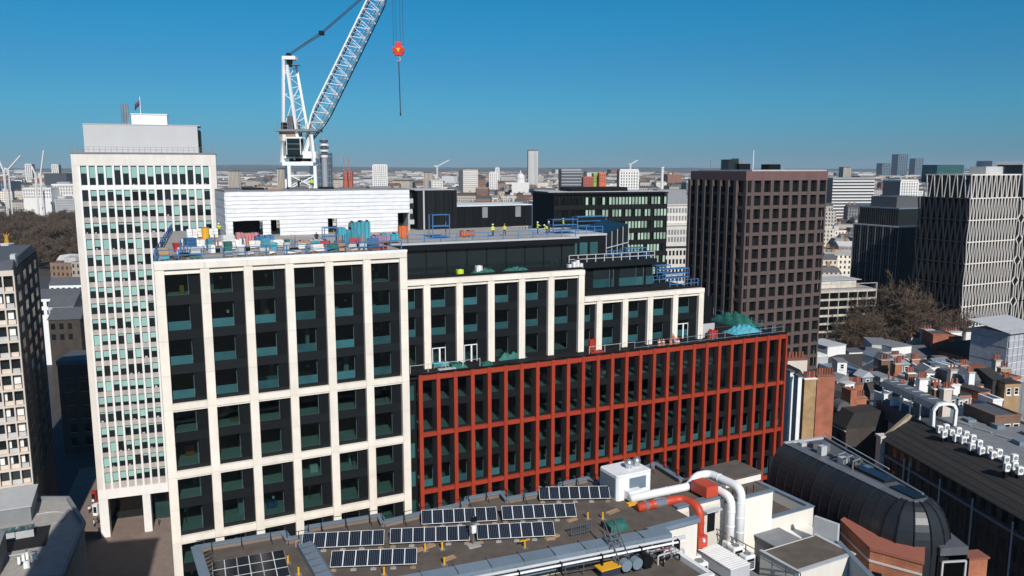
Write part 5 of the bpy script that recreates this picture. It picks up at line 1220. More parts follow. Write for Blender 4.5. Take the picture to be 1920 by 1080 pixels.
bl_ = [
 ('large white steel roof box with blue grey side', 1552, 1586, 651, 226, 9, 'white_paint', dict(name='roof_box', cat='roof box', roof='lid', rm='light_grey', th=66, zmin=12)),
 ('lower white roof box left of the large one', 1514, 1553, 671, 215, 7, 'light_grey', dict(name='roof_box', cat='roof box', roof='lid', rm='white_paint', th=70, zmin=12)),
 ('white panelled tank room behind the red chimney', 1592, 1621, 661, 232, 5, 'white_paint', dict(name='roof_box', cat='roof box', roof='lid', rm='slate_grey', zmin=12)),
 ('pale roof box with grey lid and small window beside bare trees', 1635, 1671, 646, 240, 10, 'light_grey', dict(name='roof_box', cat='roof box', roof='lid', rm='mid_grey', th=100, zmin=12)),
 ('white flank of the grey lidded roof box', 1672, 1709, 652, 236, 9, 'white_paint', dict(name='roof_box', cat='roof box', roof='lid', rm='mid_grey', th=70, zmin=12)),
 ('white wall panel with rust chimney behind it', 1709, 1736, 633, 250, 2, 'flats_frame', dict(name='wall_panel', cat='wall', roof='lid', rm='terracotta', zmin=12, pots=5)),
 ('cream chimney wall topped by a long row of red pots', 1737, 1752, 620, 247, 3, 'flats_frame', dict(name='chimney_stack', cat='chimney', roof='lid', rm='light_grey', zmin=12, pots=3)),
 ('white chimney wall with eight red pots at the back', 1768, 1804, 624, 247, 3, 'white_paint', dict(name='chimney_stack', cat='chimney', roof='lid', rm='light_grey', zmin=12, pots=8)),
 ('plain dark red brick block right of the white panels', 1750, 1788, 629, 240, 8, 'red_brick', dict(roof='flat', rm='slate_grey', th=95)),
 ('orange lit brick end wall beside the dark red block', 1789, 1805, 634, 238, 7, 'orange_brick', dict(roof='lid', rm='old_slate', th=68)),
 ('red brick terrace with white sash windows below a slate roof', 1806, 1872, 668, 232, 9, 'orange_brick', dict(roof='gable', rm='old_slate', th=66, win=(7, 2, 1.0, 1.7, .8), hp=3.4)),
 ('white long parapet wall behind the red brick terrace', 1812, 1868, 622, 247, 6, 'white_paint', dict(roof='lid', rm='old_slate', th=95, zmin=10)),
 ('white rendered house with sash windows amid the chimneys', 1726, 1766, 690, 205, 9, 'white_paint', dict(roof='flat', rm='slate_grey', th=92, win=(3, 2, 1.0, 1.8, .8))),
 ('white gable end of the rendered house facing right', 1767, 1795, 692, 202, 8, 'white_paint', dict(roof='gable', rm='bluegrey', th=70, win=(2, 1, .9, 1.6, .8), hp=2)),
 ('white container with blue grey side on the rooftops', 1690, 1727, 682, 214, 4, 'white_paint', dict(name='roof_box', cat='roof box', roof='lid', rm='light_grey', th=70, zmin=14)),
 ('wide brown brick chimney wall right of the white house', 1795, 1846, 690, 205, 2.5, 'brown_brick', dict(name='chimney_stack', cat='chimney', roof='lid', rm='terracotta', zmin=10)),
 ('brown brick chimney in the middle of the rooftops', 1757, 1777, 672, 222, 2.5, 'brown_brick', dict(name='chimney_stack', cat='chimney', roof='lid', rm='brown_brick', zmin=10)),
 ('small red brick chimney above the dark mansion roofs', 1604, 1625, 748, 158, 2, 'orange_brick', dict(name='chimney_stack', cat='chimney', roof='lid', rm='red_brick', zmin=14, pots=5)),
 ('row of dark red chimney pots on a brick wall', 1584, 1618, 722, 170, 2, 'red_brick', dict(name='chimney_stack', cat='chimney', roof='lid', rm='brown_brick', zmin=14, pots=9)),
 ('long row of chimney pots in the centre of the rooftops', 1632, 1676, 704, 195, 2, 'brown_brick', dict(name='chimney_stack', cat='chimney', roof='lid', rm='brown_brick', zmin=14, pots=10)),
 ('flat teal grey metal roof behind the dark red pots', 1578, 1632, 703, 205, 12, 'bluegrey', dict(roof='flat', rm='bluegrey', zmin=0)),
 ('dark slate attic with long roof light', 1632, 1664, 735, 172, 8, 'slate_grey', dict(roof='mansard', rm='old_slate', hp=1.6)),
 ('dark teal slate mansard above the orange brick front', 1797, 1842, 716, 172, 8, 'slate_grey', dict(roof='mansard', rm='slate_grey', hp=1.2)),
 ('orange brick front with three white sash windows', 1800, 1834, 741, 165, 6, 'orange_brick', dict(roof='lid', rm='old_slate', win=(2, 2, 1.1, 1.9, .8))),
 ('orange brick bay with one white sash window at its right', 1835, 1856, 736, 164, 6, 'orange_brick', dict(roof='lid', rm='old_slate', win=(1, 2, 1.2, 1.9, .8), th=70)),
 ('tan brick block under a dark overhanging roof', 1885, 1914, 720, 168, 7, 'yellow_brick', dict(roof='lid', rm='old_slate', win=(2, 1, .9, 1.4, 1.0))),
 ('dark sided roof storey left of the tan brick block', 1862, 1884, 712, 170, 9, 'old_slate', dict(roof='gable', rm='old_slate', hp=1.5)),
 ('brown brick house with red parapet at the right edge', 1866, 1914, 783, 140, 8, 'brown_brick', dict(roof='flat', rm='slate_grey', win=(3, 1, 1.1, 1.9, 1.4))),
 ('white attic wall with wrought plant at the right edge', 1862, 1880, 752, 155, 4, 'white_paint', dict(roof='flat', rm='slate_grey')),
 ('dark brick flats in shade behind the yellow chimney', 1566, 1602, 742, 168, 14, 'dark_brick', dict(roof='mansard', rm='old_slate', hp=2.2)),
 ('wide slate roof behind the pot rows', 1560, 1640, 690, 222, 10, 'brown_brick', dict(roof='gable', rm='old_slate', hp=2.6)),
 ('brown brick terrace behind the containers', 1640, 1760, 672, 235, 10, 'brown_brick', dict(roof='gable', rm='slate_grey', hp=2.4)),
 ('slate roofed terrace behind the white house', 1770, 1860, 700, 218, 10, 'brown_brick', dict(roof='gable', rm='slate_grey', hp=2.4)),
]
for lab, a, b, py, Y, dp, m_, kw in bl_: block(lab, a, b, py, Y, dp, m_, **kw)
# wrapped scaffold
t = aty(1893, 625, 214); f = Fr(t.x, t.y, 66); o = thing('scaffolded_building', 'building wrapped in grey translucent scaffold sheeting at the right edge', 'scaffold', f)
wr2 = 16; 
for k in range(7):
    z1 = t.z - k * 2.1; box(o, 'sheet_lift', 'scaffold_sheet', 0, wr2, -.06 * (k % 2), .2, z1 - 2.05, z1); box(o, 'side_sheet', 'scaffold_sheet', -.2 - .06 * (k % 2), -.01, .21, 11, z1 - 2.05, z1); box(o, 'lift_band', 'white_paint', -.3, wr2, -.16, -.08, z1 - .12, z1 + .02)
for k in range(9): rod(o, 'standard', 'light_grey', (k * 2, -.2, 0), (k * 2, -.2, t.z + 1), .05)
box(o, 'building_core', 'mid_grey', .3, wr2, .3, 11, 0, t.z - .3); m2 = MB(); m2.add([(-1, -1, t.z + .1), (wr2, -1, t.z + .1), (wr2, 12, t.z + 2.0), (-1, 12, t.z + 2.0)], [(0, 1, 2, 3)], 'light_grey'); r_ = m2.build('temporary_roof', o, fix=False); r_.modifiers.new('t', 'SOLIDIFY').thickness = .15
# white framed canopy on the roof
t = atz(1748, 800, zR - .1); f = Fr(t.x, t.y, 82.7); o = thing('roof_canopy', 'arched roof canopy with thick white end frame above the slate roof', 'canopy', f, 0, 0, t.z)
wc = f.onv(1790, 800, 0)[0]; hc = 4.2; lc = 17
m2 = MB(); arc = [(wc * .0, hc * .72), (wc * .14, hc * .94), (wc * .3, hc), (wc * .7, hc), (wc * .88, hc * .94), (wc, hc * .72)]
m2.sweep(arc + [(x, z - .2) for x, z in arc][::-1], .3, lc, 'zinc_light', 'y'); m2.build('roof_shell', o)
for p, q in zip([(.1, 0)] + arc, arc + [(wc - .1, 0)]): rod(o, 'end_frame', 'white_paint', (p[0], 0, p[1]), (q[0], 0, q[1]), .25)
for k in range(6): box(o, 'side_post', 'white_paint', -.1, .1, .6 + k * 3, .85 + k * 3, 0, hc * .72)
for k in range(7): box(o, 'roof_seam', 'light_grey', wc * .28, wc * .72, 1 + k * 2.4, 1.08 + k * 2.4, hc + .01, hc + .07)
box(o, 'back_wall', 'slate_grey', .2, wc - .2, 6, 6.2, 0, hc * .9); box(o, 'base', 'slate_grey', -.4, wc + .5, -.5, lc, -3, -.02)
# condenser units in rows
k = 0
for i, (px, py) in enumerate(((1762, 803), (1774, 800), (1770, 812), (1784, 810), (1797, 806), (1793, 819), (1806, 823), (1811, 813), (1824, 820), (1822, 836), (1836, 830), (1840, 843), (1854, 842), (1862, 851), (1873, 847), (1886, 860), (1902, 857), (1888, 874), (1902, 871), (1912, 880))):
    q = atz(px, py, zR + .6); o = tag(bpy.data.objects.new('condenser_unit', None), ['first', 'third', 'second', 'fourth', 'sixth', 'fifth', 'seventh', 'eighth', 'tenth', 'ninth', 'eleventh', 'twelfth', 'thirteenth', 'fourteenth', 'fifteenth', 'sixteenth', 'eighteenth', 'seventeenth', 'nineteenth', 'last'][i] + ' white condenser unit from the left above the slate roof', 'air conditioner', 'condenser units above the slate roof'); col.objects.link(o); o.location = q - Vector((0, 0, .8)); o.rotation_euler = (0, 0, R(7.3)); o.scale = (.85, .85, .85)
    box(o, 'casing', 'white_paint', -.55, .55, -.4, .4, 0, 1.5, 'bev'); rod(o, 'fan', 'mid_grey', (0, -.44, .85), (0, -.39, .85), .4, 'cyl'); cyl(o, 'fan_hub', 'white_paint', 0, -.45, .8, .9, .08); box(o, 'foot', 'dark_metal', -.5, .5, -.3, .3, -1.2, 0)

# small chimney stacks and roof bits scattered between the houses
rv = random.Random(31)
for i in range(24):
    px = rv.uniform(1650, 1905); py = rv.uniform(668, 745) + (10 if px < 1640 else 0); Y = 44 / ((py - 312) / 1517) * rv.uniform(.98, 1.06)
    if Y > 240 or Y < 135: continue
    w_ = rv.uniform(9, 20); m_ = rv.choice(['orange_brick', 'red_brick', 'brown_brick', 'brown_brick', 'yellow_brick', 'white_paint', 'flats_frame', 'white_paint'])
    o = block({'orange_brick': 'small orange brick chimney with red pots among the right rooftops', 'red_brick': 'small dark red brick chimney with pots among the right rooftops', 'brown_brick': 'small brown brick chimney with pots among the right rooftops', 'yellow_brick': 'small yellow brick chimney with pots among the right rooftops', 'white_paint': 'small white rendered chimney with pots among the right rooftops', 'flats_frame': 'small cream rendered chimney with pots among the right rooftops'}[m_], px, px + w_, py, Y, rv.uniform(.9, 1.4), m_, 'chimney_stack', 'chimney', 'lid', rv.choice(['light_grey', 'concrete', 'white_paint', 'slate_grey']), zmin=8, pots=rv.randint(2, 6)); o['group'] = 'small chimneys among the right rooftops, ' + m_.replace('_', ' ')
cabins = []
for i in range(40):
    px = rv.uniform(1570, 1900); py = rv.uniform(664, 765); Y = 45 / ((py - 312) / 1517) * rv.uniform(1.0, 1.06)
    if Y > 235 or Y < 135: continue
    m_ = rv.choice(['white_paint', 'light_grey', 'bluegrey', 'white_paint', 'orange_brick'])
    o = block({'white_paint': 'small white attic cabin among the right rooftops', 'light_grey': 'small pale grey attic cabin among the right rooftops', 'bluegrey': 'small blue grey attic cabin among the right rooftops', 'orange_brick': 'small orange brick attic among the right rooftops'}[m_], px, px + rv.uniform(10, 26), py, Y, rv.uniform(2, 5), m_, 'attic_cabin', 'attic', rv.choice(['lid', 'gable_front', 'flat']), rv.choice(['light_grey', 'slate_grey', 'mid_grey', 'bluegrey']), th=rv.choice([66, 75, 95]), zmin=8, win=(rv.randint(1, 2), 1, .8, 1.1, .5), hp=1.3); cabins.append(o); o['group'] = 'attic cabins among the right rooftops, ' + m_.replace('_', ' ')

def drop(o):
    for c in list(o.children): drop(c)
    bpy.data.objects.remove(o)
for i in (15, 16, 18, 20, 25, 29, 31, 32, 35):    # wholly hidden behind the others
    if i < len(cabins): drop(cabins[i])
# ================================================================ near roof with solar panels
ZF = 41.0; ZD = 40.5
c0 = atz(367, 1025, ZF)
FG = Fr(c0.x, c0.y, 62.0)
def G(px, py, z=ZD): return Vector((*FG.onz(px, py, z), z))
NB_ = thing('flat_roofed_building', 'near flat roofed building with stepped grey parapet below the solar panels', 'building', FG)
edge_px = [(367, 1025), (532, 997), (540, 1009), (576, 1003), (577, 987), (712, 965), (718, 978), (790, 961), (844, 949), (875, 941), (876, 933), (940, 922), (950, 934), (1006, 924), (1050, 915), (1052, 906), (1102, 895), (1122, 903), (1200, 880), (1229, 868), (1276, 897)]
EP = [FG.onz(x, y, ZF) for x, y in edge_px]
_g = FG.onz(720, 1082, ZD + .5)
near = [(50.4, -13.0), (44.4, -13.0), (44.4, -16.2), (_g[0], _g[1] - 0.3), (_g[0] - 4, -30), (EP[0][0], -30)]
m2 = MB()
ring = [(a + (0.25 if i == 0 else 0), b - 0.25) for i, (a, b) in enumerate(EP)] + near
m2.prism(ring[::-1], ZD - 0.5, ZD, 'roof_felt'); m2.build('roof_deck', NB_)
m2 = MB(); m2.prism([(a, b - 0.3) for a, b in ring][::-1], 0, ZD - 0.52, 'render_wall'); m2.build('outer_wall', NB_)
def wall_run(par, a, b, th, z0, z1, m_, name, over=0.0):
    a, b = Vector((*a[:2], 0)), Vector((*b[:2], 0)); d = (b - a); L_ = d.length
    o = box(par, name, m_, 0, 1, 0, 1, 0, 1); o.location = ((a.x + b.x) / 2, (a.y + b.y) / 2, (z0 + z1) / 2)
    o.rotation_euler = (0, 0, math.atan2(d.y, d.x)); o.scale = (L_ + over, th, z1 - z0); return o
for i in range(len(EP) - 1):
    a, b = EP[i], EP[i + 1]
    wall_run(NB_, a, b, 0.34, ZD - 0.4, ZF - 0.10, 'pavement', 'parapet_wall', 0.1)
    wall_run(NB_, a, b, 0.62, ZF - 0.09 + 0.003 * (i % 2), ZF + 0.02 + 0.003 * (i % 2), 'bluegrey', 'coping', 0.25)
    n = max(1, int((Vector(b) - Vector(a)).length / 2.2))
    for k in range(n):
        t = (k + .5) / n; x, y = a[0] + (b[0] - a[0]) * t, a[1] + (b[1] - a[1]) * t
        rod(NB_, 'guard_post', 'dark_metal', (x, y - 0.45, ZD), (x, y - 0.45, ZF + 0.75), 0.03)
        rod(NB_, 'guard_brace', 'dark_metal', (x, y - 1.2, ZD), (x, y - 0.45, ZF + 0.35), 0.025)
    rod(NB_, 'guard_rail', 'dark_metal', (a[0], a[1] - 0.45, ZF + 0.72), (b[0], b[1] - 0.45, ZF + 0.72), 0.022)
l0, l1 = (EP[0][0], 0.1), (EP[0][0], -14)
wall_run(NB_, l0, l1, 0.4, ZD - 0.4, ZF - 0.1, 'pavement', 'parapet_wall'); wall_run(NB_, l0, l1, 0.85, ZF - 0.09, ZF + 0.03, 'bluegrey', 'coping')
for k in range(10): rod(NB_, 'guard_brace', 'dark_metal', (0.4, -0.8 - k * .75, ZD), (1.1, -1.2 - k * .75, ZD + 0.5), 0.03)
# --- solar arrays
rowdir = R(86)
def solar(label, tl, tr, n=7, tilt=R(30), pw=None):
    zt = ZD + 1.15
    a, b = atz(*tl, zt), atz(*tr, zt); d = b - a; d.z = 0
    o = tag(bpy.data.objects.new('solar_array', None), label, 'solar panel', 'tilted solar panel rows on the near roof'); col.objects.link(o)
    o.location = (a.x, a.y, ZD); o.rotation_euler = (0, 0, math.atan2(d.y, d.x)); w_ = d.length / n; sl = 1.62
    for i in range(n):
        p = bpy.data.objects.new('panel', unit('box', 'white_frame')); col.objects.link(p); p.parent = o
        p.location = (w_ * (i + .5), -sl * math.cos(tilt) / 2, 1.15 - sl * math.sin(tilt) / 2); p.rotation_euler = (tilt, 0, 0); p.scale = (w_ - 0.015, sl, 0.035)
        q = bpy.data.objects.new('cells', unit('box', 'cell_blue')); col.objects.link(q); q.parent = o
        nrm = Vector((0, -math.sin(tilt), math.cos(tilt)))
        q.location = Vector(p.location) + nrm * 0.02; q.rotation_euler = (tilt, 0, 0); q.scale = (w_ - 0.09, sl - 0.08, 0.012); sub(q, p)
        for k in range(1, 6):
            g = bpy.data.objects.new('cell_line', unit('box', 'bluegrey')); col.objects.link(g); g.parent = o
            g.location = Vector((w_ * i + 0.045 + (w_ - .09) * k / 6, p.location[1], p.location[2])) + nrm * 0.0275; g.rotation_euler = (tilt, 0, 0); g.scale = (0.012, sl - 0.1, 0.004); sub(g, p)
    L_ = w_ * n
    for i in range(5):
        x = 0.3 + (L_ - .6) * i / 4
        rod(o, 'back_leg', 'galv', (x, -0.12, 0), (x, -0.12, 1.08), 0.025); rod(o, 'front_leg', 'galv', (x, -1.3, 0), (x, -1.3, 0.38), 0.025)
        box(o, 'ballast', 'timber' if i in (0, 4) else 'concrete', x - 0.25, x + 0.25, -1.55, -1.25, 0, 0.12)
solar('solar panel row nearest the white roof hut', (1010, 913), (1141, 911))
solar('solar panel row farthest left of the two behind the wind gauge', (790, 957), (930, 950))
solar('solar panel row just in front of the row by the hut', (940, 949), (1077, 943))
solar('solar panel row at the left behind the grey roof ridge', (568, 1000), (721, 993))
solar('solar panel row in the middle, left of the small mast', (732, 991), (880, 985))
solar('solar panel row right of the small mast', (893, 984), (1037, 977))
solar('solar panel row nearest the camera in front of the others', (622, 1033), (782, 1027))
# flat panel field
f0, f1, f2 = G(397, 1053, ZD + .25), G(532, 1030, ZD + .25), G(552, 1080, ZD + .25)
FF = thing('flat_solar_field', 'flat black solar panel field in the left corner of the near roof', 'solar panel', FG, f0.x, f0.y, ZD)
ux = (f1 - f0); ux.z = 0; vx = (f2 - f1); vx.z = 0
wu = ux.length / 3; vl = 1.7
FF.rotation_euler[2] = FG.rz + math.atan2(ux.y, ux.x)
for i in range(3):
    for j in range(5):
        box(FF, 'panel', 'white_frame', wu * i + 0.015, wu * (i + 1) - 0.015, -vl * (j + 1) + 0.02, -vl * j - 0.02, 0.2, 0.235)
        for k in (0, 1): box(FF, 'cells', 'cell_blue', wu * i + 0.04 + k * wu / 2, wu * (i + .5 + .5 * k) - 0.03, -vl * (j + 1) + 0.06, -vl * j - 0.05, 0.236, 0.245)
    box(FF, 'support', 'galv', wu * i + 0.3, wu * i + 0.4, -vl * 5, -0.1, 0, 0.19)
# grey ridge roof light
r0, r1, r2 = G(556, 1026), G(581, 1024), G(600, 1082)
RG = thing('roof_ridge', 'long grey metal ridge on the near roof left of the panels', 'roof ridge', FG, r0.x, r0.y, ZD)
RG.rotation_euler[2] = FG.rz
m2 = MB(); wr = (r1 - r0).length * 1.15; lr = 9.0
m2.sweep([(0, 0), (0, 0.55), (wr * .82, 0.75), (wr, 0.55), (wr, 0)], 0, -lr, 'bluegrey', 'y'); m2.build('ridge_body', RG)
box(RG, 'ridge_end', 'timber', -0.1, wr + 0.1, 0.01, 0.2, 0.0, 0.62)
for k in range(7): box(RG, 'seam', 'slate_grey', 0.02, wr * .8, -k * 1.25 - 0.6, -k * 1.25 - 0.56, 0.66, 0.74)
# yellow safety posts
for i, (px, py) in enumerate(((797, 1033), (829, 1030), (833, 1059), (984, 1027), (1102, 973), (1130, 973), (540, 1056), (560, 1078), (720, 1078))):
    lab = ['yellow anchor post in front of the middle panel row', 'yellow anchor post right beside another below the mast', 'yellow anchor post nearest the camera edge of the felt', 'yellow anchor post with crossbar in front of the mast row', 'left of two yellow anchor posts near the red duct', 'right of two yellow anchor posts near the red duct', 'yellow anchor post at the corner of the flat panels', 'yellow anchor post beside the grey ridge', 'yellow anchor post at the bottom edge below the near panel row'][i]
    o = place('anchor_post', lab, 'anchor post', px, py, ZD, 'yellow anchor posts', 0)
    cyl(o, 'post', 'yellow_paint', 0, 0, 0.06, 0.75, 0.09); box(o, 'base_plate', 'galv', -.25, .25, -.25, .25, 0, 0.05); cyl(o, 'eye', 'dark_metal', 0, 0, 0.75, 0.84, 0.05)
    if i == 3: box(o, 'crossbar', 'yellow_paint', -.5, .5, -.06, .06, 0.68, 0.78)
o = place('wind_gauge', 'small white instrument mast on a base between panel rows', 'instrument mast', 888, 1024, ZD, None, 0)
box(o, 'base', 'concrete', -.6, .6, -.4, .4, 0, 0.15); cyl(o, 'mast', 'galv', 0, 0, 0.15, 2.9, 0.06); box(o, 'instrument', 'white_paint', -.2, .2, -.15, .15, 1.3, 2.0, 'bev'); box(o, 'sensor_frame', 'galv', -.35, .35, -.03, .03, 2.3, 2.36); box(o, 'sensor', 'dark_metal', -.25, .25, -.1, .1, 2.4, 2.85)
for i, (px, py, w_) in enumerate(((800, 1030, 2.0), (845, 1050, 1.2), (1038, 1010, 1.6), (1075, 977, 1.2), (1152, 962, 1.6))):
    o = place('timber_sleeper', ['timber sleepers on the felt below the middle panels', 'timber sleeper near the lone yellow post', 'timber sleepers at the right end of the mast row', 'timber sleeper at the end of the second panel row', 'timber sleepers before the white hut'][i], 'timber', px, py, ZD, None, 0.2)
    for k in range(2): box(o, 'sleeper', 'timber', -w_ / 2, w_ / 2, k * .3, k * .3 + .2, 0, 0.14)

# --- near edge: wide metal gutter band and pipes, lower plant deck beyond it
ga, gb = G(720, 1082, ZD + .5), G(1240, 985, ZD + .5)
GB = thing('metal_gutter', 'wide blue grey metal upstand running along the near roof edge', 'gutter', FG, ga.x, ga.y, ZD)
gl = (gb - ga); gl.z = 0; GB.rotation_euler[2] = FG.rz + math.atan2(gl.y, gl.x); gll = gl.length
n = 9
for k in range(n):
    m2 = MB(); m2.sweep([(0, -0.3), (0, 0.35), (-0.5, 0.62), (-1.9, 0.5), (-2.0, -0.8), (-1.9, -0.8), (-1.8, -0.3)][::-1], gll * k / n + 0.01, gll * (k + 1) / n - 0.012, 'bluegrey'); m2.build('metal_panel', GB)
    box(GB, 'standing_seam', 'slate_grey', gll * k / n - 0.03, gll * k / n + 0.008, -1.85, -0.05, 0.45, 0.66)
for k, (yy, zz, r_, m_) in enumerate(((-2.5, 0.3, 0.14, 'light_grey'), (-2.9, 0.1, 0.10, 'white_paint'))):
    rod(GB, 'pipe', m_, (2, yy, zz), (gll + 1, yy, zz), r_, 'cyl')
for k in range(7): box(GB, 'pipe_bracket', 'dark_metal', 3 + k * 4, 3.1 + k * 4, -3.1, -2.2, -0.6, 0.35)
ZK = 39.0; ZL = 35.0                               # lower plant deck
l = [Vector((_g[0], _g[1] - 1.5, 0)), Vector((38.4, -17.4, 0)), Vector((40, -17, 0)), Vector((40, -23.5, 0)), Vector((_g[0], -25, 0))]
m2 = MB(); m2.prism([(q.x, q.y) for q in l][::-1], ZK - 0.4, ZK, 'roof_felt'); m2.build('plant_deck', NB_)
m2 = MB(); m2.prism([(q.x + (.3 if q.y < -20 else -.3), q.y + .2) for q in l][::-1], 20, ZK - 0.41, 'render_wall'); m2.build('outer_wall', NB_)
wall_run(NB_, (40, -17), (40, -23.5), .5, ZK - .3, ZK + .5, 'white_paint', 'parapet_wall'); wall_run(NB_, (40.2, -23.5), (_g[0], -25), .5, ZK - .3, ZK + .5, 'white_paint', 'parapet_wall')
l = [Vector((40.3, -16.7, 0)), Vector((44.4, -13.6, 0)), Vector((50, -13.7, 0)), Vector((49.6, -31, 0)), Vector((40.3, -31, 0))]
m2 = MB(); m2.prism([(q.x, q.y) for q in l][::-1], ZL - 0.4, ZL, 'mid_grey'); m2.build('plant_deck', NB_)
# --- white hut
h0 = G(1157, 941); hu0 = h0.x; hv0 = h0.y
hu1 = FG.onv(1222, 900, hv0)[0]; hv1 = hv0 + 3.4; HZ = ZD + 2.75
HT = thing('roof_hut', 'white plant hut with two silver roof cowls on the near roof', 'hut', FG, hu0, hv0, ZD)
w_, d_ = hu1 - hu0, hv1 - hv0
m2 = MB(); bvl = 0.22
m2.prism([(bvl, 0), (w_ - bvl, 0), (w_, bvl), (w_, d_ - bvl), (w_ - bvl, d_), (bvl, d_), (0, d_ - bvl), (0, bvl)], 0, HZ - ZD - 0.2, 'duct_white')
m2.build('hut_wall', HT)
m2 = MB(); m2.prism([(bvl, 0), (w_ - bvl, 0), (w_, bvl), (w_, d_ - bvl), (w_ - bvl, d_), (bvl, d_), (0, d_ - bvl), (0, bvl)], HZ - ZD - 0.195, HZ - ZD, 'duct_white'); ro = m2.build('hut_roof', HT)
bv = ro.modifiers.new('b', 'BEVEL'); bv.width = 0.12; bv.segments = 3
for k in range(8): box(HT, 'louvre', 'bluegrey', w_ * .34, w_ * .82, -0.06, -0.01, 0.95 + k * .17, 1.08 + k * .17)
box(HT, 'side_panel', 'bluegrey', -0.05, -0.01, 0.35, d_ - 0.35, 0.3, HZ - ZD - 0.35)  # blue-grey sheet stands in for the shade on this wall
for x, y in ((w_ * .55, d_ * .42), (w_ * .80, d_ * .46)):
    m3 = MB(); vs = []
    for r_, z in ((0.34, 0), (0.34, 0.25), (0.48, 0.55), (0.45, 0.75), (0.22, 1.0), (0.05, 1.05)):
        vs += [(x + r_ * math.cos(j * .5236), y + r_ * math.sin(j * .5236), HZ - ZD + z) for j in range(12)]
    m3.add(vs, [(i * 12 + j, i * 12 + (j + 1) % 12, (i + 1) * 12 + (j + 1) % 12, (i + 1) * 12 + j) for i in range(5) for j in range(12)] + [tuple(range(60, 72))], 'galv'); m3.build('cowl', HT, smooth=True)
# --- roof parts to the right of the hut
def gbox(par, name, m_, pa, pb, depth, z0, z1, zr=None):   # front edge given by two sight lines on level zr
    a, b = G(*pa, zr or z1), G(*pb, zr or z1); v = (a.y + b.y) / 2
    return box(par, name, m_, a.x, b.x, v, v + depth, z0, z1)
WG = thing('white_roof_wing', 'white rendered rooftop wing right of the white ducts', 'building', FG)
# main lit wall: front face v from its parapet corner
wz = 41.6
wl, wr_ = G(1395, 938, wz), G(1524, 952, wz)
vf = -13.6
x0 = FG.onv(1362, 950, vf)[0]; x1 = FG.onv(1448, 950, vf)[0]; x2 = FG.onv(1525, 960, vf)[0]
zt1 = FG.onv(1448, 922, vf)[1]; zt2 = FG.onv(1448, 972, vf)[1]
box(WG, 'wall', 'render_wall', x0, x1, vf, vf + 7.5, 20, zt1); box(WG, 'wall', 'render_wall', x1 + .003, x2, vf + .004, vf + .45, 20, zt2)
box(WG, 'wall', 'render_wall', x2 - .45, x2, vf + .46, vf + 9, 20, zt2)
box(WG, 'coping', 'bluegrey', x0 - .1, x1 + .1, vf - .1, vf + .5, zt1 + .01, zt1 + .14)
box(WG, 'coping', 'bluegrey', x1 + .12, x2 + .1, vf - .1, vf + .5, zt2 + .01, zt2 + .13); box(WG, 'coping', 'bluegrey', x2 - .5, x2 + .1, vf + .51, vf + 9, zt2 + .01, zt2 + .13)
box(WG, 'roof_deck', 'roof_felt', x1 + .01, x2 - .46, vf + .46, vf + 9, zt2 - 1.6, zt2 - 1.3); box(WG, 'roof_deck', 'roof_felt', x0, x1, vf + .51, vf + 7.4, zt1 + .005, zt1 + .06)
q0, q1 = FG.onv(1362, 890, vf + 3)[0], FG.onv(1427, 890, vf + 3)[0]; zq = FG.onv(1395, 895, vf + 3)[1]
box(WG, 'stair_head', 'render_wall', q0, q1, vf + 3, vf + 7, zt1 + .07, zq); box(WG, 'stair_head_roof', 'roof_felt', q0 - .15, q1 + .15, vf + 2.85, vf + 7.1, zq + .01, zq + .2)
for k in range(5): rod(WG, 'guard_post', 'dark_metal', (x0 + .5 + k, vf + .7, zt1), (x0 + .5 + k, vf + .7, zt1 + 1), .03)
# left lower cream wall with coping, door
WL = thing('white_roof_wing', 'low cream walled roof block behind the red duct', 'building', FG)
zl = 40.3; va = -16.6; a0, a1 = 38.6, 44.4
box(WL, 'wall', 'render_wall', a0, a1, va, va + .35, 30, zl); box(WL, 'wall', 'render_wall', a1 - .3, a1, va + .36, -13.2, 30, zl); box(WL, 'coping', 'bluegrey', a0 - .1, a1 + .1, va - .3, va + .5, zl + .3, zl + .72)
box(WL, 'wall', 'render_wall', a1 + .01, x0 - .01, -13.3, -12.9, 30, zl + .1); box(WL, 'coping', 'bluegrey', a1 + .1, x0 - .01, -13.5, -12.7, zl + .3, zl + .5)
va = -13.34
dx = FG.onv(1333, 980, va)[0]; box(WL, 'door', 'dark_metal', dx - .5, dx + .5, va - .04, va + .0, zl - 3.2, zl - 1.0); box(WL, 'canopy', 'light_grey', dx - 1.2, dx + .9, va - .7, va - .05, zl - .75, zl - .6)
# --- ducts
def duct(name, label, pts, r_, m_, n=10):
    o = thing(name, label, 'duct', FG); m3 = MB(); P_ = [Vector(p) for p in pts]; path = [P_[0]]
    for i in range(1, len(P_) - 1):     # rounded bends
        a, b, c = P_[i - 1], P_[i], P_[i + 1]; d1 = (a - b).normalized(); d2 = (c - b).normalized(); k = min(1.1, (a - b).length * .45, (c - b).length * .45)
        for t in (0, .25, .5, .75, 1): path.append((b + d1 * k).lerp(b, t).lerp(b.lerp(b + d2 * k, t), t))
    path.append(P_[-1]); m3.tube(path, r_, m_, n); m3.build('duct_run', o, smooth=True)
    for a, b in zip(P_[:-1], P_[1:]):
        L_ = (b - a).length; d = (b - a) / L_
        for k in range(1, int(L_ / 1.6)): q = a + d * (k * 1.6); rod(o, 'flange', m_, q - d * .04, q + d * .04, r_ + .05, 'cyl')
    return o
def D(px, py, v): u, z = FG.onv(px, py, v); return (u, v, z)
vd = hv0 - 1.2
A1, A2, A3 = D(1182, 935, vd), D(1292, 912, vd), D(1304, 893, vd)
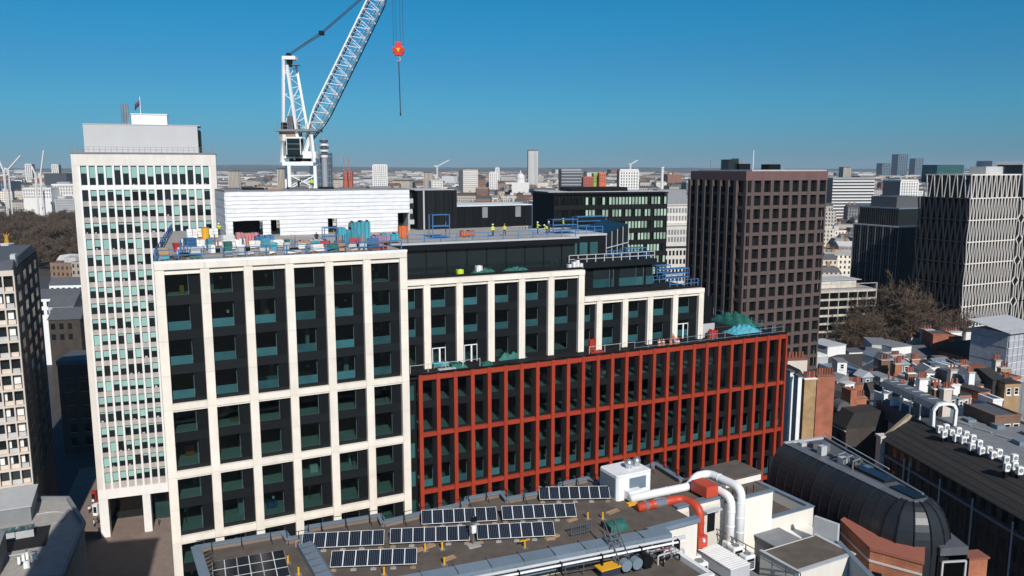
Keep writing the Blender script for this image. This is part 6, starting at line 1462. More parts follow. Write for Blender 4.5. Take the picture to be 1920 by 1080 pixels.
duct('white_duct', 'outer white ventilation duct arching over from the hut and down the wall', [A1, A2, (A3[0], vd, A3[2]), (A3[0] + 1.9, vd, A3[2]), (A3[0] + 2.1, -14.9, A3[2]), (A3[0] + 2.1, -14.9, 33)], 0.44, 'duct_white', 14)
duct('white_duct', 'inner white ventilation duct running down beside the outer one', [(A3[0] - .4, vd - .9, A3[2] - .75), (A3[0] + .75, vd - 1.2, A3[2] - .75), (A3[0] + .95, -14.7, A3[2] - .8), (A3[0] + .95, -14.7, 33)], 0.42, 'duct_white', 14)
o = place('duct_fan', 'white box fan joining the ducts at the hut', 'fan unit', 1188, 938, ZD, None, 0)
box(o, 'casing', 'duct_white', -.9, .9, -.5, .6, .2, 1.2, 'bev'); rod(o, 'fan_ring', 'light_grey', (.4, -.55, .7), (.4, -.48, .7), .38, 'cyl'); box(o, 'skid', 'yellow_paint', -1.4, -.3, -1.1, -.6, 0, .25)
vr = -11.9
B1, B2 = D(1196, 952, vr), D(1279, 934, vr)
o = duct('red_duct', 'red lagged duct running across the roof and bending down', [B1, B2, (B2[0] + .1, -14.6, B2[2]), (B2[0] + .1, -14.6, 36.4)], 0.46, 'duct_red', 10)
a, b = Vector(D(1227, 945, vr)), Vector(D(1247, 941, vr)); rod(o, 'silver_sleeve', 'galv', a, b, 0.5, 'cyl')
a, b = Vector(D(1208, 949, vr)), Vector(D(1213, 948, vr)); rod(o, 'silver_sleeve', 'galv', a, b, 0.5, 'cyl')
bb = (B2[0] + .1, -14.6, 37.6); box(o, 'lower_box', 'duct_red', bb[0] - .6, bb[0] + .6, -15.2, -14.0, bb[2] - .9, bb[2] + .3); cyl(o, 'cap', 'white_paint', bb[0], -15.3, bb[2] - .2, bb[2] + .1, .16)
q = G(1334, 936, ZD); o = thing('red_duct', 'red boxed duct end behind the white ducts', 'duct', FG, q.x, q.y, ZD)
box(o, 'duct_end', 'duct_red', -.9, .7, -.2, 2.2, .35, 1.5); box(o, 'mouth', 'black', .71, .76, 0, 2.0, .45, 1.4); box(o, 'stand', 'dark_metal', -.8, .6, 0, 2, 0, .34)
# --- plant on the lower deck
def unit_ac(label, px, py, z, w_, d_, hh, group='condenser units on the lower plant deck', m_='white_paint'):
    o = place('condenser_unit', label, 'air conditioner', px, py, z, group, 0)
    box(o, 'casing', m_, -w_ / 2, w_ / 2, -d_ / 2, d_ / 2, .1, hh, 'bev')
    box(o, 'grille', 'dark_metal', -w_ * .38, w_ * .38, -d_ / 2 - .02, -d_ / 2 + .01, .3, hh * .8)
    for k in range(5): box(o, 'grille_bar', 'light_grey', -w_ * .38, w_ * .38, -d_ / 2 - .05, -d_ / 2 - .025, .3 + k * hh * .11, .34 + k * hh * .11)
    cyl(o, 'fan', 'mid_grey', 0, 0, hh, hh + .1, min(w_, d_) * .36); box(o, 'foot', 'dark_metal', -w_ / 2, w_ / 2, -.1, .1, 0, .1)
unit_ac('white condenser with fan at the bottom edge under the red duct', 1310, 1082, ZL, 1.4, 1.2, 1.7)
unit_ac('white condenser left of the long slatted unit', 1300, 1066, ZL, 1.2, 1.0, 1.5)
unit_ac('white condenser behind the long slatted unit', 1378, 1052, ZL, 1.3, 1.0, 1.7)
unit_ac('white condenser against the handrail', 1400, 1068, ZL, 1.3, 1.0, 1.7)
unit_ac('white condenser partly hidden by the white duct foot', 1366, 1036, ZL, 1.1, .9, 1.3)
q = G(1345, 1062, ZL); o = thing('air_handler', 'long white slatted air handling unit on the lower deck', 'air handler', FG, q.x, q.y, ZL)
for k in range(14): box(o, 'slat', 'white_paint', -1.3, 1.3, -3.2 + k * .35, -3.2 + k * .35 + .25, 1.4, 1.5)
box(o, 'casing', 'light_grey', -1.25, 1.25, -3.2, 1.6, .2, 1.39)
# steel stair over the gutter
sa = G(1145, 1010, ZD + .8); o = thing('access_stair', 'small galvanised step-over stair crossing the grey upstand', 'stair', FG, sa.x, sa.y, ZD)
for k in range(7): box(o, 'tread', 'galv', -.5, .5, -.3 * k - .3, -.3 * k, 1.3 - .38 * k, 1.36 - .38 * k)
for sx in (-.55, .55):
    rod(o, 'stringer', 'slate_grey', (sx, .3, 1.4), (sx, -2.1, -1.2), .07); rod(o, 'handrail', 'slate_grey', (sx, .3, 2.4), (sx, -2.1, -.2), .04)
    for k in range(4): rod(o, 'baluster', 'slate_grey', (sx, .3 - .8 * k, 1.4 - .87 * k), (sx, .3 - .8 * k, 2.4 - .87 * k), .03)
o = place('site_box', 'yellow and navy storage boxes at the foot of the step-over stair', 'box', 1140, 1076, ZK, None, 0)
box(o, 'lid', 'yellow_paint', -1.1, 1.1, -.6, .6, .7, .8); box(o, 'body', 'navy_cloth', -1.0, 1.0, -.5, .5, 0, .69)
for i, (px, py, c) in enumerate(((1166, 1068, 0), (1186, 1064, 1), (1206, 1060, 2))):
    o = place('tank', ['grey round tank nearest the step-over stair', 'middle grey tank with a black band', 'black banded tank beside the pipework'][i], 'tank', px, py, ZK, None, 0)
    rod(o, 'drum', 'bluegrey' if i < 2 else 'dark_metal', (0, -.8, .7), (0, .8, .7), .55, 'cyl'); rod(o, 'band', 'black', (0, -.2, .7), (0, .2, .7), .58, 'cyl'); box(o, 'cradle', 'dark_metal', -.4, .4, -.7, .7, 0, .3)
o = place('green_cover', 'dark green domed cover beside the grey upstand', 'cover', 1153, 990, ZD, None, 0)
m3 = MB(); m3.sweep([(math.cos(R(a)) * .9, max(0, math.sin(R(a)) * .75)) for a in range(0, 181, 20)], -1.0, 1.0, 'green_net', 'x'); m3.build('dome', o); box(o, 'end_board', 'black', -1.08, -1.01, -.85, .85, 0, .6)
rp_ = random.Random(9)
for i in range(8):                      # pipework clutter: each a bent pipe
    px, py = rp_.uniform(1195, 1250), rp_.uniform(1046, 1064)
    q = G(px, py, ZK); o = thing('service_pipe', ['bent service pipe among the plant left of the red duct', 'bent service pipe near the tanks on the lower deck'][i % 2], 'pipe', FG, q.x, q.y, ZK, 'service pipes on the lower plant deck'); m3 = MB()
    hgt = rp_.uniform(.6, 1.6); ln = rp_.uniform(1, 3)
    m3.tube([(0, 0, 0), (0, 0, hgt), (.1, 0, hgt + .1), (ln, 0, hgt + .1), (ln + .1, 0, hgt), (ln + .1, 0, .2)], .09, rp_.choice(['galv', 'dark_metal', 'light_grey']), 6); m3.build('pipe_run', o)
    cyl(o, 'valve', 'bright_red' if i % 3 == 0 else 'galv', ln * .5, 0, hgt - .05, hgt + .3, .12)
# handrails on the lower deck
def grail(label, a, b, m_='slate_grey', h_=1.1, step=1.5):
    o = thing('guard_rail', label, 'railing', FG, a.x, a.y, a.z); d = b - a; n = max(2, int(d.length / step))
    for k in range(n + 1): q = d * (k / n); rod(o, 'post', m_, q, q + Vector((0, 0, h_)), .04)
    for z in (.55, h_): rod(o, 'rail', m_, Vector((0, 0, z)), d + Vector((0, 0, z)), .035)
grail('dark diagonal handrail stepping down beside the white ducts', G(1328, 1002, ZL + 1.2), G(1500, 1095, ZL))
grail('dark handrail in front of the tanks at the bottom of the roof', G(1060, 1085, ZK), G(1255, 1050, ZK))
# grille fence / ladder rack left of the stair
o = place('cable_rack', 'dark vertical bar rack on the felt beside the stair', 'rack', 1090, 1003, ZD, None, 0)
for k in range(10): rod(o, 'bar', 'slate_grey', (-1.1 + k * .24, 0, 0), (-1.1 + k * .24, 0, 1.2), .035)
for z in (.3, 1.1): rod(o, 'rail', 'slate_grey', (-1.2, 0, z), (1.2, 0, z), .04)
# --- roofs at the lower right
LR = thing('low_roofed_building', 'white low roof block with teal window at the bottom right', 'building', FG)
zz = 36.0; q = G(1495, 1075, zz); vq = q.y
b0, b1 = FG.onv(1497, 1075, vq)[0], FG.onv(1600, 1075, vq)[0]
box(LR, 'wall', 'render_wall', b0, b1, vq, vq + 5, 15, zz); box(LR, 'roof', 'roof_felt', b0 + .3, b1 - .3, vq + .4, vq + 4.7, zz + .01, zz + .1); box(LR, 'coping', 'light_grey', b0 - .1, b1 + .1, vq - .1, vq + .39, zz + .01, zz + .14)
box(LR, 'coping', 'light_grey', b0 - .1, b0 + .29, vq + .4, vq + 5.1, zz + .01, zz + .14); box(LR, 'coping', 'light_grey', b1 - .29, b1 + .1, vq + .4, vq + 5.1, zz + .01, zz + .14)
v2 = vq + 5.5; c0_, c1_ = FG.onv(1460, 1040, v2)[0], FG.onv(1502, 1040, v2)[0]; zz2 = FG.onv(1480, 1022, v2)[1]
box(LR, 'dormer', 'slate_grey', c0_, c1_, v2, v2 + 4, 15, zz2); box(LR, 'dormer_roof', 'mid_grey', c0_ - .2, c1_ + .2, v2 - .3, v2 + 4, zz2 + .01, zz2 + .12)
for k in range(3): box(LR, 'window', 'teal_glass', c0_ + .3 + k * (c1_ - c0_ - .5) / 3, c0_ + .15 + (k + 1) * (c1_ - c0_ - .5) / 3, v2 - .05, v2 - .01, zz2 - 1.9, zz2 - .5)
d0, d1 = c1_ + .3, FG.onv(1545, 1030, v2 + 1)[0]
box(LR, 'annex', 'render_wall', d0, d1, v2 + 1, v2 + 4, 15, zz2 - .6); box(LR, 'window', 'teal_glass', d0 + .5, d1 - .4, v2 + .95, v2 + .99, zz2 - 1.8, zz2 - .9)
# pale sloping parapet to the right of the wing
SP = thing('side_wall', 'pale grey stepped side wall between the white wing and dark zinc roof', 'wall', FG)
e0, e1, e2 = G(1527, 975, 37.5), G(1572, 1000, 37.0), G(1650, 1090, 36.5)
wall_run(SP, e0, e1, .4, 20, 38.0, 'light_grey', 'wall_panel'); wall_run(SP, e1, e2, .5, 20, 36.2, 'bluegrey', 'wall_panel')
# ================================================================ the city out to the hills
def city_mat(name):
    m = bpy.data.materials.new(name); m.use_nodes = True; n = m.node_tree; L = n.links; b = n.nodes['Principled BSDF']; b.inputs['Roughness'].default_value = .8
    at = n.nodes.new('ShaderNodeVertexColor'); at.layer_name = 'Col'
    uv = n.nodes.new('ShaderNodeUVMap'); uv.uv_map = 'UVMap'; sp = n.nodes.new('ShaderNodeSeparateXYZ'); L.new(uv.outputs[0], sp.inputs[0])
    def M(op, a, bb):
        x = n.nodes.new('ShaderNodeMath'); x.operation = op
        for i, q in enumerate((a, bb)):
            if isinstance(q, (int, float)): x.inputs[i].default_value = q
            else: L.new(q, x.inputs[i])
        return x.outputs[0]
    fu = M('FRACT', M('DIVIDE', sp.outputs[0], 2.7), 0); fv = M('FRACT', M('DIVIDE', sp.outputs[1], 3.4), 0)
    mu = M('MULTIPLY', M('GREATER_THAN', fu, .3), M('LESS_THAN', fu, .72)); mv = M('MULTIPLY', M('GREATER_THAN', fv, .3), M('LESS_THAN', fv, .82))
    mk = M('MULTIPLY', M('MULTIPLY', mu, mv), M('GREATER_THAN', sp.outputs[1], 0))
    mix = n.nodes.new('ShaderNodeMix'); mix.data_type = 'RGBA'; L.new(mk, mix.inputs[0]); L.new(at.outputs[0], mix.inputs[6]); mix.inputs[7].default_value = (.03, .035, .04, 1)
    g = n.nodes.new('ShaderNodeNewGeometry'); nz = n.nodes.new('ShaderNodeTexNoise'); nz.inputs['Scale'].default_value = .25; nz.inputs['Detail'].default_value = 5; L.new(g.outputs['Position'], nz.inputs['Vector'])
    sc_ = n.nodes.new('ShaderNodeVectorMath'); sc_.operation = 'SCALE'; L.new(mix.outputs[2], sc_.inputs[0]); L.new(M('ADD', M('MULTIPLY', nz.outputs['Fac'], .6), .7), sc_.inputs['Scale']); L.new(sc_.outputs[0], b.inputs['Base Color'])
    MATS[name] = m
city_mat('city_facade')
WALLS = [(.68, .61, .51), (.72, .69, .64), (.52, .45, .36), (.80, .78, .74), (.40, .36, .32), (.30, .19, .13), (.27, .13, .085), (.36, .37, .38), (.20, .21, .22), (.55, .50, .44), (.66, .60, .52), (.46, .40, .33)]
ROOFS = [(.075, .08, .09), (.12, .125, .135), (.22, .22, .22), (.06, .057, .052), (.34, .32, .29), (.15, .10, .08), (.52, .51, .49), (.09, .09, .095)]
WN = ['cream', 'pale stone', 'tan', 'white', 'grey brown', 'brown brick', 'red brick', 'blue grey', 'dark grey', 'beige', 'light cream', 'buff']
class City:
    def __init__(s): s.v = []; s.f = []; s.c = []; s.uv = []
    def quad(s, vs, c, uvs=None):
        k = len(s.v); s.v += vs; s.f.append(tuple(range(k, k + len(vs)))); s.c.append(c); s.uv += uvs or [(0, -5)] * len(vs)
    def boxm(s, x0, x1, y0, y1, z0, z1, wc, rc_, T, win=True, off=0):
        P_ = lambda x, y, z: T(x, y, z)
        hh = z1 - z0
        for (ax, ay, bx, by) in ((x0, y0, x1, y0), (x1, y0, x1, y1), (x1, y1, x0, y1), (x0, y1, x0, y0)):
            L_ = math.hypot(bx - ax, by - ay)
            s.quad([P_(ax, ay, z0), P_(bx, by, z0), P_(bx, by, z1), P_(ax, ay, z1)], wc, [(off, .01), (off + L_, .01), (off + L_, hh), (off, hh)] if win else None)
        s.quad([P_(x0, y0, z1), P_(x1, y0, z1), P_(x1, y1, z1), P_(x0, y1, z1)], rc_)
    def gable(s, x0, x1, y0, y1, z, hp, rc_, wc, T):
        ym = (y0 + y1) / 2
        s.quad([T(x0, y0, z), T(x1, y0, z), T(x1, ym, z + hp), T(x0, ym, z + hp)], rc_); s.quad([T(x1, y1, z), T(x0, y1, z), T(x0, ym, z + hp), T(x1, ym, z + hp)], rc_)
        s.quad([T(x0, y1, z), T(x0, y0, z), T(x0, ym, z + hp)], wc); s.quad([T(x1, y0, z), T(x1, y1, z), T(x1, ym, z + hp)], wc)
    def mans(s, x0, x1, y0, y1, z, hp, i, rc_, T):
        a = [(x0, y0), (x1, y0), (x1, y1), (x0, y1)]; b = [(x0 + i, y0 + i), (x1 - i, y0 + i), (x1 - i, y1 - i), (x0 + i, y1 - i)]
        for k in range(4):
            p, q = a[k], a[(k + 1) % 4]; p2, q2 = b[k], b[(k + 1) % 4]; s.quad([T(*p, z), T(*q, z), T(*q2, z + hp), T(*p2, z + hp)], rc_)
        s.quad([T(*b[0], z + hp), T(*b[1], z + hp), T(*b[2], z + hp), T(*b[3], z + hp)], tuple(min(1, q * 1.4) for q in rc_))
    def mesh(s, name):
        me = bpy.data.meshes.new(name); me.from_pydata(s.v, [], s.f)
        ca = me.color_attributes.new('Col', 'FLOAT_COLOR', 'CORNER'); fl = []
        for f, c in zip(s.f, s.c): fl += [c[0], c[1], c[2], 1.0] * len(f)
        ca.data.foreach_set('color', fl)
        ul = me.uv_layers.new(name='UVMap'); ul.data.foreach_set('uv', [q for p in s.uv for q in p])
        me.materials.append(MATS['city_facade']); return me
def make_building(C, w_, d_, h_, rr, T):
    wi = rr.randrange(len(WALLS)); wc = WALLS[wi]; k = rr.uniform(.75, 1.2); wc = tuple(min(.8, q * k) for q in wc); rf = rr.choice(ROOFS); off = rr.uniform(0, 9)
    typ = rr.random(); name = WN[wi] + (' gabled' if typ < .34 else ' mansard roofed' if typ < .62 else ' flat roofed')
    C.boxm(0, w_, 0, d_, 0, h_, wc, rf, T, True, off)
    if typ < .34:
        n = max(1, int(d_ / 14))
        C.gable(0, w_, 0, d_, h_, rr.uniform(2.5, 4), rf, wc, T)
        for i in range(rr.randint(1, 3)): x = rr.uniform(.05, .85) * w_; C.boxm(x, x + 1.8, d_ / 2 - .7, d_ / 2 + .7, h_ + 1, h_ + 5.2, (.30, .16, .10), (.2, .1, .07), T, False)
    elif typ < .62:
        C.mans(0.2, w_ - .2, .2, d_ - .2, h_, rr.uniform(2.5, 4), 1.6, rf, T)
        for i in range(rr.randint(0, 2)): x = rr.uniform(.05, .85) * w_; C.boxm(x, x + 2.2, d_ * .4, d_ * .4 + 1.2, h_ + 2, h_ + 6, (.32, .2, .14), (.2, .1, .07), T, False)
    else:
        for i in range(rr.randint(1, 3)):
            a, b = rr.uniform(.1, .6), rr.uniform(.1, .6); cc = rr.choice([(.5, .5, .5), (.65, .64, .62), (.2, .2, .21), wc])
            C.boxm(a * w_, (a + .3) * w_, b * d_, (b + .3) * d_, h_, h_ + rr.uniform(1.5, 4), cc, rr.choice(ROOFS), T, False)
    return name
rcity = random.Random(2024)
def in_park(x, y): return (-.70 < x / y < -.50 and 540 < y < 1130) or (-.75 < x / y < -.57 and y < 560)
def blocked(x, y):                      # keep clear of the landmarks set below
    return in_park(x, y) or any(abs(x - a) < r_ and abs(y - b) < r_ for a, b, r_ in KEEP)
LMK = [  # label, px0, px1, top py, Y, depth, style
 ('slim pale ribbed tower with dark top rising above the skyline', 991, 1009, 281, 1900, 20, 'ribs'),
 ('grey office tower with light horizontal bands behind the black block', 1053, 1090, 317, 900, 22, 'bands'),
 ('bright white gridded block on the skyline left of the brown tower', 1163, 1197, 317, 1000, 18, 'grid'),
 ('small white and blue slab tower right of the crane', 699, 725, 308, 1500, 18, 'grid'),
 ('blue glass twin tower behind the crane mast', 590, 604, 288, 1700, 20, 'glass'),
 ('wider blue glass tower just right of the crane mast', 605, 621, 287, 1750, 22, 'glass'),
 ('tan concrete slab block on the middle skyline', 794, 811, 322, 1400, 16, 'ribs'),
 ('brown office block with pale top bands on the middle skyline', 868, 896, 318, 1300, 30, 'bands2'),
 ('dark end of the brown banded office block', 862, 868, 319, 1301, 30, 'dark'),
 ('white slab pair left of the slim pale tower', 918, 932, 322, 1700, 16, 'grid'),
 ('thin pale block behind the white slab pair', 929, 936, 314, 2300, 16, 'grid'),
 ('green coloured block on the skyline', 1113, 1121, 325, 1300, 16, 'green'),
 ('orange coloured block on the skyline', 1124, 1136, 324, 1290, 16, 'orange'),
 ('red coloured low block on the skyline', 1094, 1112, 331, 1280, 16, 'redb'),
 ('tall dark glass tower on the right skyline', 1685, 1703, 289, 4200, 60, 'glass'),
 ('second dark glass tower on the right skyline', 1717, 1732, 297, 4300, 55, 'glass'),
 ('wedge topped glass tower on the right skyline', 1655, 1670, 306, 4100, 55, 'glass'),
 ('small tan high rise on the right skyline', 1582, 1596, 313, 2600, 30, 'ribs'),
 ('white modern office with dark strip windows behind the brown tower', 1562, 1640, 333, 900, 40, 'bands'),
 ('pale stone block on the right middle distance', 1690, 1722, 337, 1000, 40, 'grid'),
 ('tan high rise left of the crane', 427, 447, 320, 1800, 18, 'ribs'),
 ('grey tower block just left of the crane', 519, 530, 315, 1200, 16, 'ribs'),
 ('white tower block on the far left skyline', 47, 58, 307, 3200, 30, 'grid'),
 ('second white tower block on the far left skyline', 97, 108, 308, 3300, 30, 'grid'),
 ('long white palace terrace above the bare park trees, left part', 42, 95, 352, 1150, 25, 'palace'),
 ('long white palace terrace above the bare park trees, right part', 96, 137, 345, 1180, 25, 'palace'),
 ('dark domed roof hall on the far left', 82, 124, 325, 1900, 60, 'dark'),
 ('brick red building with masts right of the crane', 643, 660, 321, 1250, 18, 'redb'),
 ('white stone block between black cores and black glass office', 1000, 1042, 378, 620, 30, 'palace'),
 ('glassy pale green block at the far left edge', -10, 20, 340, 1600, 40, 'glass'),
]
KEEP = []
for lab, a, b, py, Y, d_, sty in LMK:
    t0_, t1_ = aty(a, py, Y), aty(b, py, Y); KEEP.append(((t0_.x + t1_.x) / 2, Y + d_ / 2, max(d_, t1_.x - t0_.x) * .5 + 14))
mat('l_white', (.72, .70, .67), .7, var=.05, scale=.05); mat('l_tan', (.50, .43, .35), .8, var=.08, scale=.05); mat('l_grey', (.30, .31, .33), .7, var=.08, scale=.05); mat('l_dark', (.06, .065, .075), .5, var=.1, scale=.05); mat('l_glass', (.05, .09, .13), .15, var=.2, scale=.03, obj=.2); mat('l_green', (.28, .42, .06), .7); mat('l_orange', (.70, .14, .03), .7); mat('l_redb', (.42, .10, .06), .8)
for lab, a, b, py, Y, d_, sty in LMK:
    t0_ = aty(a, py, Y); f = Fr(t0_.x, t0_.y, 84); w_ = f.onv(b, py, 0)[0]; h_ = t0_.z
    o = thing('distant_block' if sty not in ('glass',) else 'distant_tower', lab, 'building', f)
    base = {'ribs': 'l_tan', 'bands': 'l_grey', 'bands2': 'l_tan', 'grid': 'l_white', 'glass': 'l_glass', 'dark': 'l_dark', 'green': 'l_green', 'orange': 'l_orange', 'redb': 'l_redb', 'palace': 'l_white'}[sty]
    if lab.startswith('slim'): base = 'l_tan'
    box(o, 'body', base if sty not in ('ribs', 'bands', 'grid') else 'l_dark', 0, w_, 0, d_, 0, h_ - 2)
    box(o, 'top', 'l_dark' if sty in ('ribs', 'glass') else base, -.1, w_ + .1, -.1, d_ + .1, h_ - 2 + .01, h_)
    px_m = Y / FPX
    if sty == 'ribs':
        n = max(4, int(w_ / (px_m * 2.2)))
        for i in range(n): box(o, 'rib', 'l_tan' if 'pale' not in lab else 'l_white', i * w_ / n, i * w_ / n + w_ / n * .62, -.6, -.01, 0, h_ - 2.2)
        for i in range(max(3, int(n * .8))): box(o, 'side_rib', 'l_tan', w_ + .01, w_ + .6, i * d_ / n * 1.2, i * d_ / n * 1.2 + d_ / n * .6, 0, h_ - 2.2)
    elif sty in ('bands', 'bands2'):
        n = max(4, int(min(h_, 45) / max(3.4, px_m * 3)))
        for i in range(n): box(o, 'band', 'l_grey' if sty == 'bands' and 'white' not in lab else 'l_white', -.1, w_ + .1, -.5, -.01, h_ - 4.5 - i * max(3.4, px_m * 3), h_ - 3 - i * max(3.4, px_m * 3))
    elif sty == 'grid':
        n = max(3, int(w_ / max(3.2, px_m * 3)))
        for i in range(n + 1): box(o, 'pier', 'l_white', i * w_ / n - .6 * w_ / n * .5, i * w_ / n + .6 * w_ / n * .5, -.5, -.01, 0, h_ - 2.1)
        m_ = max(3, int(min(h_, 60) / max(3.4, px_m * 3)))
        for k in range(m_): box(o, 'band', 'l_white', 0, w_, -.45, -.012, h_ - 4 - k * min(h_, 60) / m_, h_ - 2.6 - k * min(h_, 60) / m_)
    elif sty == 'glass':
        for i in range(5): box(o, 'mullion', 'l_grey', i * w_ / 5, i * w_ / 5 + w_ * .03, -.6, -.01, 0, h_ - 2.2)
        for k in range(6): box(o, 'band', 'bluegrey', 0, w_, -.5, -.012, h_ - 8 - k * 14, h_ - 6.5 - k * 14)
    elif sty in ('palace', 'green', 'orange', 'redb'):
        n = max(3, int(w_ / max(3.4, px_m * 4.2)))
        for k in range(3):
            for i in range(n): box(o, 'window', 'l_dark', (i + .3) * w_ / n, (i + .68) * w_ / n, -.12, -.01, h_ - 5.6 - k * 4.4, h_ - 3.2 - k * 4.4)
        if sty == 'palace': box(o, 'cornice', 'l_white', -.6, w_ + .6, -.8, -.13, h_ - 2.4, h_ - 1.6); box(o, 'attic', 'l_grey', w_ * .2, w_ * .8, 4, d_ - 4, h_ + .01, h_ + 3)
# telecom tower, domes, columns
t = aty(608, 296, 1690); TT = tag(bpy.data.objects.new('telecom_tower', None), 'slim cylindrical telecom tower with banded drums behind the crane', 'tower'); col.objects.link(TT); TT.location = (t.x, t.y, 0)
zt_ = aty(608, 256, 1690).z
cyl(TT, 'shaft', 'l_grey', 0, 0, 0, zt_ - 6, 6)
for k, (r_, dz, hh) in enumerate(((9, 12, 5), (10, 19, 4), (10, 25, 4), (9, 31, 4), (7.5, 37, 4), (7.5, 43, 5))): cyl(TT, 'drum', 'l_white' if k % 2 else 'l_dark', 0, 0, zt_ - dz, zt_ - dz + hh, r_)
cyl(TT, 'mast', 'l_grey', 0, 0, zt_ - 6.2, zt_ + 6, 1.2)
t = aty(976, 336, 1500); DM = tag(bpy.data.objects.new('stone_dome', None), 'pale stone dome with lantern beside the slim pale tower', 'dome'); col.objects.link(DM); DM.location = (t.x, t.y, 0)
box(DM, 'base', 'l_white', -16, 16, -12, 12, 0, t.z - 6); cyl(DM, 'drum', 'l_white', 0, 0, t.z - 5.9, t.z + 2, 8); m2 = MB(); vs = []
for i in range(7):
    a = R(i * 15); vs += [(8.4 * math.cos(a) * math.cos(j * .5236), 8.4 * math.cos(a) * math.sin(j * .5236), t.z + 2 + 9 * math.sin(a)) for j in range(12)]
m2.add(vs, [(i * 12 + j, i * 12 + (j + 1) % 12, (i + 1) * 12 + (j + 1) % 12, (i + 1) * 12 + j) for i in range(6) for j in range(12)], 'l_white'); m2.build('shell', DM, smooth=True); cyl(DM, 'lantern', 'l_white', 0, 0, t.z + 11, t.z + 16, 1.1)
t = aty(1241, 352, 800); NC = tag(bpy.data.objects.new('white_column', None), 'tall slim white column right of the black glass office', 'column'); col.objects.link(NC); NC.location = (t.x, t.y, 0)
box(NC, 'pedestal', 'l_redb', -5, 5, -5, 5, 0, t.z - 2); cyl(NC, 'shaft', 'l_white', 0, 0, t.z - 2.01, aty(1241, 316, 800).z, 1.3); cyl(NC, 'capital', 'l_white', 0, 0, aty(1241, 316, 800).z, aty(1241, 313, 800).z, 1.8)
for i, (px, py0, py1, Y, m_) in enumerate(((645, 330, 294, 1240, 'l_redb'), (654, 330, 296, 1240, 'l_redb'))):
    a, b = aty(px, py0, Y), aty(px, py1, Y); o = tag(bpy.data.objects.new('lattice_mast', None), ['left of two thin red masts on the brick red building', 'right of two thin red masts on the brick red building'][i], 'mast'); col.objects.link(o); o.location = (a.x, a.y, 0)
    rod(o, 'pole', m_, (0, 0, a.z - 20), (0, 0, b.z), .5)
    for k in range(6): rod(o, 'rung', 'l_white', (-.9, 0, a.z + k * (b.z - a.z) / 6), (.9, 0, a.z + (k + .5) * (b.z - a.z) / 6), .2)
# far construction cranes
def far_crane(label, px, py_base, py_top, Y, jx, jy, m_='l_white'):
    a, b = aty(px, py_base, Y), aty(px, py_top, Y); j = aty(jx, jy, Y); o = tag(bpy.data.objects.new('distant_crane', None), label, 'crane', 'construction cranes on the skyline'); col.objects.link(o); o.location = (a.x, Y, 0)
    r_ = Y * (.00042 if Y < 1500 else .0003)
    for s in (-1, 1): rod(o, 'mast', m_, (s * r_ * 2, 0, 0), (s * r_ * 2, 0, b.z), r_)
    for k in range(8): z = a.z + k * (b.z - a.z) / 8; rod(o, 'brace', m_, (-r_ * 2 * (-1) ** k, 0, z), (r_ * 2 * (-1) ** k, 0, z + (b.z - a.z) / 8), r_ * .6)
    rod(o, 'jib', m_, (0, 0, b.z), (j.x - a.x, 0, j.z), r_ * 1.6); rod(o, 'counter_jib', m_, (0, 0, b.z), (-(j.x - a.x) * .25, 0, b.z + (j.z - b.z) * .1), r_ * 2); rod(o, 'tie', 'l_grey', (0, 0, b.z + r_ * 8), (j.x - a.x, 0, j.z), r_ * .5)
far_crane('white crane with jib leaning left at the far left edge', 10, 350, 322, 1000, -6, 290)
far_crane('white crane with jib leaning right at the far left edge', 18, 352, 318, 1010, 38, 292)
far_crane('tall white crane with near upright jib left of the white tower', 77, 345, 330, 1100, 82, 282)
far_crane('short white crane left of the upright one', 68, 345, 328, 1120, 60, 312)
far_crane('small pale crane on the skyline above the black cores', 820, 325, 312, 2600, 842, 300)
far_crane('small pale crane above the white gridded block', 1182, 322, 308, 1600, 1196, 300)
# --- ordinary city blocks
specs = []
def cell(x, y, ang, cw, cd, hb):
    if blocked(x, y): return
    specs.append((x, y, ang, cw, cd, hb))
y = 330.0
while y < 8600:
    step = 17 if y < 700 else (22 if y < 1400 else (36 if y < 3000 else (70 if y < 5000 else 110)))
    lim = .69 * y + 60; x = -lim
    if y < 420: pass
    while x < lim:
        cw = step * rcity.uniform(.55, 1.5)
        dist_a = 8 * math.sin(x / 310 + y / 470) + (20 if math.sin(x / 520 - y / 390) > .2 else -12)
        if rcity.random() > .10 and not (y < 480 and x > .40 * y): cell(x + rcity.uniform(-2, 2), y + rcity.uniform(-4, 4), dist_a, cw * .96, step * rcity.uniform(.7, .95), rcity.choice([11, 13, 14, 16, 17, 18, 20, 22] if y < 700 else [10, 13, 15, 17, 19, 21, 24, 27, 31, 36]) * (1.0 if rcity.random() > .04 else 1.6))
        x += cw + (9 if rcity.random() < .12 else .4)
    y += step * (1.0 if rcity.random() < .5 else 1.55)
def px_of(x, y): return 960 + 1517 * x / y
SEEN = ((0, 60, 1150), (60, 140, 1110), (405, 530, 2300), (600, 857, 2300), (857, 1000, 1230), (1000, 1042, 690), (1042, 1250, 2000), (1250, 1297, 1500), (1552, 1612, 400), (1612, 1735, 1450))
def vis(s):                             # what the nearer blocks leave in view
    p = px_of(s[0], s[1]); return any(a < p < b and s[1] > d for a, b, d in SEEN) or (95 < p < 140 and 380 < s[1] < 660)
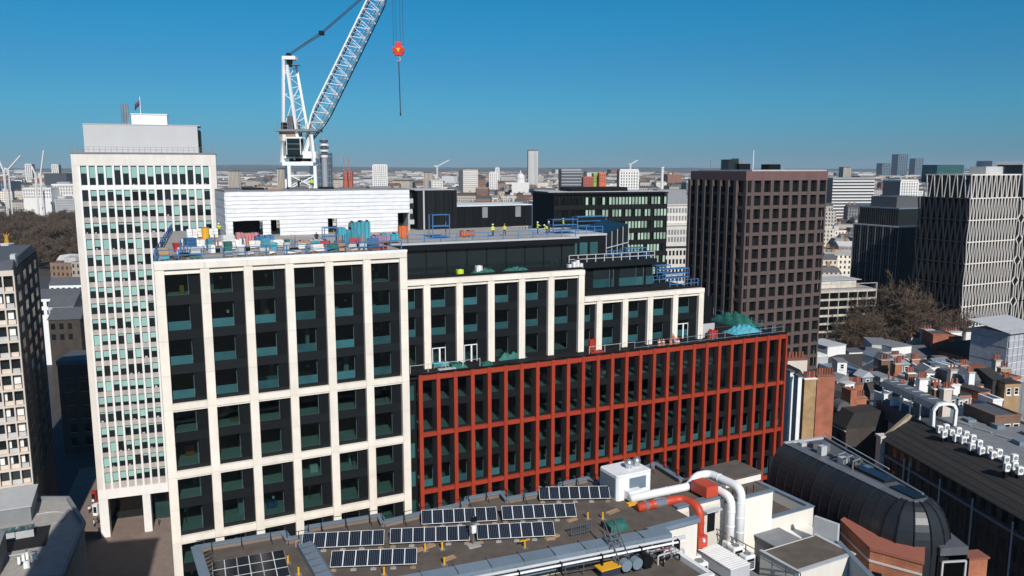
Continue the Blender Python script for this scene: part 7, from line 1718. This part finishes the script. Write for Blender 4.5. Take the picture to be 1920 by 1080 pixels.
PICK = [63,83,148,174,175,185,244,284,394,395,433,476,496,518,541,543,549,560,577,595,618,624,635,636,716,717,758,759,760,789,918,961,1003,1048,1050,1051,1095,1104,1188,1189,1246,1247,1248,1333,1355,1400,1436,1463,1505,1530,1531,1583,1596,1616,1662,1664,1688,1730,1732,1838,1873,1877,1924,1977,1983,1996,2021,2031,2032,2034,2086,2183,2185,2195,2249,2302,2305,2307,2311,2315,2317,2318,2321,2337,2340,2367,2371,2378,2380,2391,2429,2436,2441,2480,2502,2503,2505,2508,2513,2514,2516,2545,2584,2627,2634,2651,2653,2688,2707,2711,2717,2777,2786,2841,2863,2871,2903,2920,2926,2927,2932,2939,2962,3000,3003,3004,3063,3075,3079,3084,3097,3099,3102,3154,3155,3198,3233,3239,3242,3258,3303,3319,3347,3362,3400,3408,3424,3425,3443,3484,3486,3492,3499,3513,3570,3571,3578,3588,3594,3637,3657,3658,3664,3677,3707,3730,3760,3773,3784,3820,3842,3980,4128,4149,4157,4160,4208,4230,4316,4317,4325,4333,4338,4340,4348,4350,4379,4432,4488,4509,4552,4559,4575,4576,4578,4619,4653,4662,4667,4668,4729,4764,4785,4788,4820,4841,4866,4870,4875,4894,4911,4912,4937,4948,4950,4966,5003,5005,5011,5012,5035,5050,5074,5091,5141,5158,5183,5225,5276,5293,5297,5301,5311,5316,5371,5372,5437,5454,5519,5522,5529,5628,5775,5784,5798,5966,5982,6002,6024,6053,6055,6059,6126,6162,6188,6247,6317,6319,6332,6358,6376,6386,6426,6435,6574,6585,6586,6593,6604,6661,6693,6732,6748,6750,6784,6804,6819,6972,7210,7213,7301,7304,7359,7393,7397,7469,7470,7576,7604,7627]
order = sorted(range(len(specs)), key=lambda i: (0 if vis(specs[i]) else 1, specs[i][1]))
single = set(PICK); rest = City()
for i, (x, y, ang, cw, cd, hb) in enumerate(specs):
    ca, sa = math.cos(R(ang)), math.sin(R(ang)); hb *= rcity.uniform(.85, 1.15)
    if i in single:
        c = City(); nm = make_building(c, cw, cd, hb, rcity, lambda a, b, z: (a - cw / 2, b, z))
        me = c.mesh('city_house'); o = bpy.data.objects.new('city_house', me); col.objects.link(o); o.location = (x, y, 0); o.rotation_euler = (0, 0, R(ang)); o['spec'] = i
        p = px_of(x, y); q = 'left of the white tower' if p < 200 else 'left of the crane' if p < 540 else 'behind the black roof cores' if p < 1040 else 'behind the black glass office' if p < 1300 else 'right of the brown tower'
        tag(o, nm + ' city building among the distant rooftops ' + q, 'building', 'distant ' + nm + ' houses ' + q)
    else:
        make_building(rest, cw, cd, hb, rcity, lambda a, b, z: (x + (a - cw / 2) * ca - b * sa, y + (a - cw / 2) * sa + b * ca, z))
o = bpy.data.objects.new('distant_rooftops', rest.mesh('distant_rooftops')); col.objects.link(o); o['kind'] = 'stuff'; tag(o, 'mass of pale and grey city rooftops fading to the horizon', 'rooftops')
# ================================================================ bare winter trees
mat('bark', (0.115, 0.085, 0.062), 0.95, var=0.2, scale=1.5, obj=0.15); mat('pale_bark', (0.33, 0.29, 0.24), 0.9, var=0.3, scale=1.0); mat('twig', (0.10, 0.070, 0.048), 0.95, var=0.25, scale=0.3, obj=0.15)
def bare_tree(seed, h_, spread, levels=5, twig_r=.03, trunk_m='bark', nk=(3, 4)):
    """trunk + limbs mesh, and a crown mesh of fine branches"""
    rr = random.Random(seed); T_ = MB(); Cn = MB()
    def grow(p, d, L_, r_, lev):
        q = p + d * L_; r2 = r_ * .68
        tgt = T_ if lev < 2 else Cn
        mid = p.lerp(q, .5) + Vector((rr.uniform(-1, 1), rr.uniform(-1, 1), rr.uniform(-.4, .4))) * L_ * .07
        n = 6 if lev < 2 else 3
        tgt.bar(p, mid, r_, trunk_m if lev < 2 else 'twig', n, (r_ + r2) / 2); tgt.bar(mid, q, (r_ + r2) / 2, trunk_m if lev < 2 else 'twig', n, r2)
        if lev >= levels: return
        for k in range(rr.randint(*nk) + (1 if lev >= levels - 2 else 0)):
            ax = Vector((rr.uniform(-1, 1), rr.uniform(-1, 1), rr.uniform(-.35, .75))).normalized()
            nd = (d * rr.uniform(.5, 1.0) + ax * spread).normalized(); nd.z = max(nd.z, -.15)
            grow(p.lerp(q, rr.uniform(.45, 1.0)) if k else q, nd, L_ * rr.uniform(.58, .82), max(r2 * rr.uniform(.55, .8), twig_r), lev + 1)
    grow(Vector((0, 0, 0)), Vector((rr.uniform(-.05, .05), rr.uniform(-.05, .05), 1)).normalized(), h_ * .32, h_ * .022, 0)
    return T_, Cn
protos = []
for i in range(5):
    a, b = bare_tree(100 + i, 22, .8, 6, .04, 'bark', (2, 4)); protos.append((a.build('trunk', fix=False).data, b.build('crown', fix=False).data))
pk = []
for i in range(3):
    a, b = bare_tree(200 + i, 19, .8, 5, .09, 'pale_bark'); pk.append((a.build('trunk', fix=False).data, b.build('crown', fix=False).data))
for o in list(col.objects):
    if o.name.split('.')[0] in ('trunk', 'crown') and o.parent is None: bpy.data.objects.remove(o)
def tree(label, loc, k, s, group, src, rz):
    o = tag(bpy.data.objects.new('bare_tree', None), label, 'tree', group); col.objects.link(o); o.location = loc; o.rotation_euler = (0, 0, rz); o.scale = (s, s, s)
    for n_, me in zip(('trunk', 'crown'), src[k % len(src)]): c = bpy.data.objects.new(n_, me); col.objects.link(c); c.parent = o
rt_ = random.Random(6)
for i, (px, py, Y) in enumerate(((1592, 600, 262), (1618, 580, 266), (1648, 560, 268), (1668, 538, 270), (1690, 530, 272), (1712, 524, 274), (1735, 528, 268), (1758, 545, 262), (1778, 562, 258), (1640, 592, 258), (1700, 572, 260), (1745, 585, 256), (1672, 592, 256), (1725, 602, 254), (1606, 606, 258))):
    t = aty(px, py, Y); lab = 'bare brown tree ' + ['beside the weathered gridded block', 'in front of the weathered gridded block', 'right of the weathered gridded block', 'left of the tallest bare tree', 'with the tallest crown left of the lattice tower', 'next to the tallest crown', 'below the dark glass block', 'close to the lattice tower corner', 'at the foot of the lattice tower', 'low in front of the gridded block', 'in the middle of the front row of bare trees', 'front row before the lattice tower', 'front row behind the pale roof box', 'front row behind the red chimney pots', 'nearest the brown tower'][i]
    tree(lab, (t.x, t.y, 0), i, t.z / 19.5, 'bare street trees', protos, rt_.uniform(0, 6))
for i, (px, Y) in enumerate(((66, 745), (84, 755), (98, 745), (112, 757), (124, 747), (136, 755))):
    t = aty(px, 470, Y); tree('pale trunked bare park tree, number ' + ['one', 'two', 'three', 'four', 'five', 'six'][i] + ' from the left edge', (t.x, t.y, 0), i, 1.25 + .1 * (i % 3), 'park trees with pale trunks', pk, i * 1.3)
# the wood behind reads as one mass
vsrc = [[v.co.copy() for v in me.vertices] for _, me in pk]; fsrc = [[tuple(p.vertices) for p in me.polygons] for _, me in pk]
V_, F_ = [], []
for i in range(250):
    Y = 575 + 530 * (i / 250) + rt_.uniform(-12, 12); X = Y * rt_.uniform(-.66, -.515)
    if 690 < Y < 745: continue
    k = i % 3; s = rt_.uniform(1.0, 1.35); a = rt_.uniform(0, 6.28); ca, sa = math.cos(a) * s, math.sin(a) * s; b = len(V_)
    V_ += [(X + v.x * ca - v.y * sa, Y + v.x * sa + v.y * ca, v.z * s) for v in vsrc[k]]; F_ += [tuple(q + b for q in f) for f in fsrc[k]]
me = bpy.data.meshes.new('park_wood'); me.from_pydata(V_, [], F_); me.materials.append(MATS['twig']); o = bpy.data.objects.new('park_wood', me); col.objects.link(o); o['kind'] = 'stuff'; tag(o, 'brown mass of leafless park trees left of the white tower', 'wood')
mat('lawn', (0.05, 0.075, 0.03), .95, var=.3, scale=.05); mat('leaf_litter', (0.055, 0.042, 0.032), .95, var=.3, scale=.05)
g = MB(); a = [(-.72 * 560, 560), (-.47 * 560, 560), (-.47 * 1090, 1090), (-.72 * 1090, 1090)]; g.add([(x, y, .05) for x, y in a], [(0, 1, 2, 3)], 'leaf_litter'); struct(g.build('park_ground'))
g = MB(); a = [(-.72 * 690, 690), (-.47 * 690, 690), (-.47 * 738, 738), (-.72 * 738, 738)]; g.add([(x, y, .1) for x, y in a], [(0, 1, 2, 3)], 'lawn'); struct(g.build('park_lawn'))
# ================================================================ site workers
def person_mesh(pose, vest):
    J = {'pel': (0, 0, .95), 'chest': (0, .02, 1.28), 'neck': (0, .03, 1.47), 'head0': (0, .02, 1.58), 'head1': (0, .01, 1.72)}
    arms = {'stand': ((.24, -.02, 1.12), (.26, -.12, .90)), 'reach': ((.26, -.22, 1.22), (.20, -.46, 1.26)), 'bend': ((.22, -.40, .95), (.16, -.50, .70))}[pose]
    if pose == 'bend': J.update(chest=(0, -.22, 1.18), neck=(0, -.36, 1.30), head0=(0, -.44, 1.36), head1=(0, -.54, 1.44))
    vs = [J['pel'], J['chest'], J['neck'], J['head0'], J['head1']]; rd = [(.16, .12), (.19, .13), (.065, .065), (.095, .105), (.085, .09)]; ed = [(0, 1), (1, 2), (2, 3), (3, 4)]
    for s in (-1, 1):
        k = len(vs); c = J['chest']
        vs += [(s * .21, c[1], c[2] + .12), (s * arms[0][0], arms[0][1] if pose != 'stand' or s > 0 else .03, arms[0][2]), (s * arms[1][0], arms[1][1], arms[1][2]), (s * arms[1][0] * .95, arms[1][1] - .06, arms[1][2] - .07)]
        rd += [(.075, .075), (.055, .055), (.042, .042), (.04, .025)]; ed += [(1, k), (k, k + 1), (k + 1, k + 2), (k + 2, k + 3)]
        k = len(vs); st = .05 * s
        vs += [(s * .10, 0, .86), (s * .12, -.03 + st, .48), (s * .12, .02 + st * 1.6, .09), (s * .13, -.13 + st * 1.6, .05)]
        rd += [(.10, .10), (.075, .075), (.055, .06), (.05, .04)]; ed += [(0, k), (k, k + 1), (k + 1, k + 2), (k + 2, k + 3)]
    me = bpy.data.meshes.new('body'); me.from_pydata(vs, ed, []); o = bpy.data.objects.new('body_src', me); col.objects.link(o)
    m = o.modifiers.new('s', 'SKIN'); m.use_smooth_shade = True
    for i, r_ in enumerate(rd): me.skin_vertices[0].data[i].radius = r_
    me.skin_vertices[0].data[0].use_root = True
    o.modifiers.new('u', 'SUBSURF').levels = 1
    dg = bpy.context.evaluated_depsgraph_get(); out = bpy.data.meshes.new_from_object(o.evaluated_get(dg)); bpy.data.objects.remove(o)
    out.materials.clear()
    for q in ('navy_cloth', vest, 'skin'): out.materials.append(MATS[q])
    hd = Vector(J['head0']); hand = [Vector((s * arms[1][0], arms[1][1], arms[1][2])) for s in (-1, 1)]
    for p in out.polygons:
        c = p.center
        p.material_index = 2 if (c - hd).length < .22 and c.z > J['neck'][2] - .02 or min((c - h_).length for h_ in hand) < .10 else (1 if c.z > .92 else 0)
    return out, J
PM = {}
def person(label, px, py, z, pose='stand', vest='hivis', hat='white_paint', rz=0):
    if (pose, vest) not in PM: PM[(pose, vest)] = person_mesh(pose, vest)
    me, J = PM[(pose, vest)]
    o = tag(bpy.data.objects.new('person', me), label, 'person', 'site workers'); col.objects.link(o); o.location = atz(px, py, z); o.rotation_euler = (0, 0, rz)
    h0 = Vector(J['head0']); h1 = Vector(J['head1']); c = h1 + (h1 - h0) * .05
    m2 = MB(); vs = []
    for r_, dz in ((.17, -.03), (.14, 0), (.13, .06), (.08, .12), (.01, .14)): vs += [(c.x + r_ * math.cos(j * .785), c.y + r_ * 1.1 * math.sin(j * .785), c.z + dz) for j in range(8)]
    m2.add(vs, [(i * 8 + j, i * 8 + (j + 1) % 8, (i + 1) * 8 + (j + 1) % 8, (i + 1) * 8 + j) for i in range(4) for j in range(8)] + [tuple(range(7, -1, -1))], hat); m2.build('helmet', o, smooth=True)
    return o
person('worker in yellow vest standing on the roof before the low black enclosure', 924, 443, 64.95, 'stand', rz=.6)
person('worker in yellow vest and red helmet right of the first worker', 946, 442, 64.95, 'stand', 'hivis', 'bright_red', -.4)
person('worker in yellow vest at the roof corner scaffold', 1008, 438, 64.95, 'reach', rz=1.2)
person('worker bending down in yellow vest beside the corner scaffold', 1026, 440, 64.95, 'bend', rz=-1.0)
person('worker in dark clothes behind the bending worker', 1029, 437, 64.95, 'stand', 'navy_cloth', 'white_paint', .3)
person('worker in yellow vest on the far roof corner near the glass wedge', 1056, 430, 64.95, 'stand', rz=2.0)
person('worker in yellow vest at the left edge of the cluttered roof', 411, 441, ZT - .12, 'reach', rz=.8)
person('worker in dark clothes standing on the roof in front of the wrapped box', 594, 459, ZT - .12, 'stand', 'navy_cloth', 'white_paint', .2)
person('worker in yellow vest standing on top of the wrapped box', 585, 357, zw + .22, 'stand', rz=.1).location = FA.w(FA.onv(585, 357, vb + 3)[0], vb + 3, zw + .21)
person('worker in blue helmet on top of the wrapped box', 560, 357, zw + .22, 'bend', 'navy_cloth', 'blue_paint', 1.1).location = FA.w(FA.onv(560, 357, vb + 4)[0], vb + 4, zw + .21)
person('worker in orange vest among the cones on the terrace', 1271, 632, zr_top + .06, 'stand', 'orange_paint', 'white_paint', .5).location = FRd.w(U(1262, 635, 1.9), 1.9, zr_top + .06)
for i, (px, py) in enumerate(((175, 948), (184, 982), (177, 988), (186, 1000), (168, 962), (298, 985))):
    person(['pedestrian on the paving near the red kiosk', 'pedestrian beside the left tower pier', 'pedestrian in dark coat left of the tower pier', 'pedestrian at the foot of the tower', 'pedestrian far up the side street', 'pedestrian under the white tower'][i], px, py, .12, 'stand', 'navy_cloth' if i % 2 else 'white_paint', 'black', i)
# ================================================================ air
hz = MB(); hz.box(-13600, 13600, -700, 14800, -1, 165, 'black'); ho = hz.build('haze'); ho.data.materials.clear()
hm = bpy.data.materials.new('haze_air'); hm.use_nodes = True; n = hm.node_tree; n.nodes.remove(n.nodes['Principled BSDF'])
pv = n.nodes.new('ShaderNodeVolumePrincipled'); pv.inputs['Color'].default_value = (0.62, 0.78, 0.95, 1); pv.inputs['Density'].default_value = 4.2e-5; pv.inputs['Anisotropy'].default_value = 0.0
n.links.new(pv.outputs[0], n.nodes['Material Output'].inputs['Volume']); ho.data.materials.append(hm); ho['kind'] = 'stuff'; ho['label'] = 'thin pale blue haze over the city'; ho['category'] = 'haze'
